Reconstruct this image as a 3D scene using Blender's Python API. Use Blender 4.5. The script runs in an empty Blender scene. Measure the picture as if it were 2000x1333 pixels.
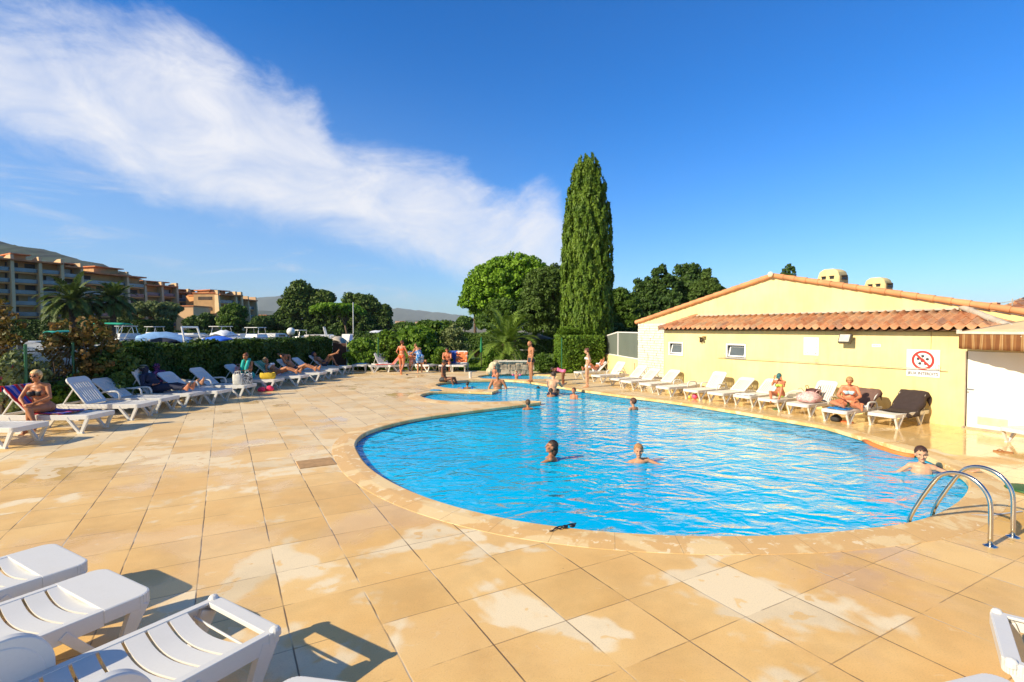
import bpy, bmesh, math, random
import numpy as np
from mathutils import Vector, Matrix
random.seed(7); rng = np.random.default_rng(11)
D = bpy.data; SC = bpy.context.scene; COL = SC.collection
R = math.radians

# ---------------------------------------------------------------- camera
F_, EYE, CX, CY, HZ = 1005.0, 2.2, 1000.0, 666.5, 642.0
PIT = math.atan((CY - HZ) / F_)
cam = D.objects.new('camera', D.cameras.new('camera')); COL.objects.link(cam)
cam.location = (0, 0, EYE); cam.rotation_euler = (R(90) - PIT, 0, 0)
cam.data.lens = F_ / 2000 * 36; cam.data.sensor_width = 36; cam.data.clip_end = 30000; cam.data.clip_start = .05
SC.camera = cam

def ray(px, py):
    x, u = px - CX, CY - py
    return np.array([x, F_*math.cos(PIT) + u*math.sin(PIT), -F_*math.sin(PIT) + u*math.cos(PIT)]) / F_
def G(px, py, z=0.0):
    d = ray(px, py); t = (z - EYE) / d[2]
    return Vector(np.array([0, 0, EYE]) + d*t)
def At(px, py, Y):
    d = ray(px, py); return Vector(np.array([0, 0, EYE]) + d*(Y/d[1]))

# ---------------------------------------------------------------- light
SUN_EL = R(29.0); SUN_AZ = math.atan2(-0.51, -0.86)          # direction towards the sun in plan
sdir = Vector((math.cos(SUN_EL)*math.cos(SUN_AZ), math.cos(SUN_EL)*math.sin(SUN_AZ), math.sin(SUN_EL)))
sl = D.lights.new('sun', 'SUN'); sl.energy = 5.0; sl.angle = R(0.5); sl.color = (1.0, 0.87, 0.66)
so = D.objects.new('sun', sl); COL.objects.link(so); so.rotation_euler = sdir.to_track_quat('Z', 'Y').to_euler(); so.location = (-20, -10, 15)

class NT:
    def __init__(s, nt): s.t = nt; s.n = nt.nodes; s.l = nt.links
    def add(s, typ, **kw):
        nd = s.n.new(typ)
        for k, v in kw.items(): setattr(nd, k, v)
        return nd
    def link(s, a, b): s.l.new(a, b)
    def math(s, op, a, b=None, c=None, clamp=False):
        nd = s.add('ShaderNodeMath', operation=op, use_clamp=clamp)
        for i, v in enumerate((a, b, c)):
            if v is None: continue
            if isinstance(v, (int, float)): nd.inputs[i].default_value = v
            else: s.link(v, nd.inputs[i])
        return nd.outputs[0]
    def mix(s, fac, a, b, blend='MIX'):
        nd = s.add('ShaderNodeMix', data_type='RGBA', blend_type=blend)
        for i, v in ((0, fac), (6, a), (7, b)):
            if isinstance(v, (int, float)): nd.inputs[i].default_value = v
            elif isinstance(v, tuple): nd.inputs[i].default_value = (v + (1,))[:4]
            else: s.link(v, nd.inputs[i])
        return nd.outputs[2]
    def noise(s, vec=None, scale=5, detail=3, rough=.55, dist=0, dims='3D'):
        nd = s.add('ShaderNodeTexNoise', noise_dimensions=dims)
        nd.inputs['Scale'].default_value = scale; nd.inputs['Detail'].default_value = detail
        nd.inputs['Roughness'].default_value = rough; nd.inputs['Distortion'].default_value = dist
        if vec is not None: s.link(vec, nd.inputs['Vector'])
        return nd.outputs['Fac']
    def ramp(s, fac, stops):
        nd = s.add('ShaderNodeValToRGB'); e = nd.color_ramp.elements
        while len(e) > 1: e.remove(e[-1])
        e[0].position = stops[0][0]; e[0].color = (stops[0][1] + (1,))[:4] if isinstance(stops[0][1], tuple) else (stops[0][1],)*3 + (1,)
        for p, c in stops[1:]:
            q = e.new(p); q.color = (c + (1,))[:4] if isinstance(c, tuple) else (c,)*3 + (1,)
        s.link(fac, nd.inputs[0]); return nd.outputs[0]
    def smooth(s, v, a, b):
        nd = s.add('ShaderNodeMapRange', interpolation_type='SMOOTHSTEP')
        s.link(v, nd.inputs[0]); nd.inputs[1].default_value = a; nd.inputs[2].default_value = b
        return nd.outputs[0]
    def mapping(s, vec, scale=(1,1,1), rot=(0,0,0), loc=(0,0,0)):
        nd = s.add('ShaderNodeMapping'); s.link(vec, nd.inputs[0])
        nd.inputs['Scale'].default_value = scale; nd.inputs['Rotation'].default_value = rot; nd.inputs['Location'].default_value = loc
        return nd.outputs[0]

# world: Nishita sky with a band of cloud placed by direction
wd = D.worlds.new('World'); SC.world = wd; wd.use_nodes = True
W_ = NT(wd.node_tree); bg = W_.n['Background']
sky = W_.add('ShaderNodeTexSky', sky_type='NISHITA', sun_disc=False, sun_elevation=SUN_EL, sun_rotation=math.atan2(sdir.x, sdir.y))
sky.air_density = 1.0; sky.dust_density = 0.6; sky.ozone_density = 2.2
tc = W_.add('ShaderNodeTexCoord'); sep = W_.add('ShaderNodeSeparateXYZ'); W_.link(tc.outputs['Generated'], sep.inputs[0])
az = W_.math('ARCTAN2', sep.outputs[0], sep.outputs[1]); el = W_.math('ARCSINE', sep.outputs[2])
def fcurve(x_out, pts, lo, hi):
    """el (radians) as a function of azimuth"""
    nd = W_.add('ShaderNodeFloatCurve'); mr = W_.add('ShaderNodeMapRange')
    W_.link(x_out, mr.inputs[0]); mr.inputs[1].default_value = -1.2; mr.inputs[2].default_value = 1.2
    W_.link(mr.outputs[0], nd.inputs['Value'])
    c = nd.mapping.curves[0]; ps = []
    for px, py in pts:
        d = ray(px, py); d = d/np.linalg.norm(d)
        ps.append(((math.atan2(d[0], d[1]) + 1.2)/2.4, (math.asin(d[2]) - lo)/(hi - lo)))
    c.points[0].location = ps[0]; c.points[1].location = ps[-1]
    for q in ps[1:-1]: c.points.new(*q)
    nd.mapping.update()
    return W_.math('MULTIPLY_ADD', nd.outputs[0], hi - lo, lo)
top = fcurve(az, [(-400,-100),(0,18),(200,20),(330,34),(500,130),(610,195),(665,262),(770,292),(900,312),(960,362),(1075,372),(1110,440),(1250,560),(1600,590)], -.1, .8)
bot = fcurve(az, [(-400,270),(0,268),(150,305),(300,372),(420,405),(550,440),(700,478),(850,520),(1000,560),(1100,560),(1250,575),(1600,592)], -.1, .8)
vm = W_.add('ShaderNodeCombineXYZ'); W_.link(az, vm.inputs[0]); W_.link(el, vm.inputs[1])
cv = W_.mapping(vm.outputs[0], scale=(1, 1.8, 1), rot=(0, 0, R(20)))
n1 = W_.noise(cv, 4.2, 10, .64, .6); n2 = W_.noise(cv, 20, 8, .65, 1.2)
wob = W_.math('ADD', W_.math('MULTIPLY', W_.math('SUBTRACT', n1, .5), .17), W_.math('MULTIPLY', W_.math('SUBTRACT', n2, .5), .035))
up = W_.smooth(W_.math('SUBTRACT', W_.math('ADD', top, wob), el), -.022, .062)
dn_ = W_.smooth(W_.math('SUBTRACT', el, W_.math('ADD', bot, W_.math('MULTIPLY', wob, .8))), -.035, .05)
side = W_.smooth(az, .26, .02)
n3 = W_.noise(cv, 6.0, 10, .62, .8)
dens = W_.math('MULTIPLY', W_.math('MULTIPLY', up, dn_), W_.math('MULTIPLY_ADD', n3, 1.25, .20, clamp=True))
dens = W_.math('MULTIPLY', W_.math('MULTIPLY', dens, side), .94)
# thin haze veil towards the left, low
veil = W_.math('MULTIPLY', W_.smooth(az, .30, -.75), W_.smooth(el, .55, .05))
wisp = W_.math('MULTIPLY', W_.smooth(W_.noise(W_.mapping(vm.outputs[0], scale=(1, 4.0, 1), rot=(0, 0, R(12))), 5, 9, .66, .9), .50, .80), W_.math('MULTIPLY', W_.smooth(az, .7, -.3), W_.smooth(W_.math('SUBTRACT', el, top), .02, -.10)))
hs = W_.add('ShaderNodeHueSaturation'); W_.link(sky.outputs[0], hs.inputs['Color']); hs.inputs['Saturation'].default_value = 1.18; hs.inputs['Value'].default_value = 1.45
tn = W_.mix(W_.smooth(el, -.02, .45), (.56, 1.02, 1.55), (.0, .88, 1.60))
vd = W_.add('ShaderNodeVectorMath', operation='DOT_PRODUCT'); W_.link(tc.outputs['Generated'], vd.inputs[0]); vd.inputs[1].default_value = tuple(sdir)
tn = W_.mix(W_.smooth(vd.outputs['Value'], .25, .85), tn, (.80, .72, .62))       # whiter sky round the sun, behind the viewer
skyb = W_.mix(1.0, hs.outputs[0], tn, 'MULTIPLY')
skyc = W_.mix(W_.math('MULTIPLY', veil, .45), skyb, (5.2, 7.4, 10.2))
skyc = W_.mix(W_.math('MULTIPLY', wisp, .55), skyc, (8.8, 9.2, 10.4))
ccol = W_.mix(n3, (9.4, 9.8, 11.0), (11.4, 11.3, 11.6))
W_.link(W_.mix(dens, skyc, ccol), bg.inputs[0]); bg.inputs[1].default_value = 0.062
SC.view_settings.view_transform = 'Standard'; SC.view_settings.look = 'None'; SC.view_settings.exposure = 0.50; SC.view_settings.gamma = 1
SC.cycles.use_denoising = True; SC.cycles.max_bounces = 6; SC.cycles.transparent_max_bounces = 12
SC.cycles.caustics_reflective = False; SC.cycles.caustics_refractive = False

# ---------------------------------------------------------------- materials
MATS = {}
def M(name, col, rough=.6, var=.12, scale=6, bump=0, bscale=40, metal=0, coat=0, spec=.5, alpha=1, sss=0, trans=0):
    if name in MATS: return MATS[name]
    m = D.materials.new(name); m.use_nodes = True; t = NT(m.node_tree); b = t.n['Principled BSDF']
    tc = t.add('ShaderNodeTexCoord'); o = tc.outputs['Object']
    lo = tuple(c*(1-var) for c in col); hi = tuple(min(1, c*(1+var)) for c in col)
    n = t.noise(o, scale, 4)
    t.link(t.mix(t.smooth(n, .3, .7), lo, hi), b.inputs['Base Color'])
    b.inputs['Roughness'].default_value = rough; b.inputs['Metallic'].default_value = metal
    b.inputs['Specular IOR Level'].default_value = spec; b.inputs['Coat Weight'].default_value = coat
    b.inputs['Alpha'].default_value = alpha
    if sss: b.inputs['Subsurface Weight'].default_value = sss; b.inputs['Subsurface Radius'].default_value = (.02, .008, .004); b.inputs['Subsurface Scale'].default_value = 1
    if trans: b.inputs['Transmission Weight'].default_value = trans
    if bump:
        bp = t.add('ShaderNodeBump'); bp.inputs['Strength'].default_value = bump; bp.inputs['Distance'].default_value = .02
        t.link(t.noise(o, bscale, 5), bp.inputs['Height']); t.link(bp.outputs[0], b.inputs['Normal'])
    MATS[name] = m; return m
def leaf_mat(name, c1, c2, scale=1.2, tr=.25):
    if name in MATS: return MATS[name]
    m = D.materials.new(name); m.use_nodes = True; t = NT(m.node_tree); b = t.n['Principled BSDF']
    tc = t.add('ShaderNodeTexCoord'); g = t.add('ShaderNodeNewGeometry')
    n = t.noise(tc.outputs['Object'], scale, 5)
    f = t.math('ADD', t.math('MULTIPLY', t.smooth(n, .3, .7), .55), t.math('MULTIPLY', g.outputs['Random Per Island'], .45))
    c = t.mix(f, c1, c2); t.link(c, b.inputs['Base Color'])
    b.inputs['Roughness'].default_value = .55; b.inputs['Specular IOR Level'].default_value = .25
    tl = t.add('ShaderNodeBsdfTranslucent'); t.link(t.mix(.5, c, (c2[0]*1.3, c2[1]*1.5, c2[2]*.6)), tl.inputs[0])
    mx = t.add('ShaderNodeMixShader'); mx.inputs[0].default_value = tr
    t.link(b.outputs[0], mx.inputs[1]); t.link(tl.outputs[0], mx.inputs[2]); t.link(mx.outputs[0], t.n['Material Output'].inputs[0])
    MATS[name] = m; return m

# ---------------------------------------------------------------- mesh helpers
class MB:
    def __init__(s): s.v = []; s.f = []; s.mi = []; s.cur = 0
    def raw(s, vs, fs, T=None):
        o = len(s.v)
        if T is not None: vs = [T @ Vector(v) for v in vs]
        s.v += [tuple(v) for v in vs]; s.f += [tuple(i + o for i in f) for f in fs]; s.mi += [s.cur]*len(fs)
    def box(s, c, d, T=None, taper=0):
        x, y, z = (q/2 for q in d); k = 1 - taper
        vs = [(c[0]+a*x*(k if e > 0 else 1), c[1]+b*y*(k if e > 0 else 1), c[2]+e*z) for e in (-1, 1) for a, b in ((-1,-1),(1,-1),(1,1),(-1,1))]
        s.raw(vs, [(3,2,1,0),(4,5,6,7),(0,1,5,4),(1,2,6,5),(2,3,7,6),(3,0,4,7)], T)
    def beam(s, a, b, wd, ht, up=(0,0,1), T=None, w2=None, h2=None):
        a, b = Vector(a), Vector(b); d = (b-a).normalized(); u = Vector(up)
        if abs(d.dot(u)) > .98: u = Vector((0, 1, 0))
        sd = d.cross(u).normalized(); uu = sd.cross(d)
        w2 = w2 or wd; h2 = h2 or ht
        vs = [a+sd*(i*wd/2)+uu*(j*ht/2) for i, j in ((-1,-1),(1,-1),(1,1),(-1,1))] + [b+sd*(i*w2/2)+uu*(j*h2/2) for i, j in ((-1,-1),(1,-1),(1,1),(-1,1))]
        s.raw(vs, [(3,2,1,0),(4,5,6,7),(0,1,5,4),(1,2,6,5),(2,3,7,6),(3,0,4,7)], T)
    def tube(s, pts, r, n=10, T=None, caps=True):
        pts = [Vector(p) for p in pts]; rs = r if isinstance(r, (list, tuple)) else [r]*len(pts)
        vs = []; fs = []; prev = None
        for i, p in enumerate(pts):
            d = (pts[min(i+1, len(pts)-1)] - pts[max(i-1, 0)]).normalized()
            if prev is None:
                u = Vector((0, 0, 1)) if abs(d.z) < .9 else Vector((1, 0, 0)); sd = d.cross(u).normalized()
            else: sd = (prev - d*prev.dot(d)).normalized()
            prev = sd; uu = d.cross(sd)
            for k in range(n):
                a = 2*math.pi*k/n; vs.append(p + sd*(rs[i]*math.cos(a)) + uu*(rs[i]*math.sin(a)))
        for i in range(len(pts)-1):
            for k in range(n):
                fs.append((i*n+k, i*n+(k+1) % n, (i+1)*n+(k+1) % n, (i+1)*n+k))
        if caps: fs.append(tuple(range(n-1, -1, -1))); fs.append(tuple((len(pts)-1)*n+k for k in range(n)))
        s.raw(vs, fs, T)
    def prism(s, poly, z0, z1, T=None):
        n = len(poly); vs = [(p[0], p[1], z0) for p in poly] + [(p[0], p[1], z1) for p in poly]
        a = sum(poly[i][0]*poly[(i+1) % n][1] - poly[(i+1) % n][0]*poly[i][1] for i in range(n))
        fs = [tuple(range(n-1, -1, -1)), tuple(range(n, 2*n))] + [(i, (i+1) % n, n+(i+1) % n, n+i) for i in range(n)]
        if a < 0: fs = [tuple(reversed(f)) for f in fs]
        s.raw(vs, fs, T)
    def ell(s, c, r, Rm=None, nu=14, nv=9, T=None):
        vs = []; fs = []
        for j in range(nv+1):
            th = math.pi*j/nv
            for i in range(nu):
                ph = 2*math.pi*i/nu
                v = Vector((r[0]*math.sin(th)*math.cos(ph), r[1]*math.sin(th)*math.sin(ph), r[2]*math.cos(th)))
                vs.append(Vector(c) + ((Rm @ v) if Rm is not None else v))
        for j in range(nv):
            for i in range(nu): fs.append((j*nu+i, (j+1)*nu+i, (j+1)*nu+(i+1) % nu, j*nu+(i+1) % nu))
        s.raw(vs, fs, T)
    def lathe(s, prof, n=20, c=(0,0,0), T=None):
        vs = []; fs = []
        for r, z in prof:
            for k in range(n): a = 2*math.pi*k/n; vs.append((c[0]+r*math.cos(a), c[1]+r*math.sin(a), c[2]+z))
        for j in range(len(prof)-1):
            for k in range(n): fs.append((j*n+k, j*n+(k+1) % n, (j+1)*n+(k+1) % n, (j+1)*n+k))
        s.raw(vs, fs, T)
    def build(s, name, mat, parent=None, smooth=False, bevel=0):
        me = D.meshes.new(name); me.from_pydata(s.v, [], s.f)
        for m in (mat if isinstance(mat, (list, tuple)) else [mat]): me.materials.append(m)
        if any(s.mi): me.polygons.foreach_set('material_index', s.mi)
        o = D.objects.new(name, me); COL.objects.link(o)
        if smooth is not False:
            me.polygons.foreach_set('use_smooth', [True]*len(me.polygons))
            if smooth is not True: me.set_sharp_from_angle(angle=R(smooth))
        if bevel:
            b = o.modifiers.new('bevel', 'BEVEL'); b.width = bevel; b.segments = 2; b.limit_method = 'ANGLE'; b.angle_limit = R(40)
        if parent: o.parent = parent
        me.update(); return o
def tag(o, label=None, cat=None, group=None, kind=None):
    if label: o['label'] = label
    if cat: o['category'] = cat
    if group: o['group'] = group
    if kind: o['kind'] = kind
    return o
def thing(name, label, cat, loc=(0,0,0), rotz=0, group=None):
    o = D.objects.new(name, None); COL.objects.link(o); o.location = loc; o.rotation_euler = (0, 0, rotz); o.empty_display_size = .1
    return tag(o, label, cat, group)
def copy_tree(o, loc, rotz, label, group=None):
    r = o.copy(); COL.objects.link(r); r.location = loc; r.rotation_euler = (0, 0, rotz); r['label'] = label
    if group: r['group'] = group
    for ch in list(o.children):
        c = ch.copy(); COL.objects.link(c); c.parent = r
        for g in ch.children:
            d = g.copy(); COL.objects.link(d); d.parent = c
    return r
def quads_mesh(name, C, U, V, mat, parent=None):
    """many small quads: centres C, half axes U, V  (N,3 arrays)"""
    N = len(C); v = np.empty((N, 4, 3), np.float32)
    v[:, 0] = C-U-V; v[:, 1] = C+U-V; v[:, 2] = C+U+V; v[:, 3] = C-U+V
    me = D.meshes.new(name); me.vertices.add(N*4); me.vertices.foreach_set('co', v.ravel())
    me.loops.add(N*4); me.loops.foreach_set('vertex_index', np.arange(N*4, dtype=np.int32))
    me.polygons.add(N); me.polygons.foreach_set('loop_start', np.arange(0, N*4, 4, dtype=np.int32)); me.polygons.foreach_set('loop_total', np.full(N, 4, np.int32))
    me.materials.append(mat); me.update(); me.validate()
    o = D.objects.new(name, me); COL.objects.link(o)
    if parent: o.parent = parent
    return o
# ================================================================ GROUND, DECK, POOLS
TH = math.atan(564/1005)                       # the tile joints and the annex wall share this direction
WV = Vector((-math.sin(TH), math.cos(TH), 0)); NV = Vector((math.cos(TH), math.sin(TH), 0))
def smooth_loop(pts, step=.12):
    """pts: (x, y, corner) closed; Catmull-Rom between corners"""
    n = len(pts); out = []
    P = [Vector((p[0], p[1])) for p in pts]
    for i in range(n):
        p1, p2 = P[i], P[(i+1) % n]
        p0 = p1 - (p2-p1)*.5 if pts[i][2] else P[i-1]
        p3 = p2 + (p2-p1)*.5 if pts[(i+1) % n][2] else P[(i+2) % n]
        k = max(2, int((p2-p1).length/step))
        for j in range(k):
            t = j/k
            out.append(.5*((2*p1) + (-p0+p2)*t + (2*p0-5*p1+4*p2-p3)*t*t + (-p0+3*p1-3*p2+p3)*t**3))
    return out
def L(pts): return [(*G(p[0], p[1])[:2], len(p) > 2) for p in pts]
main_px = [(695,868),(702,890),(722,915),(760,941),(820,969),(900,995),(1000,1018),(1100,1033),(1200,1043),(1350,1050),(1500,1049),(1600,1044),(1700,1034),(1765,1025),(1820,1010),(1862,989),(1884,970),(1892,952),(1887,938),(1868,924),(1835,906),(1793,888),(1740,872),(1685,857),(1610,835),(1560,826),(1472,811),(1410,801),(1318,787),(1208,773),(1120,761),(1029,746.5,1),(1001,744.5),(970,743.5),(913,745),(871,748),(853,752),(857,756),(883,760),(920,761.5),(953,762),(974,762.5,1),(961,768,1),(892,766),(841,768),(822,774.5),(841,781),(870,784.5),(892,786),(965,786),(1010,785),(1057,785.5,1),(1055,788,1),(955,800),(892,808),(829,817),(787,825),(745,836),(712,849)]
kid_px = [(934,737),(944,734),(967,732),(1000,732),(1040,732.5),(1072,733.5),(1088,737),(1080,741,1),(1050,742),(1026,742.2),(1000,741.8),(970,741.2),(945,740.4)]
MAIN = smooth_loop(L(main_px), .15); KID = smooth_loop(L(kid_px), .2)
def orient(loop):
    a = sum(loop[i].x*loop[(i+1) % len(loop)].y - loop[(i+1) % len(loop)].x*loop[i].y for i in range(len(loop)))
    return loop if a > 0 else loop[::-1]
MAIN, KID = orient(MAIN), orient(KID)
def offset(loop, dist, others=()):
    n = len(loop); out = []; allp = np.array([tuple(p) for p in loop]); oth = np.array([tuple(p) for o in others for p in o]) if others else None
    ds = []
    for i in range(n):
        t = (loop[(i+1) % n]-loop[i-1]).normalized(); nm = Vector((t.y, -t.x)); p = np.array(tuple(loop[i]))
        d = dist
        for A, skip in ((allp, True), (oth, False)):
            if A is None: continue
            v = A - p; f = v @ np.array(tuple(nm)); lat = np.abs(v @ np.array(tuple(t)))
            ok = (f > .08) & (f < dist*2.3) & (lat < .22)
            if ok.any(): d = min(d, f[ok].min()*.497)
        ds.append((d, nm))
    dd = [x[0] for x in ds]
    dd = [min(dd[i-1], dd[i], dd[(i+1) % n]) for i in range(n)]
    for i in range(n): out.append(loop[i] + ds[i][1]*dd[i])
    return out
def fill(name, loops, z, mat, depth=0.0):
    cu = D.curves.new(name, 'CURVE'); cu.dimensions = '2D'; cu.fill_mode = 'BOTH'
    for lp in loops:
        s = cu.splines.new('POLY'); s.points.add(len(lp)-1)
        for i, p in enumerate(lp): s.points[i].co = (p[0], p[1], 0, 1)
        s.use_cyclic_u = True
    tmp = D.objects.new('tmp', cu); COL.objects.link(tmp)
    dg = bpy.context.evaluated_depsgraph_get(); me = D.meshes.new_from_object(tmp.evaluated_get(dg)); D.objects.remove(tmp)
    me.name = name
    bm = bmesh.new(); bm.from_mesh(me); bmesh.ops.remove_doubles(bm, verts=bm.verts, dist=1e-4)
    bmesh.ops.recalc_face_normals(bm, faces=bm.faces)
    if bm.faces and sum(f.normal.z for f in bm.faces) < 0: bmesh.ops.reverse_faces(bm, faces=bm.faces)
    if depth:
        r = bmesh.ops.extrude_face_region(bm, geom=bm.faces[:]); top = [v for v in r['geom'] if isinstance(v, bmesh.types.BMVert)]
        old = [v for v in bm.verts if v not in set(top)]
        for v in old: v.co.z -= depth
        bmesh.ops.recalc_face_normals(bm, faces=bm.faces)
    for v in bm.verts: v.co.z += z
    bm.to_mesh(me); bm.free(); me.materials.clear(); me.materials.append(mat)
    o = D.objects.new(name, me); COL.objects.link(o); return o

# deck material: sandstone-coloured slabs, partly wet
def deck_material():
    m = D.materials.new('deck_slabs'); m.use_nodes = True; t = NT(m.node_tree); b = t.n['Principled BSDF']
    tc = t.add('ShaderNodeTexCoord'); o = tc.outputs['Object']
    a = G(807, 1333)
    rot = t.add('ShaderNodeVectorRotate', rotation_type='Z_AXIS'); t.link(o, rot.inputs['Vector']); rot.inputs['Center'].default_value = (a.x, a.y, 0); rot.inputs['Angle'].default_value = -TH
    loc = t.mapping(rot.outputs[0], loc=(-a.x, -a.y, 0))
    s = t.add('ShaderNodeSeparateXYZ'); t.link(loc, s.inputs[0]); TS = TILE
    wobx = t.math('MULTIPLY', t.math('SUBTRACT', t.noise(o, 3.0, 3), .5), .012)
    ux = t.math('DIVIDE', t.math('ADD', s.outputs[0], wobx), TS); uy = t.math('DIVIDE', t.math('ADD', t.math('ADD', s.outputs[1], wobx), TOFF), .632)
    fx = t.math('ABSOLUTE', t.math('SUBTRACT', t.math('FRACT', t.math('ADD', ux, .5)), .5)); fy = t.math('ABSOLUTE', t.math('SUBTRACT', t.math('FRACT', t.math('ADD', uy, .5)), .5))
    wn = t.noise(o, 1.1, 2)
    jx = t.math('MULTIPLY', t.smooth(fx, .013, .005), t.smooth(t.noise(o, 1.9, 4), .30, .55)); jy = t.math('MULTIPLY', t.smooth(fy, .010, .004), t.smooth(t.noise(o, 2.2, 3), .36, .5))
    cid = t.add('ShaderNodeCombineXYZ'); t.link(t.math('FLOOR', ux), cid.inputs[0]); t.link(t.math('FLOOR', uy), cid.inputs[1])
    wnz = t.add('ShaderNodeTexWhiteNoise', noise_dimensions='2D'); t.link(cid.outputs[0], wnz.inputs[0]); tv = wnz.outputs['Value']
    # dry islands, soft but definite outlines, following slabs a little
    n1 = t.noise(o, .75, 4, .52, .4); n2 = t.noise(t.mapping(o, loc=(31, 7, 0)), 2.6, 4, .5, .5)
    dryv = t.math('ADD', t.math('ADD', n1, t.math('MULTIPLY', t.math('SUBTRACT', n2, .5), .20)), t.math('MULTIPLY', t.math('SUBTRACT', tv, .5), .07))
    sx = t.add('ShaderNodeSeparateXYZ'); t.link(o, sx.inputs[0])
    far = t.smooth(sx.outputs[1], 6.0, 13.0); right = t.smooth(sx.outputs[0], 3.0, 6.5)
    thr = t.math('ADD', t.math('ADD', .560, t.math('MULTIPLY', far, -.11)), t.math('MULTIPLY', right, .13))
    dry = t.smooth(t.math('SUBTRACT', dryv, thr), -.014, .040)
    foot = t.smooth(t.noise(t.mapping(o, scale=(1, 1.0, 1), rot=(0, 0, R(35))), 5.5, 3, .4, .3), .62, .66)   # drips on the dry stone
    dry = t.math('MULTIPLY', dry, t.math('SUBTRACT', 1, t.math('MULTIPLY', foot, .8)))
    wet_c = t.mix(t.smooth(t.noise(o, .8, 5), .3, .7), (.80, .475, .145), (.90, .59, .22))
    wet_c = t.mix(t.math('MULTIPLY', far, .5), wet_c, (.80, .58, .29))
    dry_c = t.mix(tv, (.84, .66, .39), (.90, .74, .48)); dry_c = t.mix(t.math('MULTIPLY', far, .55), dry_c, (.74, .54, .28))
    c = t.mix(dry, wet_c, dry_c)
    c = t.mix(t.math('MULTIPLY', t.math('SUBTRACT', tv, .5), .30), c, (.95, .75, .4))
    c = t.mix(.30, c, t.ramp(t.math('ADD', t.noise(o, 1.7, 6, .65), t.math('MULTIPLY', t.math('SUBTRACT', tv, .5), .25)), [(.3, .55), (.55, 1.0), (.8, 1.0)]), 'MULTIPLY')
    c = t.mix(t.math('MULTIPLY', t.smooth(t.noise(t.mapping(o, scale=(1, 2.2, 1), rot=(0, 0, R(50))), 4.2, 4, .55, .8), .66, .70), t.math('SUBTRACT', .42, t.math('MULTIPLY', dry, .4))), c, (.86, .64, .34))
    c = t.mix(.32, c, t.ramp(t.noise(o, 90, 3), [(.3, .6), (.5, 1.0), (1, 1.0)]), 'MULTIPLY')
    spots = t.smooth(t.noise(o, 14, 2, .3), .80, .83)
    c = t.mix(t.math('MULTIPLY', spots, .5), c, (.12, .06, .03))
    jc = t.mix(t.smooth(t.noise(t.mapping(o, loc=(4, 9, 0)), 1.3, 2), .52, .60), (.11, .062, .03), (.60, .50, .36))
    c = t.mix(t.math('MULTIPLY', jx, .88), c, jc)
    c = t.mix(t.math('MULTIPLY', jy, .6), c, (.16, .085, .04))
    t.link(c, b.inputs['Base Color'])
    # puddled film of water is glossier
    film = t.smooth(t.math('ADD', t.noise(t.mapping(o, loc=(3, 40, 0)), .55, 5, .6, .4), t.math('MULTIPLY', right, .16)), .50, .64)
    gl = t.math('MULTIPLY', film, t.math('SUBTRACT', 1, dry))
    rg = t.math('SUBTRACT', t.math('SUBTRACT', .60, t.math('MULTIPLY', t.math('SUBTRACT', 1, dry), .12)), t.math('MULTIPLY', gl, .40))
    t.link(rg, b.inputs['Roughness']); b.inputs['Specular IOR Level'].default_value = .45
    bp = t.add('ShaderNodeBump'); bp.inputs['Strength'].default_value = .35; bp.inputs['Distance'].default_value = .006
    hgt = t.math('SUBTRACT', t.math('MULTIPLY', t.noise(o, 26, 4), .22), t.math('MAXIMUM', jx, jy))
    t.link(hgt, bp.inputs['Height']); t.link(bp.outputs[0], b.inputs['Normal'])
    return m
TILE = .612; TOFF = -.09
deck_m = deck_material()

# coping with radial joints from the strip's own UVs
def coping_material():
    m = D.materials.new('coping_stone'); m.use_nodes = True; t = NT(m.node_tree); b = t.n['Principled BSDF']
    tc = t.add('ShaderNodeTexCoord'); o = tc.outputs['Object']; s = t.add('ShaderNodeSeparateXYZ'); t.link(tc.outputs['UV'], s.inputs[0])
    fr = t.math('ABSOLUTE', t.math('SUBTRACT', t.math('FRACT', t.math('DIVIDE', s.outputs[0], .62)), .5))
    j = t.smooth(fr, .491, .497)
    n1 = t.noise(o, 1.6, 6, .6, .5)
    c = t.mix(t.smooth(n1, .50, .56), (.74, .46, .17), (.84, .62, .30))
    c = t.mix(t.smooth(t.noise(o, 7, 5, .6, .6), .60, .63), c, (.88, .70, .42))
    c = t.mix(.2, c, t.ramp(t.noise(o, 60, 3), [(.3, .6), (.5, 1.0), (1, 1.0)]), 'MULTIPLY')
    c = t.mix(t.math('MULTIPLY', j, .55), c, (.35, .20, .08))
    t.link(c, b.inputs['Base Color']); b.inputs['Roughness'].default_value = .5
    return m
cop_m = coping_material()
def coping(name, loop, width, others=(), label=None):
    out = offset(loop, width, others); n = len(loop); inn = loop
    prof = lambda i: ((inn[i] + (inn[i]-out[i])*0, -.05), (inn[i], .012), (inn[i].lerp(out[i], .06), .026), (inn[i].lerp(out[i], .5), .022), (inn[i].lerp(out[i], .985), .003), (out[i], -.01))
    bm = bmesh.new(); uv = bm.loops.layers.uv.new('UVMap'); rows = []
    for i in range(n): rows.append([bm.verts.new((p.x, p.y, z)) for p, z in prof(i)])
    s = 0
    for i in range(n):
        k = (i+1) % n; ds = (loop[k]-loop[i]).length
        for j in range(5):
            f = bm.faces.new((rows[i][j], rows[k][j], rows[k][j+1], rows[i][j+1])); f.smooth = False
            for lp in f.loops:
                v = lp.vert; lp[uv].uv = (s + (ds if v in rows[k] else 0), j/5)
        s += ds
    bmesh.ops.recalc_face_normals(bm, faces=bm.faces)
    me = D.meshes.new(name); bm.to_mesh(me); bm.free(); me.materials.append(cop_m)
    o = D.objects.new(name, me); COL.objects.link(o); return tag(o, kind='structure')
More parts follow.
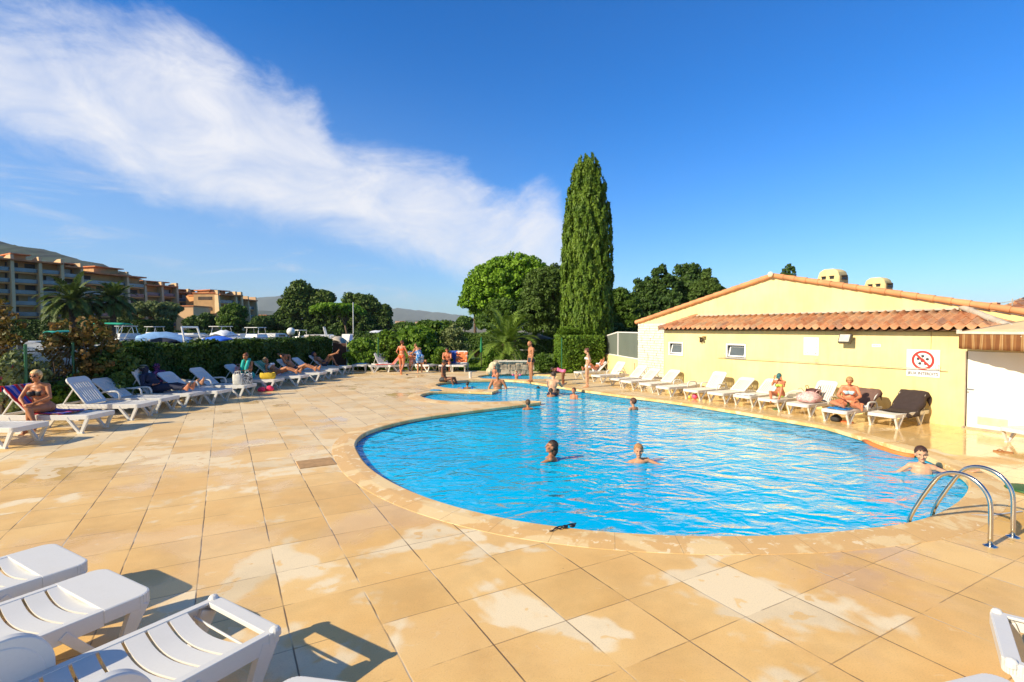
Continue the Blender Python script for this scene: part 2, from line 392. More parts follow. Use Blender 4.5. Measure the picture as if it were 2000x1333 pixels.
coping('pool_coping', MAIN, .42, (KID,)); coping('kiddie_pool_coping', KID, .32, (MAIN,))

deck_outer = [(-30, -12), (40, -12), (40, 30.5), (3, 26.6), (-.5, 26.2), (-4.6, 27.6), (-9.8, 28.6), (-10.3, 27.8), (-12.9, 12), (-13.5, 6), (-30, 2)]
deck_outer = [Vector(p) for p in deck_outer]
cop_gap = [offset(MAIN, .02), offset(KID, .02)]
dk = tag(fill('pool_deck', [deck_outer] + cop_gap, 0, deck_m, .0), kind='structure')

# basins
basin_m = M('pool_basin', (.010, .30, .74), .5, var=.10, scale=.5)
band_m = M('waterline_band', (.30, .27, .17), .5, var=.25, scale=5)
def basin(loop, depth, nm):
    mb = MB(); n = len(loop); lp = offset(loop, .03)
    for z0, z1, mi in ((-.14, .0, 1), (-depth, -.14, 0)):
        mb.cur = mi
        vs = [(p.x, p.y, z1) for p in lp] + [(p.x, p.y, z0) for p in lp]
        mb.raw(vs, [(i, n+i, n+(i+1) % n, (i+1) % n) for i in range(n)])
    tag(mb.build('pool_wall', [basin_m, band_m], smooth=True), kind='structure')
    tag(fill('pool_floor', [lp], -depth, basin_m), kind='structure')
basin(MAIN, 1.35, 'main'); basin(KID, .45, 'kid')

def water_material(name, tint, strength, fres=1.33, sc=1.0, refl=1.0, body=None, turb=.7):
    m = D.materials.new(name); m.use_nodes = True; t = NT(m.node_tree); t.n.remove(t.n['Principled BSDF'])
    tc = t.add('ShaderNodeTexCoord'); o = tc.outputs['Object']
    v1 = t.mapping(o, scale=(sc, sc*1.5, 1), rot=(0, 0, R(-18)))
    v2 = t.mapping(o, scale=(sc, sc*1.3, 1), rot=(0, 0, R(25)))
    h = t.math('ADD', t.math('MULTIPLY', t.noise(v1, 1.45, 2, .5, .8), 1.25), t.math('MULTIPLY', t.noise(v2, 4.4, 3, .5, 1.0), .34))
    bp = t.add('ShaderNodeBump'); bp.inputs['Strength'].default_value = 1; bp.inputs['Distance'].default_value = strength; t.link(h, bp.inputs['Height'])
    gl = t.add('ShaderNodeBsdfGlossy'); gl.inputs['Roughness'].default_value = .02; gl.inputs['Color'].default_value = (refl, refl, refl, 1)
    tr = t.add('ShaderNodeBsdfTransparent'); tr.inputs[0].default_value = tint + (1,)
    if body:
        df = t.add('ShaderNodeBsdfDiffuse'); t.link(t.mix(t.smooth(t.noise(o, .35, 3), .3, .7), (body[0], body[1]*.80, body[2]*.93), body), df.inputs[0])
        mb_ = t.add('ShaderNodeMixShader'); mb_.inputs[0].default_value = turb; t.link(tr.outputs[0], mb_.inputs[1]); t.link(df.outputs[0], mb_.inputs[2]); tr = mb_
    fr = t.add('ShaderNodeFresnel'); fr.inputs['IOR'].default_value = fres
    t.link(bp.outputs[0], gl.inputs['Normal']); t.link(bp.outputs[0], fr.inputs['Normal'])
    mx = t.add('ShaderNodeMixShader'); t.link(fr.outputs[0], mx.inputs[0]); t.link(tr.outputs[0], mx.inputs[1]); t.link(gl.outputs[0], mx.inputs[2])
    t.link(mx.outputs[0], t.n['Material Output'].inputs[0]); return m
pool_w = water_material('pool_water', (.60, .95, 1.0), .10, 1.26, body=(.0, .63, 1.0), turb=.86)
WZ = -.065
tag(fill('pool_water', [offset(MAIN, .02)], WZ, pool_w), kind='structure')
tag(fill('kiddie_pool_water', [offset(KID, .02)], -.05, pool_w), kind='structure')

# base land and marina water
def sheet(name, poly, z, mat): return tag(fill(name, [[Vector(p) for p in poly]], z, mat), kind='structure')
land_m = M('dry_ground', (.16, .14, .08), .95, .3, .05)
sheet('ground', [(-11900, -450), (11900, -450), (11900, 9050), (-11900, 9050)], -3.2, land_m)
mar_m = water_material('marina_water', (.10, .16, .15), .10, 1.33, .5, .9)
sheet('seabed', [(-260, -30), (-9.9, -30), (-9.9, 29.5), (-9.6, 60), (20, 100), (20, 130), (-260, 260)], -2.4, M('seabed', (.03, .06, .06), .8))
sheet('marina_water', [(-260, -30), (-13.6, -30), (-13.3, 28), (-11.0, 31), (-9.6, 60), (20, 100), (20, 130), (-260, 260)], -.55, mar_m)
def grass_mat():
    m = D.materials.new('lawn_grass'); m.use_nodes = True; t = NT(m.node_tree); b = t.n['Principled BSDF']; tc = t.add('ShaderNodeTexCoord'); o = tc.outputs['Object']
    c = t.mix(t.smooth(t.noise(o, .5, 6), .3, .7), (.085, .16, .012), (.15, .25, .025))
    c = t.mix(.5, c, t.ramp(t.noise(t.mapping(o, scale=(1, .4, 1)), 30, 4), [(.3, .45), (.7, 1.0)]), 'MULTIPLY')
    t.link(c, b.inputs['Base Color']); b.inputs['Roughness'].default_value = .85
    bp = t.add('ShaderNodeBump'); bp.inputs['Distance'].default_value = .06; t.link(t.noise(o, 40, 4), bp.inputs['Height']); t.link(bp.outputs[0], b.inputs['Normal'])
    return m
lawn_m = grass_mat()
tag(fill('lawn', [[Vector(p) for p in [(-10.3, 27.9), (-9.8, 28.6), (-4.6, 27.6), (-.5, 26.2), (3, 26.6), (8, 27.2), (14, 40), (40, 60), (60, 120), (20, 98), (-9.4, 60), (-10.8, 31)]]], -.02, lawn_m, 2.5), kind='structure')
# strip of planting earth between the deck and the canal
tag(fill('planting_bed', [[Vector(p) for p in [(-60, -12), (-30, 2), (-13.5, 6), (-12.9, 12), (-10.3, 27.85), (-11.0, 31), (-13.2, 28), (-15.6, 14), (-17, 6), (-60, -8)]]], -.012, M('bed_earth', (.07, .05, .03), .95, .3, 3), 2.0), kind='structure')
tag(fill('far_bank', [[Vector(p) for p in [(-300, 78), (-78, 78), (-44, 92), (-26, 96), (20, 98), (60, 120), (60, 300), (-300, 300)]]], -.1, M('bank', (.10, .12, .05), .95, .3, .2), 2.5), kind='structure')
tag(fill('right_land', [[Vector(p) for p in [(40, -12), (200, -12), (200, 300), (61, 300), (61, 120), (41, 60), (41, 30)]]], -.1, M('bank', (.10, .12, .05)), 2.5), kind='structure')
# grass tufts along the edge of the lawn
NB = 26000
a = rng.random(NB); xx = -9.5 + a*17; yy = 27.2 + rng.random(NB)**1.5*9
yy = np.maximum(yy, 26.4 + .12*np.abs(xx+.5)); C = np.stack([xx, yy, np.full(NB, .03)], 1)
ang = rng.random(NB)*6.28; U = np.stack([np.cos(ang)*.02, np.sin(ang)*.02, np.zeros(NB)], 1); V = np.stack([rng.normal(0, .02, NB), rng.normal(0, .02, NB), rng.uniform(.03, .06, NB)], 1)
tag(quads_mesh('grass', C, U, V, leaf_mat('grass_blades', (.09, .17, .012), (.17, .28, .03), .6)), 'short lawn grass beyond the pool deck', 'grass', kind='stuff')

# ================================================================ POOL HOUSE
P0 = G(1885, 836)
def Wp(s, dn, z=0): return P0 + WV*s + NV*dn + Vector((0, 0, z))
BT = Matrix((( -WV.x, NV.x, 0, P0.x), (-WV.y, NV.y, 0, P0.y), (0, 0, 1, 0), (0, 0, 0, 1)))   # local x = towards the camera side along the wall, y = into the house
BROT = math.atan2(-WV.y, -WV.x)
stucco = M('yellow_stucco', (.84, .69, .34), .9, .05, 1.5, bump=.25, bscale=60)
def stucco_mat():
    m = stucco; t = NT(m.node_tree); b = t.n['Principled BSDF']; tc = t.add('ShaderNodeTexCoord'); o = tc.outputs['Object']
    c = t.mix(t.smooth(t.noise(o, .7, 6, .6), .3, .75), (.80, .64, .28), (.86, .71, .37))
    c = t.mix(.26, c, t.ramp(t.noise(t.mapping(o, scale=(3, 3, .35)), 2.2, 7, .7), [(.3, .55), (.55, 1.0), (1, 1.0)]), 'MULTIPLY')
    s = t.add('ShaderNodeSeparateXYZ'); t.link(o, s.inputs[0])
    c = t.mix(t.math('MULTIPLY', t.math('MULTIPLY', t.smooth(s.outputs[2], .45, .0), t.smooth(t.noise(o, 4, 6, .65), .3, .65)), .6), c, (.52, .38, .18))
    t.link(c, b.inputs['Base Color'])
stucco_mat()
tile_m = None
def terracotta():
    m = D.materials.new('terracotta'); m.use_nodes = True; t = NT(m.node_tree); b = t.n['Principled BSDF']; tc = t.add('ShaderNodeTexCoord'); o = tc.outputs['Object']
    s = t.add('ShaderNodeSeparateXYZ'); t.link(o, s.inputs[0])
    ci = t.add('ShaderNodeCombineXYZ'); t.link(t.math('FLOOR', t.math('DIVIDE', s.outputs[0], .21)), ci.inputs[0]); t.link(t.math('FLOOR', t.math('DIVIDE', s.outputs[1], .34)), ci.inputs[1])
    w = t.add('ShaderNodeTexWhiteNoise', noise_dimensions='2D'); t.link(ci.outputs[0], w.inputs[0])
    c = t.ramp(w.outputs['Value'], [(0, (.42, .17, .08)), (.35, (.54, .24, .11)), (.75, (.60, .34, .18)), (1, (.36, .19, .12))])
    c = t.mix(t.math('MULTIPLY', t.smooth(t.noise(o, 3, 6, .65), .45, .7), .6), c, (.42, .30, .18))
    c = t.mix(.35, c, t.ramp(t.noise(o, 25, 4), [(.3, .5), (.6, 1.0)]), 'MULTIPLY')
    t.link(c, b.inputs['Base Color']); b.inputs['Roughness'].default_value = .85
    return m
tile_m = terracotta()
white_p = M('white_paint', (.82, .82, .80), .35, .03, 4)
dark_m = M('dark_interior', (.02, .02, .025), .6)
DG = 1.0                                                # depth of the annex in front of the gable wall
house = thing('pool_house', 'long yellow pool house with tiled lean-to roof and wide gable', 'building', tuple(P0), BROT)
S0, S1 = -3.4, 8.93                                     # annex from s=S0 (right, out of view) to S1; local x = -s
mb = MB()
wins = [(8.64, 8.06, 1.27, 1.66), (6.16, 5.53, 1.29, 1.67)]
xs = sorted([-S1, -S0] + [-w[0] for w in wins] + [-w[1] for w in wins] + [0.0]); zs = [0, 1.27, 1.66, 2.16]
holes = {(-w[0], -w[1]) for w in wins}
for i in range(len(xs)-1):
    if xs[i] >= -1e-6: continue
    for j in range(3):
        if (xs[i], xs[i+1]) in holes and j == 1: continue
        mb.raw([(xs[i], 0, zs[j]), (xs[i+1], 0, zs[j]), (xs[i+1], 0, zs[j+1]), (xs[i], 0, zs[j+1])], [(0, 1, 2, 3)])
mb.box(((-S1), .5, 1.08), (.04, 1.0, 2.16)); mb.box((1.7, .12, 1.93), (3.4, .24, .46)); mb.box((3.1, .12, .85), (.6, .24, 1.7))
mb.build('annex_wall', stucco, house)
# gable wall
GL, GR, GA, GZ, EZ = 11.30, -.75, 5.27, 3.84, 2.44
mb = MB(); g = [(-GL, 0), (-GR, 0), (-GR, EZ), (-GA, GZ), (-GL, EZ)]
vs = [(x, DG, z) for x, z in g] + [(x, DG+.3, z) for x, z in g]
mb.raw(vs, [(0, 1, 2, 3, 4), (9, 8, 7, 6, 5)] + [(i, 5+i, 5+(i+1) % 5, (i+1) % 5) for i in range(5)])
mb.box((-GL+.1, 3.7, 1.08), (.2, 4.8, 2.16)); mb.box((-GR-.1, 3.7, 1.08), (.2, 4.8, 2.16))
vs = [(x, DG+5.0, z - (.33 if z > 1 else 0)) for x, z in g] + [(x, DG+5.2, z - (.33 if z > 1 else 0)) for x, z in g]; mb.raw(vs, [(0, 1, 2, 3, 4), (9, 8, 7, 6, 5)] + [(i, 5+i, 5+(i+1) % 5, (i+1) % 5) for i in range(5)])
mb.build('gable_wall', stucco, house)
stone_w = M('white_stone_cladding', (.78, .72, .60), .85, .1, 8, bump=.9, bscale=30)
mb = MB()                                               # rough white stone facing of the left corner
for r_ in range(24):
    x = -GL; z = r_*.1
    while x < -S1 - .05:
        ww = min(random.uniform(.12, .4), -S1-.02 - x)
        if ww < .04: break
        mb.box((x+ww/2, DG-.05+random.uniform(-.012, .012), z+.05), (ww-.012, .09, .088)); x += ww
mb.build('stone_facing', stone_w, house)
# corrugated clay roofs
def tiles(name, x0, x1, y0, z0, y1, z1, xl_top=None, xr_top=None, parent=house, per=.21, amp=.05, row=.34, axis=None, flip=False, nper=10):
    """wavy tile sheet from the eave (y0,z0) up to (y1,z1); in parent space, or transformed by axis"""
    Lr = math.hypot(y1-y0, z1-z0); nr = max(1, round(Lr/row)); nx = int((x1-x0)/per*nper)
    vs = []; fs = []
    for r_ in range(nr):
        for e in (0, 1):
            t = (r_+e)/nr + (.02/Lr if e else 0); lift = .022*(1-e)
            xa = x0 + ((xl_top or x0)-x0)*t; xb = x1 + ((xr_top if xr_top is not None else x1)-x1)*t
            for i in range(nx+1):
                x = x0 + (x1-x0)*i/nx; xc = min(max(x, xa), xb)
                ph = ((xc/per) % 1.0); hh = amp*math.sin(math.pi*2*ph) if ph < .5 else -amp*.55*math.sin(math.pi*2*(ph-.5))
                jit = .008*math.sin(int(xc/per)*7.3 + r_*3.1)
                vs.append((xc, y0+(y1-y0)*t, z0+(z1-z0)*t + hh + lift + jit))
    for r_ in range(nr):
        for i in range(nx):
            a = (r_*2)*(nx+1)+i; b_ = a+nx+1; fs.append((a, a+1, b_+1, b_))
            if r_: c_ = a; d_ = a-(nx+1); fs.append((d_, d_+1, c_+1, c_))
    mb = MB(); mb.raw(vs, fs, axis); o = mb.build(name, tile_m, parent, smooth=50)
    s = o.modifiers.new('thickness', 'SOLIDIFY'); s.thickness = .016; s.offset = -1
    return o
tiles('lean_to_roof', -S1-.06, .80, -.24, 2.19, DG-.01, 2.64, xl_top=-8.32, xr_top=-.45)
mb = MB()
mb.raw([(-S1-.02, -.2, 2.15), (.75, -.2, 2.15), (-.5, DG, 2.56), (-8.2, DG, 2.56)], [(0, 1, 2, 3)]); mb.raw([(-S1-.02, -.2, 2.13), (3.4, -.2, 2.13), (3.4, 0.02, 2.13), (-S1-.02, .02, 2.13)], [(3, 2, 1, 0)])
mb.build('soffit', M('soffit_board', (.16, .09, .05), .8), house)
mb = MB(); mb.box(((-8.3-.5)/2, DG-.03, 2.67), (7.8, .05, .05)); mb.build('flashing', M('mortar', (.5, .44, .36), .9, .15), house)
vs = []; fs = []; nn_ = 60                                # right-hand hip slope
for j in range(5):
    f = j/4; x = .82 + (-.45-.82)*f; z = 2.19 + .45*f; y0 = -.24 + (DG+.23)*f
    for i in range(nn_+1): y = y0 + (DG-.02-y0)*i/nn_; vs.append((x, y, z + .05*math.sin(2*math.pi*y/.21) + .01))
for j in range(4):
    for i in range(nn_): a = j*(nn_+1)+i; fs.append((a, a+1, a+nn_+2, a+nn_+1))
mb = MB(); mb.raw(vs, fs); o = mb.build('hip_slope', tile_m, house, smooth=50); o.modifiers.new('thickness', 'SOLIDIFY').thickness = .016
mb = MB()
for k in range(5): a = Vector((.84, -.26, 2.22)).lerp(Vector((-.45, DG, 2.70)), k/5); b_ = Vector((.84, -.26, 2.22)).lerp(Vector((-.45, DG, 2.70)), k/5+.23); mb.tube([a, b_], [.075, .06], 10)
mb.build('hip_tiles', MATS['mortar'] if 'mortar' in MATS else M('mortar', (.5, .44, .36), .9, .15), house, smooth=50)
mb = MB()                                               # hip tiles at the left corner
for k in range(5):
    t = k/5; a = Vector((-S1-.06, -.24, 2.22)).lerp(Vector((-8.32, DG, 2.68)), t); b_ = Vector((-S1-.06, -.24, 2.22)).lerp(Vector((-8.32, DG, 2.68)), t+.23)
    mb.tube([a, b_], [.085, .065], 10)
mb.build('hip_tiles', tile_m, house, smooth=50)
# main roof: two slopes running back from the gable, verge tiles along the gable edge
def slope(name, xe, nd):
    mb = MB(); n_ = 24; vs = []; fs = []
    for j in range(2):
        for i in range(n_*6+1):
            y = DG + .28 + (5.0)*i/(n_*6); t = j; ph = (i/6) % 1
            x = -GA + (xe+GA)*t; z = GZ + (EZ-GZ)*t - .27 + (.045*math.sin(2*math.pi*ph))
            vs.append((x, y, z))
    m_ = n_*6+1
    for i in range(n_*6): fs.append((i, i+1, m_+i+1, m_+i))
    mb.raw(vs, fs); o = mb.build(name, tile_m, house, smooth=50); s = o.modifiers.new('thickness', 'SOLIDIFY'); s.thickness = .02
slope('roof_slope', -GL-.12, 1); slope('roof_slope', -GR+.35, 1)
for xe, nm in ((-GL-.12, 'verge_tiles'), (-GR+.35, 'verge_tiles')):
    mb = MB(); A = Vector((-GA, DG-.05, GZ+.05)); B = Vector((xe, DG-.05, EZ+.03)); n_ = int((B-A).length/.36)
    for k in range(n_):
        a = A.lerp(B, k/n_); b_ = A.lerp(B, (k+1.12)/n_); mb.tube([b_, a], [.088, .07], 10)
    mb.build(nm, M('verge_clay', (.62, .28, .12), .8, .22, 1.1), house, smooth=50)
mb = MB(); mb.tube([(-GA, DG+.28, GZ-.20), (-GA, DG+5.2, GZ-.20)], .10, 10); mb.build('ridge_tiles', tile_m, house, smooth=50)
mb = MB(); mb.ell((-GA, DG-.16, GZ+.07), (.09, .05, .09)); mb.build('ridge_end_cap', M('cream_cap', (.78, .68, .46), .8), house, smooth=True)
# second tiled roof behind at the right
tiles('right_roof', -.35, 6, 1.35, 2.36, 4.4, 3.0, parent=house)
mb = MB(); mb.box((2.9, 1.6, 1.15), (6.2, .2, 2.3)); mb.build('right_wall', stucco, house)
mb = MB(); mb.box((-.12, 1.7, 2.62), (.15, .15, .30)); mb.box((-.12, 1.7, 2.79), (.22, .22, .05)); mb.build('vent_chimney', M('verge_clay', (.62, .28, .12)), house, bevel=.01)
# windows
gm = M('window_glass', (.10, .12, .13), .06, .1, 3, spec=.9)
for (sa, sb, z0, z1) in wins:
    mb = MB(); xa, xb = -sa, -sb; mz = (z0+z1)/2
    z0, z1 = 1.27, 1.66
    fw = .05
    mb.box(((xa+xb)/2, -.012, z0-fw/2), (xb-xa+.1, .06, fw)); mb.box(((xa+xb)/2, -.012, z1+fw/2), (xb-xa+.1, .06, fw))
    mb.box((xa-fw/2, -.012, mz), (fw, .06, z1-z0)); mb.box((xb+fw/2, -.012, mz), (fw, .06, z1-z0))
    wn = mb.build('window', white_p, house, bevel=.006)
    mb = MB(); mb.box(((xa+xb)/2, .25, mz), (xb-xa+.3, .02, .7)); mb.box(((xa+xb)/2, .12, z1+.02), (xb-xa+.1, .24, .02)); mb.box((xa-.02, .12, mz), (.02, .24, .5)); mb.box((xb+.02, .12, mz), (.02, .24, .5)); mb.build('recess', dark_m, wn)
    T = Matrix.Translation((0, .01, z0+.02)) @ Matrix.Rotation(R(-16), 4, 'X')
    mb = MB(); hh = z1-z0-.04; xm = (xa+xb)/2; wd_ = xb-xa-.03
    for c_, d_ in (((xm, 0, .02), (wd_, .035, .04)), ((xm, 0, hh-.02), (wd_, .035, .04)), ((xa+.035, 0, hh/2), (.04, .034, hh-.06)), ((xb-.035, 0, hh/2), (.04, .034, hh-.06))): mb.box(c_, d_, T)
    mb.build('sash', white_p, wn)
    mb = MB(); mb.box((xm, .004, hh/2), (wd_-.06, .008, hh-.06), T); mb.build('pane', gm, wn)
# big white doors at the right
mb = MB(); mb.box((.66, -.005, .86), (1.26, .05, 1.68)); dr = mb.build('door', M('door_white', (.83, .80, .70), .4, .03, 2), house, bevel=.004)
mb = MB(); mb.box((1.98, -.005, .86), (1.34, .05, 1.68)); mb.build('door', M('door_white', (.83, .80, .70)), house, bevel=.004)
mb = MB(); mb.box((.09, -.045, .87), (.13, .018, .018)); mb.box((.04, -.036, .87), (.02, .03, .03)); mb.box((.05, -.033, .80), (.025, .01, .035)); mb.build('handle', M('steel_handle', (.5, .5, .48), .3, metal=1), dr)
mb = MB(); mb.box((.47, -.034, .21), (.50, .012, .17))
for k in range(6): mb.box((.47, -.043, .145+k*.026), (.46, .012, .012))
mb.build('vent_grille', M('grille_cream', (.66, .58, .44), .5), dr)
mb = MB(); mb.box((.0, -.02, .85), (.025, .05, 1.7)); mb.box((1.3, -.03, .02), (2.7, .03, .04)); mb.build('door_frame', M('door_seal', (.35, .30, .22), .6), house)

def on_wall(name, label, cat, s, z, dn=-.01, **k): return thing(name, label, cat, tuple(Wp(s, dn, z)), BROT, **k)
# texts
def text(body, size, loc, mat, parent, align='CENTER', name='lettering', rot=(R(90), 0, 0), sx=1):
    cu = D.curves.new(name, 'FONT'); cu.body = body; cu.size = size; cu.align_x = align; cu.align_y = 'CENTER'; cu.extrude = .0015; cu.offset = size*.022; cu.fill_mode = 'BOTH'
    tmp = D.objects.new('tmp', cu); COL.objects.link(tmp); dg = bpy.context.evaluated_depsgraph_get(); me = D.meshes.new_from_object(tmp.evaluated_get(dg)); D.objects.remove(tmp)
    me.name = name; me.materials.clear(); me.materials.append(mat); o = D.objects.new(name, me); COL.objects.link(o); o.location = loc; o.rotation_euler = rot; o.scale = (sx, 1, 1)
    if parent: o.parent = parent
    return o
ink = M('black_ink', (.03, .03, .035), .6); red = M('sign_red', (.70, .03, .02), .5); signw = M('sign_white', (.84, .83, .80), .4, .02)
t = on_wall('warning_sign', 'white sign with a crossed-out football in a red ring reading JEUX INTERDITS', 'sign', .805, 1.385, -.014)
mb = MB(); mb.box((0, 0, 0), (.66, .012, .64)); mb.build('panel', signw, t, bevel=.002)
def ring(name, r0, r1, c, y, mat, parent, n=48, th=.004, a0=0, a1=2*math.pi):
    mb = MB(); vs = []; 
    for i in range(n+1):
        a = a0+(a1-a0)*i/n
        for r_ in (r0, r1):
            for yy in (y, y-th): vs.append((c[0]+r_*math.cos(a), yy, c[1]+r_*math.sin(a)))
    fs = []
    for i in range(n):
        b_ = i*4; fs += [(b_+1, b_+3, b_+7, b_+5), (b_, b_+4, b_+6, b_+2), (b_+2, b_+6, b_+7, b_+3), (b_, b_+1, b_+5, b_+4)]
    mb.raw(vs, fs); return mb.build(name, mat, parent)
ring('prohibition_ring', .175, .225, (0, .07), -.0065, red, t)
fb = ring('football', .118, .123, (0, .07), -.0065, ink, t)
mb = MB()
def penta(cx, cz, r_, ph):
    mb.raw([(cx + r_*math.cos(ph+2*math.pi*k/5), -.0085, cz + r_*math.sin(ph+2*math.pi*k/5)) for k in range(5)], [(4, 3, 2, 1, 0)])
penta(-.005, .065, .050, R(90))
for k in range(5):
    a = R(90+72*k); cx_, cz_ = math.cos(a)*.095-.004, .07+math.sin(a)*.095; penta(cx_, cz_, .036, a+R(180))
    mb.beam((math.cos(a)*.04-.005, -.008, .066+math.sin(a)*.04), (math.cos(a)*.075, -.008, .07+math.sin(a)*.075), .005, .002)
mb.build('football_patches', ink, t)
mb = MB(); mb.beam((-.138, -.0105, .208), (.138, -.0105, -.068), .045, .004, up=(0, 1, 0)); mb.build('prohibition_bar', red, t)
text('JEUX INTERDITS', .094, (0, -.0075, -.245), ink, t, sx=.88)
t = on_wall('rules_board', 'tall white board of printed rules with small symbols and an arrow below', 'sign', 3.44, 1.70, -.012)
mb = MB(); mb.box((0, 0, 0), (.42, .012, .50)); mb.build('panel', signw, t, bevel=.002)
mb = MB()
for k in range(12): mb.box((-.05, -.0075, .21-k*.028), (.24+.03*math.sin(k*2.1), .002, .004))
for k in range(5): mb.box((.155, -.0075, .20-k*.075), (.035, .003, .022))
mb.beam((-.02, -.0075, -.19), (.13, -.0075, -.19), .003, .008); mb.raw([(.12, -.009, -.165), (.12, -.009, -.215), (.165, -.009, -.19)], [(0, 1, 2)])
mb.box((-.08, -.0075, -.17), (.045, .003, .014)); mb.box((-.10, -.0075, -.19), (.012, .003, .04)); mb.build('print', M('grey_ink', (.25, .24, .24), .6), t)
text('LE', .055, (-.16, -.0075, -.195), M('grey_ink', (.25, .24, .24)), t)
t = on_wall('name_plate', 'small white plate with faint lettering under a hook on the wall', 'sign', 1.80, 1.77, -.010)
mb = MB(); mb.box((0, 0, 0), (.20, .008, .075)); mb.tube([(0, 0, .04), (0, 0, .10)], .002, 6); mb.build('plate', signw, t)
text('PALACE', .045, (0, -.005, 0), M('grey_ink', (.25, .24, .24)), t)
# floodlight
t = on_wall('floodlight', 'square black floodlight tilted down under the tiled eave', 'wall light', 2.44, 1.93, -.0)
T = Matrix.Translation((0, -.20, 0)) @ Matrix.Rotation(R(-24), 4, 'X')
mb = MB(); mb.box((0, 0, 0), (.30, .10, .25), T, ); mb.build('housing', M('black_metal', (.05, .04, .035), .4), t, bevel=.012)
mb = MB(); mb.box((0, -.054, 0), (.25, .012, .20), T); mb.build('lens', M('lamp_lens', (.62, .60, .50), .15), t, bevel=.004)
mb = MB(); mb.box((0, -.08, -.06), (.10, .14, .02)); mb.box((0, -.01, -.03), (.12, .02, .12)); mb.build('bracket', M('black_metal', (.05, .04, .035)), t)
# lantern with little hood left of the second window
t = on_wall('wall_lantern', 'dark wall lantern under a pale hood between the two small windows', 'wall light', 7.15, 1.88, 0)
mb = MB(); mb.box((0, -.10, .05), (.26, .20, .025)); mb.beam((0, -.19, .05), (0, -.01, -.02), .2, .015); mb.build('hood', M('pale_hood', (.7, .58, .34), .7), t)
mb = MB(); mb.box((-.05, -.06, -.07), (.05, .08, .18)); mb.ell((.04, -.10, -.08), (.045, .05, .055)); mb.build('lamp_body', M('bronze', (.07, .05, .03), .4, metal=.5), t)
# long rail with hooks
a_, b_ = -6.53, -.33
t = thing('towel_rail', 'long thin metal rail with wire hooks across the yellow wall', 'rail', tuple(P0), BROT)
mb = MB(); mb.tube([(a_, -.09, 1.255), (b_, -.09, 1.265)], .010, 8); mb.build('rod', M('galvanised', (.55, .52, .44), .4, metal=.7), t)
for k in range(3):
    x = (-6.25, -3.28, -.50)[k]; mb = MB()
    mb.tube([(x-.03, -.09, 1.27), (x-.03, -.09, 1.36), (x-.015, -.09, 1.385), (x+.015, -.09, 1.385), (x+.03, -.09, 1.36), (x+.03, -.09, 1.27)], .005, 6); mb.tube([(x, -.09, 1.26), (x, 0, 1.26)], .008, 6); mb.build('hook', M('galvanised', (.55, .52, .44)), t)
t = thing('wall_cable', 'thin dark cable running down from the eave to the football sign', 'cable', tuple(Wp(.66, -.006, 0)), BROT)
mb = MB(); mb.tube([(0, 0, 2.13), (.004, 0, 1.9), (0, 0, 1.72)], .005, 6); mb.build('cable', M('cable_brown', (.25, .18, .08), .6), t)
# chimney cowls on the right slope
for (s, dn, sc, lab) in ((3.82, 1.7, .90, 'arched yellow chimney cowl nearer the ridge of the roof'), (2.58, 1.7, .76, 'arched yellow chimney cowl lower down the roof towards the aerial')):
    zr = GZ - (GA-s)*(GZ-EZ)/(GA-GR) + .02
    t = thing('chimney_cowl', lab, 'chimney', tuple(Wp(s, dn, zr)), BROT, 'arched chimney cowls on the roof')
    mb = MB(); prof = [(-.36, -.6), (.36, -.6), (.36, .22), (.29, .42), (.15, .50), (-.15, .50), (-.29, .42), (-.36, .22)]
    prof = [(x*sc, z*sc) for x, z in prof]; n_ = len(prof); dp = .3*sc
    vs = [(x, -dp, z) for x, z in prof] + [(x*.96, dp, z) for x, z in prof]
    mb.raw(vs, [tuple(range(n_)), tuple(range(2*n_-1, n_-1, -1))] + [(i, n_+i, n_+(i+1) % n_, (i+1) % n_) for i in range(n_)])
    mb.build('cowl', stucco, t, smooth=40, bevel=.04)
    for sx_ in (-.13, .13):
        mb = MB(); mb.box((sx_*sc, -dp-.002, .20*sc), (.13*sc, .02, .075*sc)); mb.box((sx_*sc, -dp-.02, .25*sc), (.15*sc, .05, .02)); mb.build('smoke_opening', [dark_m], t)
    mb = MB(); mb.box((.37*sc, 0, .2*sc), (.02, .3, .12)); mb.tube([(.34*sc, -.1, .25*sc), (.52*sc, -.12, .24*sc)], .028, 8); mb.build('spout', M('bronze', (.07, .05, .03)), t)
t = thing('tv_aerial', 'spindly television aerial standing beside the small roof vent', 'aerial', tuple(Wp(-.05, 2.3, 2.3)), BROT + .5)
mb = MB(); mb.tube([(0, 0, 0), (0, 0, .62)], .012, 6); mb.tube([(-.4, 0, .48), (.3, 0, .62)], .008, 6)
for k in range(7): mb.tube([(-.38+k*.1, -.13, .485+k*.02), (-.38+k*.1, .13, .485+k*.02)], .005, 5)
mb.build('aerial_rods', M('galvanised', (.55, .52, .44)), t)

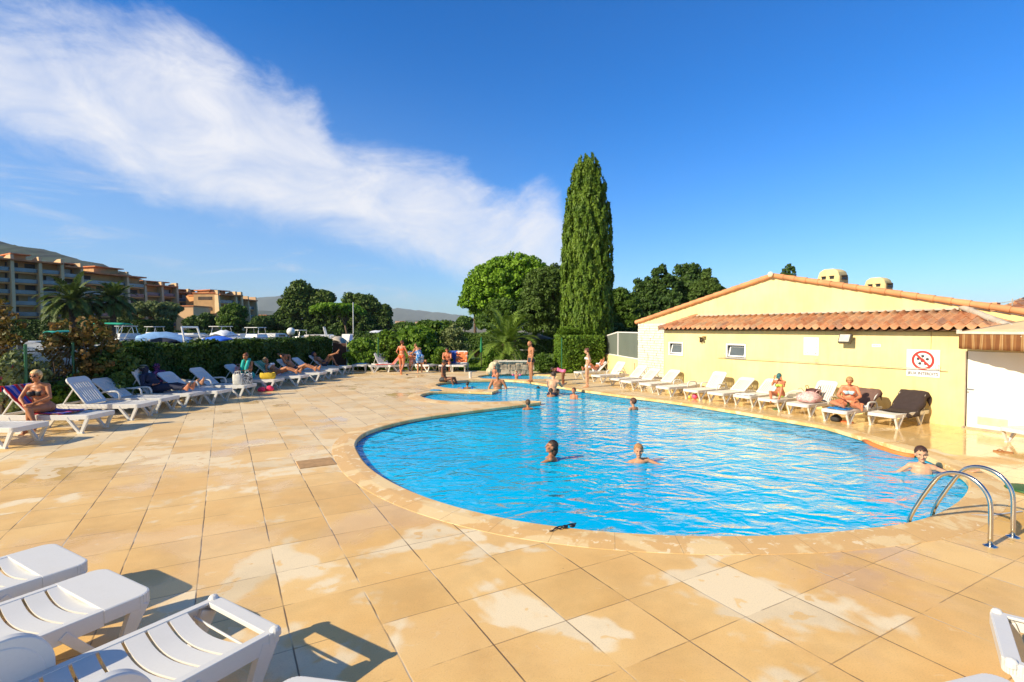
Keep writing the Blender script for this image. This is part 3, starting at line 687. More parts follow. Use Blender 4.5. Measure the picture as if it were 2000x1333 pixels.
# awning
t = thing('awning', 'brown and cream striped awning with hanging valance beside the white doors', 'awning', (0, 0, 0))
A = Wp(-.02, -.45, 2.13); B = Wp(-2.6, -1.7, 2.13); A2 = Wp(-1.3, -.03, 2.45); B2 = Wp(-4.4, -.03, 2.5)
def stripe_mat():
    m = D.materials.new('awning_stripes'); m.use_nodes = True; t_ = NT(m.node_tree); b = t_.n['Principled BSDF']; tc = t_.add('ShaderNodeTexCoord')
    s = t_.add('ShaderNodeSeparateXYZ'); t_.link(tc.outputs['UV'], s.inputs[0]); f = t_.math('FRACT', t_.math('DIVIDE', s.outputs[0], .20))
    c = t_.ramp(f, [(0, (.30, .12, .04)), (.42, (.30, .12, .04)), (.46, (.62, .38, .16)), (.6, (.45, .22, .07)), (.66, (.70, .50, .26)), (.74, (.34, .14, .04)), (.96, (.42, .2, .07))])
    t_.link(t_.mix(.25, c, t_.ramp(t_.noise(tc.outputs['Object'], 9, 4), [(.3, .5), (.7, 1.0)]), 'MULTIPLY'), b.inputs['Base Color']); b.inputs['Roughness'].default_value = .85
    tl = t_.add('ShaderNodeBsdfTranslucent'); t_.link(c, tl.inputs[0]); mx = t_.add('ShaderNodeMixShader'); mx.inputs[0].default_value = .3
    t_.link(b.outputs[0], mx.inputs[1]); t_.link(tl.outputs[0], mx.inputs[2]); t_.link(mx.outputs[0], t_.n['Material Output'].inputs[0]); return m
am = stripe_mat()
def cloth_strip(name, fa, fb, n, parent, mat, thick=.006, rows=1):
    bm = bmesh.new(); uv = bm.loops.layers.uv.new('UVMap'); g_ = []
    for i in range(n+1):
        a, b_ = fa(i/n), fb(i/n); g_.append([bm.verts.new(a.lerp(b_, j/rows)) for j in range(rows+1)])
    Lc = sum((g_[i+1][0].co-g_[i][0].co).length for i in range(n))
    for i in range(n):
        for j in range(rows):
            f = bm.faces.new((g_[i][j], g_[i+1][j], g_[i+1][j+1], g_[i][j+1])); f.smooth = True
            for lp, (uu, vv) in zip(f.loops, ((i, j), (i+1, j), (i+1, j+1), (i, j+1))): lp[uv].uv = (uu/n*Lc, vv/rows)
    me = D.meshes.new(name); bm.to_mesh(me); bm.free(); me.materials.append(mat); o = D.objects.new(name, me); COL.objects.link(o)
    s = o.modifiers.new('thickness', 'SOLIDIFY'); s.thickness = thick
    if parent: o.parent = parent
    return o
am2 = M('awning_canvas', (.62, .47, .28), .85, .12, 1.5)
cloth_strip('canopy', lambda u: A.lerp(B, u), lambda u: A2.lerp(B2, u) + Vector((0, 0, -.04*math.sin(u*9)**2)), 20, t, am2, rows=4)
cloth_strip('valance', lambda u: A.lerp(B, u) + Vector((0, 0, -.05)), lambda u: A.lerp(B, u) + Vector((.01*math.sin(u*60), .02*math.sin(u*47), -.36 - .012*abs(math.sin(u*40)))), 90, t, am, rows=3)
mb = MB(); mb.beam(A + Vector((0, 0, -.02)), B + Vector((0, 0, -.02)), .05, .05); mb.box(tuple(A), (.07, .07, .09)); mb.beam(A2 + Vector((0, 0, -.1)), A.lerp(B, .45) + Vector((0, 0, -.1)), .035, .05); mb.beam(A2, B2, .09, .09); mb.build('awning_frame', M('awning_frame', (.72, .66, .54), .4), t, bevel=.006)
# ================================================================ VEGETATION
def rand_dirs(n):
    v = rng.normal(size=(n, 3)); return v/np.linalg.norm(v, axis=1, keepdims=True)
def leaf_quads(P, N, size, jit=.7, aspect=1.6):
    n = len(P); N = N + rng.normal(0, jit, (n, 3)); N /= np.linalg.norm(N, axis=1, keepdims=True)
    U = np.cross(N, rand_dirs(n)); U /= np.linalg.norm(U, axis=1, keepdims=True) + 1e-9; V = np.cross(N, U)
    s = size*rng.uniform(.55, 1.3, (n, 1)); return P, U*s*aspect/2, V*s/2
def clumps(blobs, nc, rc, npc, fill_=.35):
    """sub-clumps scattered over ellipsoids; leaves on each sub-clump's shell"""
    P = []; N = []
    wts = np.array([b[1][0]*b[1][1] + b[1][0]*b[1][2] for b in blobs], float); wts /= wts.sum()
    for k in range(nc):
        b = blobs[rng.choice(len(blobs), p=wts)]; c, r_ = np.array(b[0], float), np.array(b[1], float)
        d = rand_dirs(1)[0]
        if d[2] < -.35 and rng.random() < .6: d[2] *= -1
        rad = 1 - fill_*rng.random()**1.6
        cc = c + d*r_*rad; rr = rc*rng.uniform(.55, 1.35)
        q = rand_dirs(npc); out = q + .45*d; out /= np.linalg.norm(out, axis=1, keepdims=True)
        P.append(cc + q*rr*rng.uniform(.6, 1.05, (npc, 1))*np.array([1, 1, .8])); N.append(out)
    return np.concatenate(P), np.concatenate(N)
def tree(name, label, base, blobs, nc, rc, npc, size, lmat, trunk_pts=None, trunk_r=.2, cat='tree', group=None, bark=None, core=True, jit=.7, extra=()):
    base = Vector(base); t = thing(name, label, cat, tuple(base), 0, group)
    P, N = clumps(blobs, int(nc*1.9), rc*.62, int(npc*.95)); size *= .66
    quads_mesh('crown', *leaf_quads(P, N, size, jit), lmat, t)
    mb = MB()
    if trunk_pts is None: trunk_pts = [(0, 0, -.1), (.02, 0, blobs[0][0][2])]
    pts = [Vector(p) for p in trunk_pts]; n_ = len(pts)
    mb.tube(pts, [trunk_r*(1 - .6*i/(n_-1)) for i in range(n_)], 9)
    for k in range(7):
        b = blobs[k % len(blobs)]; d = Vector(rand_dirs(1)[0]); d.z = abs(d.z)*.6
        e = Vector(b[0]) + Vector((d.x*b[1][0], d.y*b[1][1], d.z*b[1][2]))*.75; s_ = pts[-1].lerp(pts[-2], random.random()*.5)
        mb.tube([s_, s_.lerp(e, .5) + Vector((0, 0, .1)), e], [trunk_r*.4, trunk_r*.25, trunk_r*.08], 6)
    mb.build('trunk', bark or BARK, t, smooth=True)
    return t
BARK = M('bark', (.13, .085, .055), .95, .35, 6, bump=.6, bscale=12)
L_pine = leaf_mat('pine_needles', (.09, .20, .012), (.24, .40, .025), .8, .2)
L_cyp = leaf_mat('cypress_leaf', (.055, .125, .014), (.17, .26, .025), 1.5, .15)
L_dark = leaf_mat('dark_leaf', (.030, .072, .016), (.085, .15, .026), .7, .15)
L_mid = leaf_mat('mid_leaf', (.05, .11, .012), (.12, .20, .025), .9, .25)
L_oak = leaf_mat('oak_leaf', (.055, .105, .02), (.12, .19, .035), 1.1, .2)
L_lite = leaf_mat('light_leaf', (.09, .19, .015), (.20, .32, .04), 1.2, .3)
L_olive = leaf_mat('olive_leaf', (.12, .16, .06), (.22, .26, .10), 1.5, .2)
L_thuja = leaf_mat('thuja_leaf', (.07, .15, .012), (.16, .26, .02), 1.4, .2)
L_hedge = leaf_mat('hedge_leaf', (.022, .060, .008), (.07, .13, .014), 1.6, .15)
L_red = leaf_mat('photinia_leaf', (.06, .11, .02), (.27, .13, .04), 2.2, .3)
L_far = leaf_mat('far_leaf', (.045, .09, .015), (.12, .18, .03), .25, .1)
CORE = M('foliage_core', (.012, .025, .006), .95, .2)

def px_tree(name, label, px, Y, z0, blobs_px, **k):
    """blobs in pixels relative sizes -> metres at distance Y"""
    m = Y/F_; base = At(px, HZ, Y); base.z = z0; bl = []
    for (bx, by, rx, rz) in blobs_px:
        z = EYE + (HZ - by)*m - z0; bl.append((((bx-px)*m, random.uniform(-.2, .2)*rx*m, z), (rx*m, rx*m*.9, rz*m)))
    return tree(name, label, base, bl, **k)

# tall Italian cypress
def cypress(px, Y, topy, halfw, base_y, label, n=46000, tw=.16):
    m = Y/F_; b = At(px, HZ, Y); b.z = 0; Hh = EYE + (HZ-topy)*m; hw = halfw*m
    t = thing('cypress_tree', label, 'tree', tuple(b))
    z = rng.random(n)**.9; th = rng.random(n)*2*math.pi
    prof = np.interp(z, [0, .06, .2, .45, .7, .85, .94, 1], [.80, .92, .99, 1.0, .88, .66, .42, .06])
    # upright sprays: ridges in angle, broken by height
    rid = .5+.5*np.sin(th*7 + 2.2*np.sin(z*9) + 3*np.sin(th*2+z*5)); rid2 = .5+.5*np.sin(th*17 + z*31 + np.sin(z*70+th*3)*1.3)
    r_ = hw*prof*(.74 + .14*rid + .15*rid2**1.5 + rng.normal(0, .035, n))
    P = np.stack([r_*np.cos(th), r_*np.sin(th), z*Hh + rng.normal(0, .05, n)], 1)
    k = 420; tz = rng.random(k)**.9*.99; tth = rng.random(k)*2*math.pi; tp = np.interp(tz, [0, .06, .2, .45, .7, .85, .94, 1], [.80, .92, .99, 1.0, .88, .66, .42, .06]); m2 = 34
    h2 = rng.random((k, m2)); rr = (hw*tp*.96)[:, None] + .02 + .10*np.sin(h2*3.0) + rng.normal(0, .02, (k, m2)); th2 = tth[:, None] + rng.normal(0, .045, (k, m2))*(1.2-h2)
    P = np.concatenate([P, np.stack([rr*np.cos(th2), rr*np.sin(th2), (tz*Hh)[:, None] + h2*.50], 2).reshape(-1, 3)]); th = np.concatenate([th, th2.ravel()]); n = len(P)
    N = np.stack([np.cos(th), np.sin(th), np.full(n, .25)], 1)
    sl_ = np.gradient(np.interp(np.linspace(0, 1, 200), [0, 1], [0, 1]))
    N2 = N + rng.normal(0, .55, (n, 3)); N2 /= np.linalg.norm(N2, axis=1, keepdims=True)
    up = np.stack([np.cos(th)*.25, np.sin(th)*.25, np.ones(n)], 1) + rng.normal(0, .22, (n, 3)); U = np.cross(N2, up); U /= np.linalg.norm(U, axis=1, keepdims=True); V = np.cross(U, N2)
    s = rng.uniform(.6, 1.3, (n, 1)); quads_mesh('crown', P, U*s*.028, V*s*.10, L_cyp, t)
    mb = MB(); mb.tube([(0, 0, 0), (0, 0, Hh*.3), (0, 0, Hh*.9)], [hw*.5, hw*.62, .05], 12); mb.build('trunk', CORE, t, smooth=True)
    return t
cypress(1146, 27.5, 316, 49, 725, 'very tall dark green column cypress standing behind the poolside hedge')

# big stone pine with its dense dome
Yp = 52; px_tree('stone_pine', 'large bright green stone pine with a broad rounded dome', 988, Yp, 0,
    [(985, 565, 78, 55), (940, 585, 42, 36), (1010, 545, 66, 46), (1050, 575, 48, 45), (965, 590, 55, 40), (1005, 600, 60, 32)],
    nc=620, rc=.62, npc=75, size=.20, lmat=L_pine, trunk_pts=[(0, 0, 0), (.1, 0, 2.4), (0, 0, 5)], trunk_r=.45)
px_tree('holm_oak', 'round grey-green oak with dark trunk between the pine and the cypress', 1088, 31, 0,
    [(1062, 572, 42, 46), (1082, 560, 34, 40), (1050, 610, 36, 34), (1085, 615, 32, 38), (1066, 640, 34, 20)],
    nc=420, rc=.32, npc=60, size=.10, lmat=L_oak, trunk_pts=[(0.1, 0, -.1), (0, 0, 1.2), (-.1, 0, 3)], trunk_r=.28)
px_tree('leafy_tree', 'yellow-green tree at the foot of the stone pine', 1005, 44, 0,
    [(985, 612, 38, 26), (1020, 622, 34, 28), (1045, 628, 30, 26), (960, 632, 30, 18)], nc=260, rc=.5, npc=50, size=.16, lmat=L_mid, trunk_r=.15)
# trees behind the pool house
px_tree('dark_pine', 'dark pointed tree tallest among those behind the pool house, left peak', 1290, 36, 0,
    [(1275, 600, 34, 50), (1294, 550, 7, 34), (1281, 552, 6, 34), (1264, 575, 9, 30), (1247, 580, 8, 34), (1250, 610, 28, 42), (1300, 610, 40, 44), (1308, 570, 10, 36)], nc=380, rc=.36, npc=70, size=.14, lmat=L_dark, trunk_r=.25, group='dark trees behind the pool house')
px_tree('dark_pine', 'broad dark tree behind the pool house roof, in the middle of the dark row', 1345, 38, 0,
    [(1345, 585, 34, 46), (1326, 545, 8, 28), (1342, 538, 9, 22), (1356, 542, 8, 26), (1368, 550, 8, 26), (1345, 615, 42, 45)], nc=300, rc=.45, npc=70, size=.14, lmat=L_dark, trunk_r=.25, group='dark trees behind the pool house')
px_tree('dark_pine', 'thinner olive-tinted tree at the right end of the dark row behind the roof', 1385, 36, 0,
    [(1380, 562, 9, 36), (1392, 575, 12, 30), (1408, 580, 10, 18), (1368, 590, 20, 40)], nc=170, rc=.34, npc=60, size=.12, lmat=L_oak, trunk_r=.2, group='dark trees behind the pool house')
px_tree('pale_green_tree', 'light green tree left of the dark trees and right of the cypress', 1212, 33, 0,
    [(1208, 590, 20, 26), (1225, 612, 28, 34), (1205, 628, 22, 30), (1240, 640, 22, 22)], nc=220, rc=.36, npc=60, size=.12, lmat=L_mid, trunk_r=.15)
px_tree('dark_shrub', 'low dark shrub filling the gap beside the glass screen', 1225, 30, 0,
    [(1200, 660, 26, 26), (1230, 668, 26, 24), (1265, 655, 24, 30)], nc=150, rc=.3, npc=50, size=.10, lmat=L_dark, trunk_r=.12, cat='shrub')
px_tree('small_cypress', 'tip of a small cypress peeping over the roof ridge', 1540, 48, 0, [(1540, 545, 13, 28), (1540, 580, 14, 40)], nc=90, rc=.25, npc=60, size=.10, lmat=L_dark, trunk_r=.1)
px_tree('roadside_tree', 'small green tree behind the tiled roof at the right edge', 1996, 40, 0, [(1990, 606, 20, 12), (2015, 600, 24, 16), (2000, 620, 28, 16)], nc=90, rc=.35, npc=60, size=.13, lmat=L_mid, trunk_r=.15)
# canal-side group
gk = 'trees on the far side of the marina'
Yg = 98
def gt(label, px, blobs, lmat=L_far, nc=240, rc=.95, name='evergreen_tree', **k):
    return px_tree(name, label, px, k.pop('Y', Yg), -.1, blobs, nc=nc, rc=rc, npc=60, size=.33, lmat=lmat, trunk_r=k.pop('tr', .35), group=gk, **k)
gt('tallest grey-green tree at the left of the clump beyond the boats', 585, [(588, 585, 26, 34), (572, 605, 24, 36), (600, 600, 24, 36)])
gt('rounded tree just right of the tallest one in the clump', 620, [(622, 595, 22, 28), (636, 588, 16, 20), (628, 618, 28, 30)])
gt('domed tree right of the middle of the clump, behind the umbrella pine', 705, [(705, 600, 30, 24), (690, 590, 20, 16), (722, 612, 22, 30), (700, 630, 36, 24)])
gt('slim dark tree at the right end of the clump', 752, [(753, 612, 11, 16), (752, 632, 13, 20)], nc=110, rc=.6)
gt('low dark bushes beside the canal left of the clump', 550, [(552, 628, 18, 18), (540, 638, 16, 14), (575, 640, 24, 16)], L_dark, nc=140)
gt('low dark bushes under the umbrella pine', 670, [(620, 643, 30, 14), (670, 646, 34, 12), (720, 645, 34, 14)], L_dark, nc=190)
px_tree('umbrella_pine', 'flat-topped umbrella pine in front of the clump', 665, 88, -.1, [(655, 603, 46, 9), (640, 607, 34, 8), (680, 610, 34, 8)],
    nc=260, rc=.55, npc=60, size=.26, lmat=L_pine, trunk_pts=[(1.0, 0, 0), (1.1, 0, 1.5), (.6, 0, 3.6)], trunk_r=.28, group=gk)
for lab, px, bl, mt in (('small round green tree in front of the end apartment block', 455, [(455, 615, 24, 20), (455, 632, 26, 16)], L_mid),
        ('dark small tree between the end block and the clump', 520, [(512, 632, 20, 12), (498, 640, 16, 10)], L_dark),
        ('wispy grey pine in front of the terraced apartments', 300, [(300, 603, 44, 12), (270, 612, 26, 10), (322, 618, 22, 12), (250, 622, 20, 10)], L_olive),
        ('dark bushes below the lit apartment wall', 400, [(385, 632, 20, 12), (405, 628, 16, 14)], L_dark)):
    px_tree('bank_tree', lab, px, 92, -.1, bl, nc=150, rc=.75, npc=55, size=.28, lmat=mt, trunk_r=.2, group=gk)
px_tree('distant_tree', 'small tree on the skyline at the end of the marina', 908, 120, -.1, [(908, 628, 14, 8), (905, 636, 16, 8)], nc=90, rc=.8, npc=50, size=.35, lmat=L_mid, trunk_r=.2, group=gk)
px_tree('distant_tree', 'row of scrub on the skyline left of the leafy bushes', 820, 118, -.1, [(790, 640, 22, 8), (835, 638, 22, 10), (870, 637, 20, 9)], nc=120, rc=.9, npc=50, size=.35, lmat=L_mid, trunk_r=.2, group=gk)

# palms
def frond_geo(mb, root, az_, lift, length, droop, leaf, nl, wd, stem=.03):
    pts = []; n_ = 12
    d0 = Vector((math.cos(az_)*math.cos(lift), math.sin(az_)*math.cos(lift), math.sin(lift)))
    p = Vector(root); d = d0.copy()
    for i in range(n_+1):
        pts.append(p.copy()); p = p + d*(length/n_); d = (d + Vector((0, 0, -droop/n_*(.4+1.4*i/n_)))).normalized()
    mb.tube(pts, [stem*(1-.85*i/n_) for i in range(n_+1)], 5)
    side = Vector((-math.sin(az_), math.cos(az_), 0))
    for k in range(nl):
        t = .12 + .88*k/nl; i = min(int(t*n_), n_-1); f = t*n_-i; q = pts[i].lerp(pts[i+1], f); dd = (pts[i+1]-pts[i]).normalized(); upv = side.cross(dd)*-1
        ll = leaf*(math.sin(math.pi*min(1, t*1.05))**.6*.9+.15)
        for sg in (-1, 1):
            tip = q + (side*sg*.75 + dd*.65 + upv*.22 + Vector((0, 0, -.18)) + Vector((random.uniform(-.12, .12),)*3))*ll
            m_ = q.lerp(tip, .5) + upv*ll*.06; wv = dd*wd*.5
            mb.raw([q-wv*.4, m_-wv, tip, m_+wv, q+wv*.4], [(0, 1, 2, 3, 4)])
def palm(px, Y, z0, crown_y, label, length, nf, trunk_r, name='date_palm', lifts=(-.5, 1.35), leaf=.5, nl=34, wd=.05, droop=1.5, group=None, lm=None):
    m = Y/F_; b = At(px, HZ, Y); b.z = z0; hz = EYE + (HZ-crown_y)*m - z0
    t = thing(name, label, 'palm tree', tuple(b), 0, group)
    mb = MB(); n_ = max(6, int(hz/.12)); pts = []; rs = []
    for i in range(n_+1): pts.append((0, 0, hz*i/n_)); rs.append(trunk_r*(1+.10*(i % 2))*(1.15 if i < 2 else 1))
    mb.tube(pts, rs, 11); mb.build('trunk', BARK, t)
    mb = MB()
    for k in range(nf):
        u = (k+.5)/nf; lift = lifts[1] + (lifts[0]-lifts[1])*u**.9; frond_geo(mb, (0, 0, hz-.05), k*2.39996 + random.uniform(-.2, .2), lift + random.uniform(-.1, .1), length*random.uniform(.85, 1.1), droop*random.uniform(.8, 1.2), leaf, nl, wd)
    mb.build('fronds', lm or L_palm, t)
    return t
L_palm = leaf_mat('palm_leaf', (.10, .17, .02), (.22, .32, .05), 1.0, .2)
L_palmd = leaf_mat('canal_palm_leaf', (.05, .09, .015), (.13, .17, .035), .6, .15)
palm(143, 74, -.1, 590, 'large date palm with a wide crown in front of the left apartments', 4.6, 64, .42, leaf=.85, nl=34, wd=.20, droop=1.7, group='date palms across the canal', lm=L_palmd)
palm(222, 78, -.1, 588, 'smaller date palm right of the large one across the canal', 3.9, 56, .38, leaf=.8, nl=32, wd=.19, droop=1.7, group='date palms across the canal', lm=L_palmd)
palm(990, 31, 0, 672, 'stocky palm with arching fronds on the lawn behind the low stone wall', 2.7, 40, .30, leaf=.50, nl=46, wd=.06, droop=1.5)
palm(928, 60, 0, 603, 'small fan palm with shaggy trunk left of the stone pine', 1.0, 26, .16, name='fan_palm', leaf=.5, nl=12, wd=.09, droop=2.2)

# hedges
def hedge(label, path, w, h, z0=0, n=20000, size=.06, lmat=None, name='hedge', up=.18, rough=.10, group=None):
    """clipped hedge along a ground path"""
    t = thing(name, label, 'hedge', (path[0][0], path[0][1], 0), 0, group); o = Vector((path[0][0], path[0][1], 0))
    pts = [Vector((p[0], p[1], 0)) - o for p in path]; seg = [(pts[i], pts[i+1]) for i in range(len(pts)-1)]; Ls = [(b-a).length for a, b in seg]; tot = sum(Ls)
    mb = MB()
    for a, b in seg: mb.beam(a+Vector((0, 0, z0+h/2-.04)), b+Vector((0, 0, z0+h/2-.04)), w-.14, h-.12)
    P = []; N = []
    peri = 2*h + w + 2*w*(h/tot)
    for (a, b), l in zip(seg, Ls):
        k = int(n*l/tot); u = rng.random(k)*(1+.0); d = np.array(b-a); sd = np.cross(d/np.linalg.norm(d), [0, 0, 1]); q = rng.random(k)*(2*h+w)
        off = np.where(q < h, -w/2, np.where(q < 2*h, w/2, q-2*h-w/2)); z = np.where(q < h, q, np.where(q < 2*h, q-h, h))
        bul = .06*np.sin(u*l*2.3)+.05*np.sin(u*l*5.1+z*3)
        nn = np.where((q < 2*h)[:, None], np.sign(off)[:, None]*sd[None, :], np.array([[0, 0, 1.]]))
        p = np.array(a)[None, :] + u[:, None]*d[None, :] + off[:, None]*sd[None, :]; p[:, 2] += z + z0
        p += nn*(bul[:, None] + rng.normal(0, rough*.45, (k, 1))); P.append(p); N.append(nn)
    for e, s_ in ((pts[0], -1), (pts[-1], 1)):              # the ends
        k = int(n*w/tot*.8)+60; a, b = (seg[0] if s_ < 0 else seg[-1]); d = np.array((b-a).normalized()); sd = np.cross(d, [0, 0, 1])
        p = np.array(e)[None, :] + sd*(rng.random((k, 1))-.5)*w + s_*d*rng.normal(0, .04, (k, 1)); p[:, 2] = z0 + rng.random(k)*h; P.append(p); N.append(np.tile(s_*d, (k, 1)))
    P = np.concatenate(P); N = np.concatenate(N); P, U, V = leaf_quads(P, N + np.array([0, 0, up]), size, .6, 1.8)
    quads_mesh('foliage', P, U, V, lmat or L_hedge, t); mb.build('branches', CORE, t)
    return t
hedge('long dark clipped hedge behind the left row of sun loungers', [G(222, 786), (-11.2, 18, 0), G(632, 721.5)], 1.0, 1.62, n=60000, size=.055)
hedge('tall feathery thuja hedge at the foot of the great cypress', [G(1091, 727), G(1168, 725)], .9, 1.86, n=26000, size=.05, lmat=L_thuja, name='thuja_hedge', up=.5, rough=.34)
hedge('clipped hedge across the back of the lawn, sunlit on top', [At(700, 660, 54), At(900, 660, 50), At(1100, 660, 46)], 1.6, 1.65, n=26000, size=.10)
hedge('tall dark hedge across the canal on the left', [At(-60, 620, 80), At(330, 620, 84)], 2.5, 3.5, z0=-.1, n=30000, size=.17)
hedge('low dark hedge across the canal behind the motor cruisers', [At(330, 650, 90), At(560, 650, 92), At(800, 650, 100)], 1.5, 1.8, z0=-.1, n=14000, size=.17)

def shrub(name, label, px, py, z0, hpx, wpx, lmat, n=150, rc=.16, size=.07, Y=None, npc=40, cat='shrub', stems=5, narrow=0, flowers=None, group=None):
    b = G(px, py) if Y is None else At(px, HZ, Y); b.z = z0; m = b.y/F_; hh, ww = hpx*m, wpx*m/2
    t = thing(name, label, cat, tuple(b), 0, group)
    bl = [((0, 0, hh*.55), (ww, ww, hh*.45)), ((ww*.2, 0, hh*.3), (ww*.95, ww, hh*.3)), ((-ww*.2, 0, hh*.72), (ww*.6, ww*.6, hh*.26))] if not narrow else [((0, 0, hh*.5), (ww, ww, hh*.5)), ((0, 0, hh*.3), (ww*1.1, ww, hh*.3))]
    P, N = clumps(bl, n, rc, npc, .8); quads_mesh('foliage', *leaf_quads(P, N, size), lmat, t)
    mb = MB()
    for k in range(stems):
        a = k*2.4; e = Vector((math.cos(a)*ww*.55, math.sin(a)*ww*.55, hh*random.uniform(.6, .85))); mb.tube([(0.03*math.cos(a), .03*math.sin(a), -.05), e*.5 + Vector((0, 0, hh*.08)), e], [.03, .02, .007], 5)
    mb.build('stems', BARK, t)
    if flowers:
        k = flowers[1]; d = rand_dirs(k); d[:, 2] = np.abs(d[:, 2]); P = np.array([0, 0, hh*.5]) + d*np.array([ww, ww, hh*.45]); P = np.repeat(P, 12, 0) + rng.normal(0, .03, (k*12, 3))
        quads_mesh('flowers', *leaf_quads(P, rand_dirs(len(P)), .05), flowers[0], t)
    return t
pinkf = M('pink_petals', (.65, .05, .12), .6)
shrub('photinia', 'tall reddish shrub at the very left edge above the sun loungers', 8, 812, 0, 225, 74, L_red, n=60, rc=.15, size=.06, npc=22)
shrub('photinia', 'red-tipped shrub left of the green fence post', 118, 806, 0, 178, 70, L_red, n=62, rc=.15, size=.06, npc=22)
shrub('photinia', 'red-tipped shrub right of the green fence post, next to the hedge', 182, 800, 0, 178, 84, L_red, n=85, rc=.15, size=.06, npc=24)
shrub('oleander', 'flowering oleander with pink blooms behind the woman in sunglasses', 40, 818, 0, 130, 90, L_olive, n=90, rc=.17, size=.06, flowers=(pinkf, 8), npc=26)
shrub('green_bush', 'leafy green bush below the red-tipped shrubs', 130, 806, 0, 72, 130, L_lite, n=130, rc=.16, size=.06, npc=30)
shrub('ivy_bush', 'brown-green bush covering the end of the long hedge', 222, 796, 0, 118, 80, L_oak, n=150, rc=.16, size=.055)
shrub('laurel_bush', 'bright green bush beside the blue-towelled lounger', 708, 722, 0, 58, 60, L_lite, n=130, rc=.22, size=.09)
shrub('slim_thuja', 'slim feathery conifer rising behind the towelled loungers', 758, 722, 0, 76, 44, L_thuja, n=150, rc=.2, size=.07, narrow=1)
shrub('fig_bush', 'large-leaved green bush behind the child on the lawn side', 812, 712, 0, 72, 76, L_lite, n=190, rc=.32, size=.15)
shrub('laurel_bush', 'broad light green bush beyond the lawn with rounded top', 852, 705, 0, 74, 96, L_mid, n=190, rc=.36, size=.14)
shrub('olive_tree', 'small grey olive tree on the lawn', 886, 712, 0, 76, 52, L_olive, n=120, rc=.22, size=.07, cat='tree')
shrub('slim_thuja', 'small pointed conifer left of the olive tree', 862, 724, 0, 50, 32, L_thuja, n=90, rc=.18, size=.06, narrow=1)
shrub('lawn_shrub', 'light green shrub at the foot of the stocky palm', 960, 716, 0, 34, 44, L_lite, n=90, rc=.2, size=.06)
shrub('lawn_shrub', 'low leafy shrub right of the standing man', 1062, 728, 0, 34, 40, L_mid, n=90, rc=.18, size=.06)
shrub('lawn_shrub', 'dark low shrub between the palm and the oak trunk', 1030, 716, 0, 26, 40, L_dark, n=70, rc=.2, size=.06)

# ================================================================ HILLS
def hill(name, prof, Y, depth, mat, z0=-4, seedv=0, bump=.02):
    vs = []; fs = []; n_ = 260; xs_ = [p[0] for p in prof]; rows = 12
    X = np.linspace(xs_[0], xs_[-1], n_); top = np.interp(X, xs_, [p[1] for p in prof])
    rr = np.random.default_rng(seedv); nz = sum(np.sin(X*f*.05*(1+.3*rr.random())+rr.random()*9)*a for f, a in ((1, 1.5), (2.7, .8), (6, .5), (14, .35), (30, .25)))
    top = HZ + (top - HZ)*(1 + nz*bump)
    for j in range(rows+1):
        f = j/rows; prz = math.sin(f*math.pi)**.8 if j not in (0, rows) else 0
        for i in range(n_):
            yy = Y + depth*(f-.5) ; m = Y/F_
            rid = 1 + .03*math.sin(i*.35+j*1.7)*math.sin(j*.9+i*.11)
            vs.append(((X[i]-CX)*m, yy, z0 + (max(0, EYE + (HZ-top[i])*m - z0))*prz*(rid if j != rows//2 else 1)))
    for j in range(rows):
        for i in range(n_-1): a = j*n_+i; fs.append((a, a+1, a+n_+1, a+n_))
    mb = MB(); mb.raw(vs, fs); return tag(mb.build(name, mat, smooth=True), kind='structure')
wood = M('wooded_hillside', (.018, .040, .014), .95, .55, .035, bump=.8, bscale=.05)
hill('wooded_hill', [(-500, 470), (-200, 462), (0, 474), (60, 484), (120, 498), (160, 508), (200, 522), (260, 548), (330, 590), (420, 640)], 1500, 900, wood, seedv=1, bump=.008)
mt = M('mountain_rock', (.05, .065, .045), .95, .3, .002)
hill('mountains', [(200, 640), (300, 600), (420, 578), (480, 584), (560, 580), (640, 592), (760, 603), (860, 610), (930, 622), (1050, 630), (1250, 636), (1500, 640)], 7000, 2400, mt, seedv=2, bump=.02)
hill('low_hills', [(380, 640), (480, 612), (540, 610), (600, 618), (760, 626), (850, 628), (950, 634), (1050, 640)], 3500, 900, M('low_wooded_hills', (.035, .055, .02), .95, .4, .01), seedv=5, bump=.05)

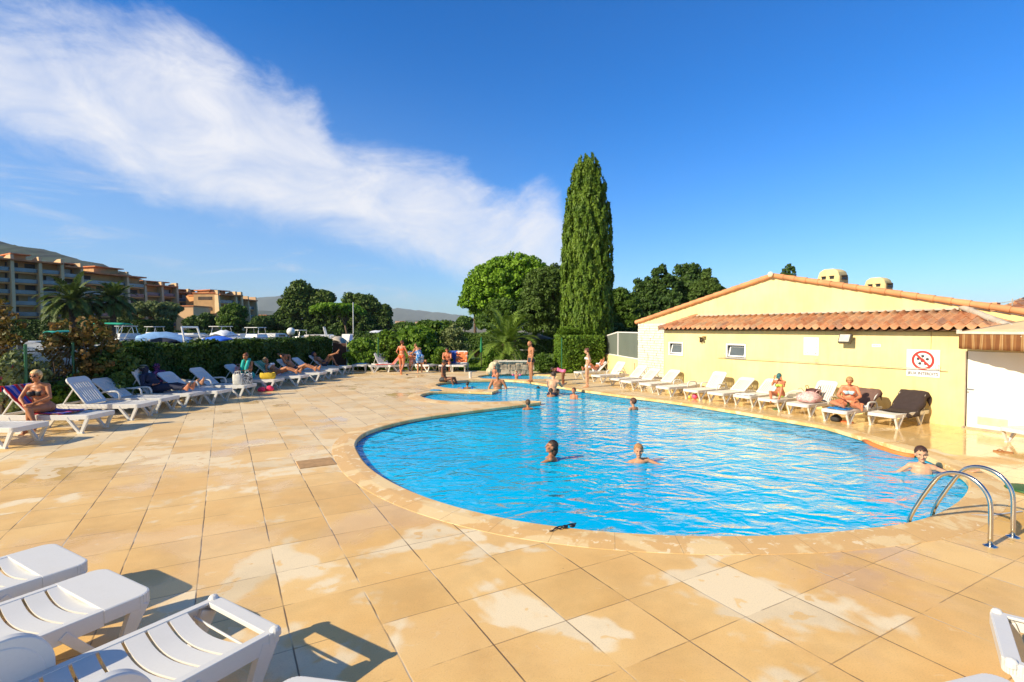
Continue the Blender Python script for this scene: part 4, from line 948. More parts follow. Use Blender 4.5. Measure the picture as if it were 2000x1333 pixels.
# ================================================================ APARTMENTS
beige = M('beige_render', (.50, .31, .14), .85, .12, .6); beige2 = M('peach_render', (.66, .31, .11), .85, .1, .5)
finm = M('fin_render', (.62, .45, .26), .85, .06, .5); glassb = M('balcony_glass', (.09, .13, .17), .15, .3, .4, spec=.8); recess = M('balcony_recess', (.07, .05, .035), .8, .4, .35)
rooft = M('orange_roof', (.55, .20, .08), .85, .25, .8); blindm = M('white_blind', (.36, .37, .38), .6, .1, 1)
def apartment(label, pxa, Ya, pxb, Yb, nfl, topa, fins, z0=-.1, pent=None, fh=3.0, step=0, fin_h=1.3):
    A_ = At(pxa, HZ, Ya); B_ = At(pxb, HZ, Yb); A_.z = B_.z = z0; Lw = (B_-A_).length; ang = math.atan2(B_.y-A_.y, B_.x-A_.x)
    t = thing('apartment_building', label, 'building', tuple(A_), ang, 'terraced apartment buildings across the canal')
    ht = topa - z0; fh = ht/nfl; dp = 12
    for f in range(nfl):
        z = f*fh; sb = step*f
        mb = MB(); mb.box((Lw/2, dp/2+sb+1.6, z+fh/2), (Lw, dp-sb, fh-.02)); w_ = mb.build('storey_wall', beige if f % 2 else beige2, t)
        k = int(Lw/3.4)
        for i in range(k):
            if random.random() < .8: mb = MB(); mb.box(((i+.5)*Lw/k, 1.55+sb, z+1.15), (Lw/k*.66, .12, 2.1)); mb.build('window', recess, w_)
            if random.random() < .25: mb = MB(); mb.box(((i+.5)*Lw/k, 1.45+sb, z+1.5), (Lw/k*.4, .06, 1.3)); mb.build('blind', blindm, w_)
        mb = MB(); mb.box((Lw/2, .8+sb, z-.12), (Lw, 1.7, .34)); mb.build('balcony_slab', beige2, t)
        mb = MB(); mb.box((Lw/2, sb-.02, z+.52), (Lw, .06, .78)); mb.build('balustrade', glassb, t)
        mb = MB(); mb.box((Lw/2, sb-.04, z+.95), (Lw, .09, .07)); mb.build('handrail', blindm, t)
    mb = MB(); sb = step*nfl; mb.box((Lw/2, dp/2+sb, ht+.12), (Lw+.6, dp+1.2, .28)); mb.beam((0, sb-.8, ht+.1), (Lw, sb-.8, ht+.1), .9, .35); rf = mb.build('roof', rooft, t)
    for x in fins:
        x *= Lw; mb = MB(); mb.raw([(x-.3, -1.0, 0), (x-.3, -1.3, ht*.5), (x-.3, sb-.6, ht+fin_h), (x-.3, sb+1.6, ht+fin_h), (x-.3, 6, ht), (x-.3, 6, 0), (x+.3, -1.0, 0), (x+.3, -1.3, ht*.5), (x+.3, sb-.6, ht+fin_h), (x+.3, sb+1.6, ht+fin_h), (x+.3, 6, ht), (x+.3, 6, 0)],
            [(0, 1, 2, 3, 4, 5), (11, 10, 9, 8, 7, 6)] + [(i, 6+i, 6+(i+1) % 6, (i+1) % 6) for i in range(6)]); mb.build('fin_wall', finm, t)
    if pent:
        for (u0, u1, hh) in pent:
            mb = MB(); mb.box(((u0+u1)/2*Lw, 5+sb, ht+hh/2), ((u1-u0)*Lw, 5, hh)); pw = mb.build('penthouse', beige, t)
            mb = MB(); mb.box(((u0+u1)/2*Lw, 4.6+sb, ht+hh+.1), ((u1-u0)*Lw+1.2, 7, .25)); mb.build('penthouse_roof', rooft, pw)
    return t
apartment('tallest apartment block at the far left behind the palms', -120, 108, 122, 126, 7, 17.8, (.0, .33, .56, .8, 1.0), pent=[(.60, .72, 1.6), (.1, .3, 1.4)])
apartment('apartment section stepping down right of the tallest block', 123, 127, 158, 131, 7, 17.4, (1.0,), pent=[(.2, .8, 1.0)])
apartment('middle apartment block with a small rooftop pavilion', 159, 132, 282, 148, 6, 16.6, (.0, .70), pent=[(.30, .68, 2.0)])
apartment('apartment section with slanting tops right of the pavilion block', 283, 149, 345, 157, 5, 14.7, (.0, .52, 1.0), pent=[(.1, .8, 1.3)])
apartment('low terraced section beside the lit peach wall', 346, 158, 392, 163, 5, 13.2, (.0, .5), pent=[(.2, .9, 1.0)])
apartment('end apartment block with blue-shaded balconies', 425, 150, 470, 157, 5, 12.0, (.0, .75, 1.0), pent=[(-.1, .6, 1.3)])
apartment('last narrow apartment block of the row, partly behind trees', 471, 158, 497, 166, 4, 11.0, (.4, 1.0))
def block(label, pxa, pxb, Y, topz, d=8, mat=None, name='stair_tower', z0=-.1, wins=0, rot=0):
    A_ = At(pxa, HZ, Y); B_ = At(pxb, HZ, Y); t = thing(name, label, 'building', (A_.x, A_.y, z0), rot); Lw = B_.x-A_.x
    mb = MB(); mb.box((Lw/2, d/2, (topz-z0)/2), (Lw, d, topz-z0)); mb.build('wall', mat or beige2, t)
    mb = MB(); mb.box((Lw/2, d/2, topz-z0+.12), (Lw+.5, d+.5, .28)); mb.build('roof', rooft, t)
    if wins:
        for f in range(wins):
            mb = MB(); z = (f+.55)*(topz-z0)/wins; mb.box((Lw*.5, -.03, z), (Lw*.6, .1, .9)); mb.build('window', recess, t)
    return t
block('sunlit peach windowless annexe at the foot of the apartments', 345, 378, 140, 8.2, mat=M('sunlit_peach', (.68, .42, .22), .85, .06, .4))
block('beige block with long dark balconies right of the peach annexe', 379, 424, 150, 12.4, wins=4, name='apartment_building', mat=beige)
block('small white house behind trees at the end of the apartments', 495, 520, 190, 7.0, mat=beige, name='white_house', wins=2)
for k, (a, b_, h_) in enumerate(((772, 790, 10), (811, 826, 9))):
    block(('distant pink apartment block on the skyline, the wider one', 'distant pink apartment block on the skyline, the narrower right one')[k], a, b_, 700, h_+2, mat=M('pink_render', (.62, .42, .30), .9), name='distant_block', wins=3)

# ================================================================ MARINA
gel = M('white_gelcoat', (.66, .66, .64), .25, .04, 2, coat=.3); wsc = M('tinted_windscreen', (.03, .04, .05), .1, .1, 2, spec=.8)
steel = M('stainless', (.62, .61, .58), .22, .05, 8, metal=1); blueh = M('navy_stripe', (.02, .05, .18), .4)
def cloth(col): return M('canvas_%02x%02x%02x' % tuple(int(c*255) for c in col), col, .8, .12, 3, bump=.3, bscale=6)
def boat(label, px, Y, kind, Lb=7.5, heading=0, canvas=None, stripe=None, sc=1.0, canvas_h=1.0):
    b = At(px, HZ, Y); b.z = -.50; sc = sc*{'fly': 1.0, 'bimini': .95, 'cruiser': 1.2}.get(kind, 1.25); t = thing('motor_boat', label, 'boat', tuple(b), heading, 'boats moored in the marina'); t.scale = (sc,)*3
    W2 = Lb*.165; fb = .95
    secs = []; n_ = 12; prof = ((0, -.45), (.55, -.25), (.86, .1), (1.0, .7), (1.02, 1.0))
    mb = MB(); vs = []; fs = []; ns = len(prof)
    for i in range(n_+1):
        u = i/n_; wd_ = W2*(1 - max(0, (u-.45)/.55)**2.2)*(.94+.06*min(1, u*5)); rise = .38*max(0, u-.3)**1.6
        for sg in (-1, 1):
            for (fw, fz) in (prof if sg > 0 else prof[::-1]): vs.append((-Lb/2 + Lb*u + (fz*.35 if i == n_ else 0), sg*fw*wd_, fz*fb*(1 if fz > 0 else 1-u*.6) + (rise if fz > 0 else 0)))
    m_ = ns*2
    for i in range(n_):
        for k in range(m_-1): fs.append((i*m_+k, i*m_+k+1, (i+1)*m_+k+1, (i+1)*m_+k))
        fs.append((i*m_, (i+1)*m_, (i+1)*m_+m_-1, i*m_+m_-1))
    fs.append(tuple(range(m_))); mb.raw(vs, fs); mb.build('hull', gel, t, smooth=40)
    if stripe:
        mb = MB()
        for sg in (-1, 1):
            for i in range(n_-1):
                u, u2 = i/n_, (i+1)/n_; f = lambda q: (-Lb/2+Lb*q, sg*(W2*(1-max(0, (q-.45)/.55)**2.2)+.025), fb*.78+.38*max(0, q-.3)**1.6)
                mb.beam(f(u), f(u2), .03, .14)
        mb.build('hull_stripe', stripe, t)
    x0 = -Lb*.12
    if kind in ('cruiser', 'fly', 'sleek'):
        hh = .75 if kind != 'sleek' else .55
        mb = MB(); pr = [(x0-.9, fb), (x0-.8, fb+hh), (x0+Lb*.2, fb+hh*1.02), (x0+Lb*.40, fb+.2)]
        w1 = W2*.78; vs = [(x, -w1*(1-.25*(x-x0)/Lb*2), z) for x, z in pr] + [(x, w1*(1-.25*(x-x0)/Lb*2), z) for x, z in pr]
        mb.raw(vs, [(0, 1, 2, 3), (7, 6, 5, 4), (0, 4, 5, 1), (1, 5, 6, 2), (2, 6, 7, 3)]); mb.build('cabin', gel, t, smooth=30, bevel=.05)
        mb = MB(); mb.raw([(x0+Lb*.205, -w1*.80, fb+hh*.98), (x0+Lb*.37, -w1*.70, fb+.30), (x0+Lb*.37, w1*.70, fb+.30), (x0+Lb*.205, w1*.80, fb+hh*.98)], [(0, 1, 2, 3)], Matrix.Translation((.02, 0, .03)))
        for sg in (-1, 1): mb.box((x0+Lb*.05, sg*(w1*.98), fb+hh*.62), (Lb*.26, .04, .28))
        wsn = mb.build('windscreen', wsc, t)
    if kind == 'fly':
        mb = MB(); mb.box((x0+.3, 0, fb+1.0), (Lb*.30, W2*1.3, .42), taper=.12); mb.box((x0+.1, 0, fb+2.0), (Lb*.26, W2*1.35, .09)); mb.build('flybridge', gel, t, bevel=.04)
        for sg in (-1, 1):
            for xa, xb in ((-.6, -.4), (1.0, .8)): mb = MB(); mb.tube([(x0+xa, sg*W2*.62, fb+1.1), (x0+xb, sg*W2*.6, fb+2.0)], .035, 6); mb.build('canopy_post', steel, t)
    if kind == 'sleek' or kind == 'arch':
        mb = MB(); mb.tube([(x0-1.2, -W2*.9, fb), (x0-1.5, -W2*.8, fb+1.3), (x0-1.5, W2*.8, fb+1.3), (x0-1.2, W2*.9, fb)], .07, 6); mb.build('radar_arch', gel, t)
    if kind == 'bimini':
        mb = MB(); vs = []; fs = []
        for i in range(7):
            for j in range(5): vs.append((x0-1.2+2.6*i/6, (j/4-.5)*W2*1.7, fb+1.75*canvas_h + .12*math.sin(math.pi*j/4) + .05*math.sin(math.pi*i/6)))
        for i in range(6):
            for j in range(4): a = i*5+j; fs.append((a, a+1, a+6, a+5))
        mb.raw(vs, fs); o = mb.build('bimini_top', canvas, t, smooth=True); s = o.modifiers.new('thickness', 'SOLIDIFY'); s.thickness = .04
        mb = MB()
        for sg in (-1, 1):
            for xe in (-1.2, .1, 1.4): mb.tube([(x0+.1, sg*W2*.9, fb), (x0+xe, sg*W2*.84, fb+1.75*canvas_h)], .025, 5)
        mb.tube([(x0+.1, -W2*.9, fb), (x0+.1, W2*.9, fb)], .02, 5); mb.build('bimini_frame', steel, t)
        mb = MB(); mb.box((x0+1.6, 0, fb+.3), (.7, W2*1.2, .6), taper=.2); mb.build('console', gel, t, bevel=.03)
    if kind == 'cover' or (canvas and kind != 'bimini'):
        mb = MB(); vs = []; fs = []; nx, ny = 10, 6; la = Lb*.52 if kind == 'cover' else Lb*.30; xs_ = -Lb*.46
        for i in range(nx+1):
            for j in range(ny+1):
                u, v = i/nx, j/ny; hgt = canvas_h*(.35+.65*math.sin(math.pi*min(1, u*.85+.15)))*math.sin(math.pi*v)**.5
                vs.append((xs_+la*u, (v-.5)*2*W2*1.0, fb+.06+hgt + .04*math.sin(i*2.1+j*3)))
        for i in range(nx):
            for j in range(ny): a = i*(ny+1)+j; fs.append((a, a+ny+1, a+ny+2, a+1))
        mb.raw(vs, fs); o = mb.build('canvas_cover', canvas, t, smooth=True); s = o.modifiers.new('thickness', 'SOLIDIFY'); s.thickness = .03
    mb = MB(); pts = [(Lb*(.05+.45*k/8)+ (.0), 0, 0) for k in range(9)]                      # bow rail
    for sg in (-1, 1):
        pp = []
        for k in range(7):
            u = .55+.44*k/6; wd_ = W2*.93*(1-max(0, (u-.45)/.55)**2.2); pp.append((-Lb/2+Lb*u, sg*wd_, fb+.38*max(0, u-.3)**1.6+.45))
        mb.tube(pp, .02, 5)
        for p in pp[::2]: mb.tube([(p[0], p[1], p[2]-.45), p], .016, 5)
    mb.build('bow_rail', steel, t)
    return t
blue = cloth((.015, .12, .62)); green = cloth((.01, .38, .22)); navy = cloth((.012, .016, .035)); beigec = cloth((.52, .44, .34)); lblue = cloth((.22, .42, .70)); teal = cloth((.01, .30, .24)); whitec = cloth((.72, .74, .78))
boat('large white cruiser behind the reddish bushes at the far left', 50, 33, 'sleek', 11, .25, canvas=whitec, canvas_h=.5)
boat('small boat with teal canopy glimpsed through the red bushes', 145, 38, 'bimini', 5.5, 1.1, canvas=teal, canvas_h=1.05, sc=.9)
boat('open white boat under a bright green bimini top', 232, 42, 'bimini', 5.6, .2, canvas=green, canvas_h=1.25)
boat('white sports boat with a black hood', 288, 44, 'cover', 6, 2.9, canvas=navy, canvas_h=.8, sc=.85)
boat('small white boat with grey cabin between the black hood and the pale blue cover', 328, 52, 'cruiser', 6.5, .6)
boat('boat under a pale blue sloping cover', 366, 50, 'cover', 7, .5, canvas=lblue, canvas_h=.9)
boat('boat under a rumpled royal blue tarpaulin', 402, 44, 'cover', 6, 2.6, canvas=blue, canvas_h=.65)
boat('sleek white cruiser with dark slit windows just above the hedge', 452, 46, 'sleek', 10, .2)
boat('white flybridge boat behind the sleek cruiser', 443, 66, 'fly', 8, 1.2)
boat('white cabin boat right of the flybridge boat', 478, 64, 'cruiser', 8, 1.3, canvas=whitec, canvas_h=1.1)
boat('tall white cruiser with rounded arch near the globe lamp', 507, 60, 'fly', 7.5, 1.45, sc=.95)
boat('distant white motorboat below the lit peach annexe', 312, 76, 'fly', 7.5, 1.3)
boat('distant white motorboat right of the peach annexe', 345, 78, 'cruiser', 7.5, 1.2)
boat('distant white cabin boat with low windscreen left of the flybridge boats', 382, 72, 'cruiser', 7, 1.5)
boat('white fishing boat with small wheelhouse right of the globe lamp', 589, 58, 'fly', 6.5, 1.3, sc=.85, stripe=M('red_stripe', (.5, .04, .03), .4))
boat('white and beige cruiser above the right end of the hedge', 628, 56, 'cruiser', 8, 1.7, canvas=beigec, canvas_h=.7)
boat('boat with a rounded beige canopy above the brown gate', 668, 52, 'cover', 6, 1.6, canvas=beigec, canvas_h=1.15, sc=.72)
boat('white sailing boat hull with a mast right of the brown gate', 690, 55, 'arch', 7, .3)
boat('boat with a bright blue cover above the green bush', 722, 60, 'cover', 5.5, .4, canvas=blue, canvas_h=.8, sc=.7)
boat('white boat with dark windows seen over the conifer', 745, 72, 'cruiser', 8, .3)
boat('pale boat behind the walking woman', 772, 60, 'cover', 7, .8, canvas=whitec, canvas_h=1.0)
mb = MB(); mb.tube([(0, 0, 0), (0, 0, 5.0)], .05, 6); b = At(690, HZ, 55); tag(mb.build('mast', gel), 'thin white mast right of the brown gate', 'mast').location = (b.x, b.y, 0)
boat('white cabin boat with pale sides filling the gap behind the green bimini', 262, 58, 'fly', 7, .9)
boat('low white speedboat between the pale blue cover and the blue tarpaulin', 384, 55, 'cruiser', 7, .4)
boat('white motorboat stern-on at the left of the globe lamp', 537, 70, 'cruiser', 7.5, 1.5)
boat('white launch with slanted windscreen beside the mast', 706, 62, 'cruiser', 7, .7)
# quay and pontoon at the left
mb = MB(); a_ = At(-40, HZ, 27); b_ = At(128, HZ, 29)
mb.beam((a_.x, a_.y, -.52), (b_.x, b_.y, -.52), 1.5, .16); tag(mb.build('pontoon', M('pontoon_planks', (.40, .37, .32), .8, .2, 3)), 'pale floating pontoon beside the large white cruiser', 'pontoon')

# ================================================================ FENCES, GATES, LAMPS
fg = M('green_fence_paint', (.015, .12, .05), .4); wirem = M('fence_wire', (.10, .14, .11), .5, metal=.4)
def chain_fence(label, a, b, h, nposts, z0=0, cell=.14, pmat=None):
    a, b = Vector(a), Vector(b); a.z = b.z = z0; t = thing('chain_link_fence', label, 'fence', tuple(a)); d = b-a; Lf = d.length; d = d/Lf
    for k in range(nposts):
        p = d*(Lf*k/(nposts-1)); mb = MB(); mb.tube([p, p+Vector((0, 0, h+.06))], .032, 8); mb.ell(tuple(p+Vector((0, 0, h+.06))), (.036, .036, .02)); mb.build('post', pmat or fg, t, smooth=60)
    mb = MB(); nn = int(Lf/cell)
    for z in (.08, h*.5, h-.04): mb.tube([Vector((0, 0, z)), d*Lf+Vector((0, 0, z))], .006, 4)
    k = int(h/cell)
    for i in range(-k, nn):
        for sg in (0, 1):
            x0, x1 = i*cell, i*cell+h; za, zb = (0, h) if sg else (h, 0)
            c0, c1 = max(0, x0), min(Lf, x1)
            if c1 <= c0: continue
            f = lambda x: za+(zb-za)*(x-x0)/(x1-x0)
            mb.tube([d*c0+Vector((0, 0, f(c0))), d*c1+Vector((0, 0, f(c1)))], .0035, 3, caps=False)
    mb.build('wire_mesh', wirem, t); return t
chain_fence('green chain-link fence behind the reddish shrubs', G(-60, 842), G(222, 792), 1.75, 4)
mbp = G(157, 800)
t = thing('fence_post', 'dark green fence post standing among the red-tipped shrubs', 'post', (mbp.x, mbp.y, 0)); mb = MB(); mb.tube([(0, 0, 0), (0, 0, 2.0)], .04, 8); mb.build('post', fg, t)
# white fence stakes along the hedge
stk_px = [(294, 774, 664), (472, 745, 667), (525, 737, 666), (572, 731, 664), (612, 725, 666)]
for k, (px, py, ty) in enumerate(stk_px):
    g_ = G(px, py); h_ = EYE - (ty-HZ)*g_.y/F_
    o = MB(); o.tube([(0, 0, 0), (0, 0, h_)], .02, 8); o.box((0, 0, h_), (.05, .03, .03)); o.box((0, -.02, h_-.4), (.035, .01, .22))
    tt = tag(o.build('fence_stake', M('pale_stake', (.42, .42, .40), .5)), ('pale thin stake at the hedge above the person in the beanie', 'pale thin stake in the hedge above the zebra bag', 'pale thin stake in the hedge above the green towel', 'pale thin stake in the hedge right of the globe lamp', 'pale thin stake at the right end of the hedge')[k], 'stake', 'stakes along the hedge'); tt.location = (g_.x, g_.y, 0)
g0 = G(563, 725)
t = thing('globe_lamp', 'white globe lamp on a dark pole rising over the hedge', 'street lamp', (g0.x-.1, g0.y+.6, 0)); hz_ = EYE - (648-HZ)*(g0.y+.6)/F_
mb = MB(); mb.tube([(0, 0, 0), (0, 0, hz_-.2)], .035, 8); mb.lathe([(.05, hz_-.3), (.09, hz_-.22), (.09, hz_-.18), (0, hz_-.18)], 12); mb.build('pole', M('black_metal', (.05, .04, .035)), t)
mb = MB(); mb.ell((0, 0, hz_), (.21, .21, .21), nu=20, nv=14); mb.build('globe', M('opal_glass', (.85, .85, .82), .25, .01), t, smooth=True)
# gate and brown panel
g0 = G(650, 722); g1 = G(678, 722)
t = thing('brown_gate', 'dark brown solid gate panel at the end of the hedge', 'gate', tuple(g0)); wd_ = g1.x-g0.x
mb = MB(); mb.box((wd_/2, 0, .72), (wd_, .05, 1.38)); mb.build('panel', M('brown_panel', (.09, .035, .02), .7, .2, 3), t, bevel=.005)
mb = MB()
for x in (0, wd_): mb.tube([(x, -.04, 0), (x, -.04, 1.5)], .03, 8)
mb.build('posts', M('galvanised', (.55, .52, .44)), t)
g0 = G(633, 722)
t = thing('grey_gate', 'narrow grey wire gate with a latch left of the brown panel', 'gate', tuple(g0))
mb = MB()
for x in (0, .46): mb.tube([(x, 0, 0), (x, 0, 1.45)], .028, 8)
for z in (.1, .78, 1.4): mb.tube([(0, 0, z), (.46, 0, z)], .02, 6)
mb.build('gate_frame', M('galvanised', (.55, .52, .44)), t)
mb = MB(); mb.box((.23, .01, .75), (.42, .015, 1.28)); mb.build('gate_infill', M('gate_mesh', (.06, .08, .06), .7), t)
mb = MB(); mb.box((.40, -.05, .80), (.12, .05, .05)); mb.build('latch', steel, t)
for px, py, lab in ((739, 724, 'thin green fence post behind the towelled loungers'), (1097, 730, 'thin green fence post at the left edge of the thuja hedge')):
    g_ = G(px, py); t = thing('fence_post', lab, 'post', tuple(g_)); mb = MB(); mb.tube([(0, 0, 0), (0, 0, 1.75)], .03, 8); mb.build('post', fg, t)
# low stone wall with white coping by the kiddie pool
ga, gb = G(969, 732), G(1034, 733); t = thing('stone_wall', 'low rubble stone wall with a white slab top behind the toddlers pool', 'wall', tuple(ga)); Lw = gb.x-ga.x
rub = M('rubble_stone', (.40, .32, .22), .9, .5, 3.5, bump=.6, bscale=12)
mb = MB(); z = 0; r_ = 0
while z < .58:
    x = -.12 + random.uniform(-.05, 0); hh = random.uniform(.17, .27)
    while x < Lw:
        w_ = random.uniform(.16, .48); mb.box((x+w_/2, random.uniform(-.04, .04), z+hh/2+random.uniform(-.02, .02)), (w_*.97, .32, hh*.97), Matrix.Translation((x+w_/2, 0, z+hh/2)) @ Matrix.Rotation(random.uniform(-.16, .16), 4, 'Y') @ Matrix.Translation((-x-w_/2, 0, -z-hh/2)), .12); x += w_*.96
    z += hh*.92
mb.build('stones', rub, t, bevel=.03)
mb = MB(); mb.box((Lw/2, .03, .28), (Lw, .22, .52)); mb.build('mortar_core', M('mortar', (.5, .44, .36)), t)
mb = MB(); mb.box((Lw/2+.08, .02, .64), (Lw-.05, .5, .07)); mb.build('slab_top', M('white_stone_top', (.62, .56, .44), .7, .1, 3), t, bevel=.015)
mb = MB()
for q in ((-.12, -.05, .33, .3, .3), (-.28, -.1, .16, .26, .2), (-.02, -.02, .52, .2, .14)): mb.ell(q[:3], (q[3]*.8, .26, q[4]), nu=8, nv=6)
mb.build('boulders', M('cream_boulder', (.56, .48, .32), .9, .2, 3, bump=.5, bscale=8), t, smooth=40)
# glass wind screen on a low yellow wall, left of the house
ga = G(1174, 722); gb = Wp(GL-.05, DG, 0)
t = thing('low_yellow_wall', 'low yellow wall carrying the frosted screen beside the house', 'wall', tuple(ga)); dv = Vector((gb.x-ga.x, gb.y-ga.y, 0)); mb = MB(); mb.beam((0, 0, .44), dv+Vector((0, 0, .44)), .18, .88); mb.build('wall', stucco, t)
t = thing('glass_windscreen', 'grey frosted glass screen in a white frame on the low yellow wall', 'screen', tuple(ga)); z0, z1, z2 = .88, 1.72, 2.02
Lh = dv.length; dd = dv/Lh
P_ = lambda u, z: dd*(u*Lh) + Vector((0, 0, z))
mb = MB(); mb.beam(P_(0, z0), P_(0, z1), .06, .06); mb.beam(P_(.49, z0), P_(.49, z2), .06, .06); mb.beam(P_(.99, z0), P_(.99, z2), .06, .06); mb.beam(P_(0, z1), P_(.49, z2), .06, .06); mb.beam(P_(.49, z2), P_(.99, z2), .05, .05); mb.beam(P_(0, z0+.02), P_(.99, z0+.02), .05, .05); mb.build('frame', white_p, t)
sm = M('frosted_glass', (.16, .19, .17), .3, .06, 1)
for (u0, u1, za, zb) in ((.02, .47, z1-.03, z2-.04), (.51, .97, z2-.04, z2-.04)):
    mb = MB(); a = [P_(u0, z0+.04), P_(u1, z0+.04), P_(u1, zb), P_(u0, za)]; nn_ = Vector((-dd.y, dd.x, 0))*.01
    mb.raw([p-nn_ for p in a] + [p+nn_ for p in a], [(0, 1, 2, 3), (7, 6, 5, 4)] + [(i, 4+i, 4+(i+1) % 4, (i+1) % 4) for i in range(4)]); mb.build('pane', sm, t)
g_ = G(1238, 723); t = thing('hose_reel', 'green garden hose coiled on the low yellow wall', 'hose', (g_.x, g_.y-.16, .75))
mb = MB()
for k in range(4):
    mb.tube([(.20*math.cos(a)*(1-.1*k), -.03-.02*k, .25*math.sin(a)*(1-.08*k)) for a in np.linspace(.3, 2*math.pi, 22)], .022, 6)
mb.build('hose', M('hose_green', (.01, .30, .12), .4), t, smooth=True)
mb = MB(); mb.box((0, .02, 0), (.12, .1, .2)); mb.build('holder', M('bronze', (.07, .05, .03)), t)
# cream rail with hanging paddles, between screen and house
ga, gb = G(1238, 742), G(1296, 748); t = thing('hanging_rack', 'cream metal rack with hooks against the stone corner', 'rack', tuple(ga)); dv = Vector((gb.x-ga.x, gb.y-ga.y, 0))
mb = MB(); cm = M('cream_metal', (.60, .54, .38), .5)
for u in (0, 1): mb.tube([dv*u, dv*u+Vector((0, 0, .72))], .022, 8)
mb.tube([Vector((0, 0, .72)), dv+Vector((0, 0, .72))], .022, 8); mb.tube([Vector((0, 0, .30)), dv+Vector((0, 0, .30))], .015, 8); mb.build('frame', cm, t)
for k in range(5): mb = MB(); p = dv*(.12+.19*k); mb.tube([p+Vector((0, 0, .74)), p+Vector((0, 0, .46))], .014, 6); mb.ell(tuple(p+Vector((0, 0, .42))), (.05, .02, .06)); mb.ell(tuple(p+Vector((0, 0, .78))), (.03, .03, .04)); mb.build('hook', cm, t)
# patio pot on a table, back of the lawn
g_ = At(931, HZ, 33); t = thing('plant_pot', 'terracotta plant pot hanging beside a green stem on the lawn', 'plant pot', (g_.x, g_.y, .35))
mb = MB(); mb.lathe([(0, 0), (.15, 0), (.21, .36), (.23, .36), (.23, .44), (.19, .44), (.17, .40), (0, .40)], 16); mb.build('pot', M('pot_clay', (.45, .18, .08), .85), t, smooth=40)
P, N = clumps([((0, 0, .55), (.18, .18, .12))], 16, .08, 30); quads_mesh('foliage', *leaf_quads(P, N, .05), L_lite, t)
g_ = G(940, 722); t = thing('parasol_pole', 'closed green parasol on a thin pole at the edge of the lawn', 'parasol', tuple(g_))
mb = MB(); mb.tube([(0, 0, 0), (0, 0, 1.6)], .022, 8); mb.build('pole', M('black_metal', (.05, .04, .035)), t)
mb = MB(); mb.lathe([(.02, .9), (.06, .92), (.075, 1.1), (.05, 1.5), (.015, 1.75)], 10); mb.build('folded_canopy', M('parasol_green', (.01, .20, .08), .8), t, smooth=True)
g_ = G(1040, 709); t = thing('lawn_parasol', 'open dark parasol shading a table on the lawn behind the standing man', 'parasol', tuple(g_))
mb = MB(); mb.tube([(0, 0, 0), (0, 0, 1.95)], .04, 8); mb.build('pole', M('brown_panel', (.09, .035, .02)), t)
mb = MB(); vs = [(0, 0, 2.0)] + [(1.35*math.cos(a), 1.35*math.sin(a), 1.55) for a in np.linspace(0, 2*math.pi, 9)[:-1]]
mb.raw(vs, [(0, 1+i, 1+(i+1) % 8) for i in range(8)]); o = mb.build('canopy', M('parasol_dark', (.05, .06, .035), .85), t); s = o.modifiers.new('thickness', 'SOLIDIFY'); s.thickness = .02
g_ = G(1022, 704); t = thing('picnic_table', 'pale picnic table with benches on the shaded lawn', 'table', tuple(g_), .1)
mb = MB(); mb.box((0, 0, .70), (1.7, .75, .05)); mb.build('table_top', M('weathered_wood', (.36, .33, .28), .8, .2, 5), t)
for sg in (-1, 1): mb = MB(); mb.box((0, sg*.7, .42), (1.7, .26, .04)); mb.build('bench_seat', M('weathered_wood', (.36, .33, .28)), t)
for sg in (-1, 1): mb = MB(); mb.beam((sg*.6, -.75, 0), (sg*.6, .2, .68), .06, .06); mb.beam((sg*.6, .75, 0), (sg*.6, -.2, .68), .06, .06); mb.box((sg*.66, 0, .38), (.05, 1.5, .06)); mb.build('leg', M('weathered_wood', (.36, .33, .28)), t)
# ================================================================ SUN LOUNGERS
def plastic():
    m = M('white_resin', (.80, .80, .79), .38, .03, 3, spec=.45); t = NT(m.node_tree); b = t.n['Principled BSDF']; tc = t.add('ShaderNodeTexCoord'); o = tc.outputs['Object']
    c = t.mix(t.math('MULTIPLY', t.smooth(t.noise(o, 2.3, 4, .5), .5, .75), .3), (.70, .69, .65), (.58, .56, .50))
    c = t.mix(.04, c, t.ramp(t.noise(o, 60, 4), [(.35, .4), (.5, 1.0), (1, 1.0)]), 'MULTIPLY'); t.link(c, b.inputs['Base Color'])
    t.link(t.ramp(t.noise(o, 4, 4), [(.3, .3), (.7, .5)]), b.inputs['Roughness']); return m
resin = plastic(); ZS = .36
def rounded_plate(mb, x0, x1, hw, z, th, rad, skirt=.06, T=None, right=False):
    """solid end panel; rounded corners at x0"""
    pts = []
    for k in range(7): a = math.pi + math.pi/2*k/6; pts.append((x0+rad+rad*math.cos(a), -hw+rad+rad*math.sin(a)))
    pts += [(x1, -hw), (x1, hw)]
    for k in range(7): a = math.pi/2 + math.pi/2*k/6; pts.append((x0+rad+rad*math.cos(a), hw-rad+rad*math.sin(a)))
    mb.prism(pts, z-th, z, T)
    n_ = len(pts)
    for i in range(n_):
        a, b_ = pts[i], pts[(i+1) % n_]
        if abs(a[0]-x1) < 1e-6 and abs(b_[0]-x1) < 1e-6: continue
        mb.beam((a[0], a[1], z-skirt/2-.002), (b_[0], b_[1], z-skirt/2-.002), .014, skirt, T=T)
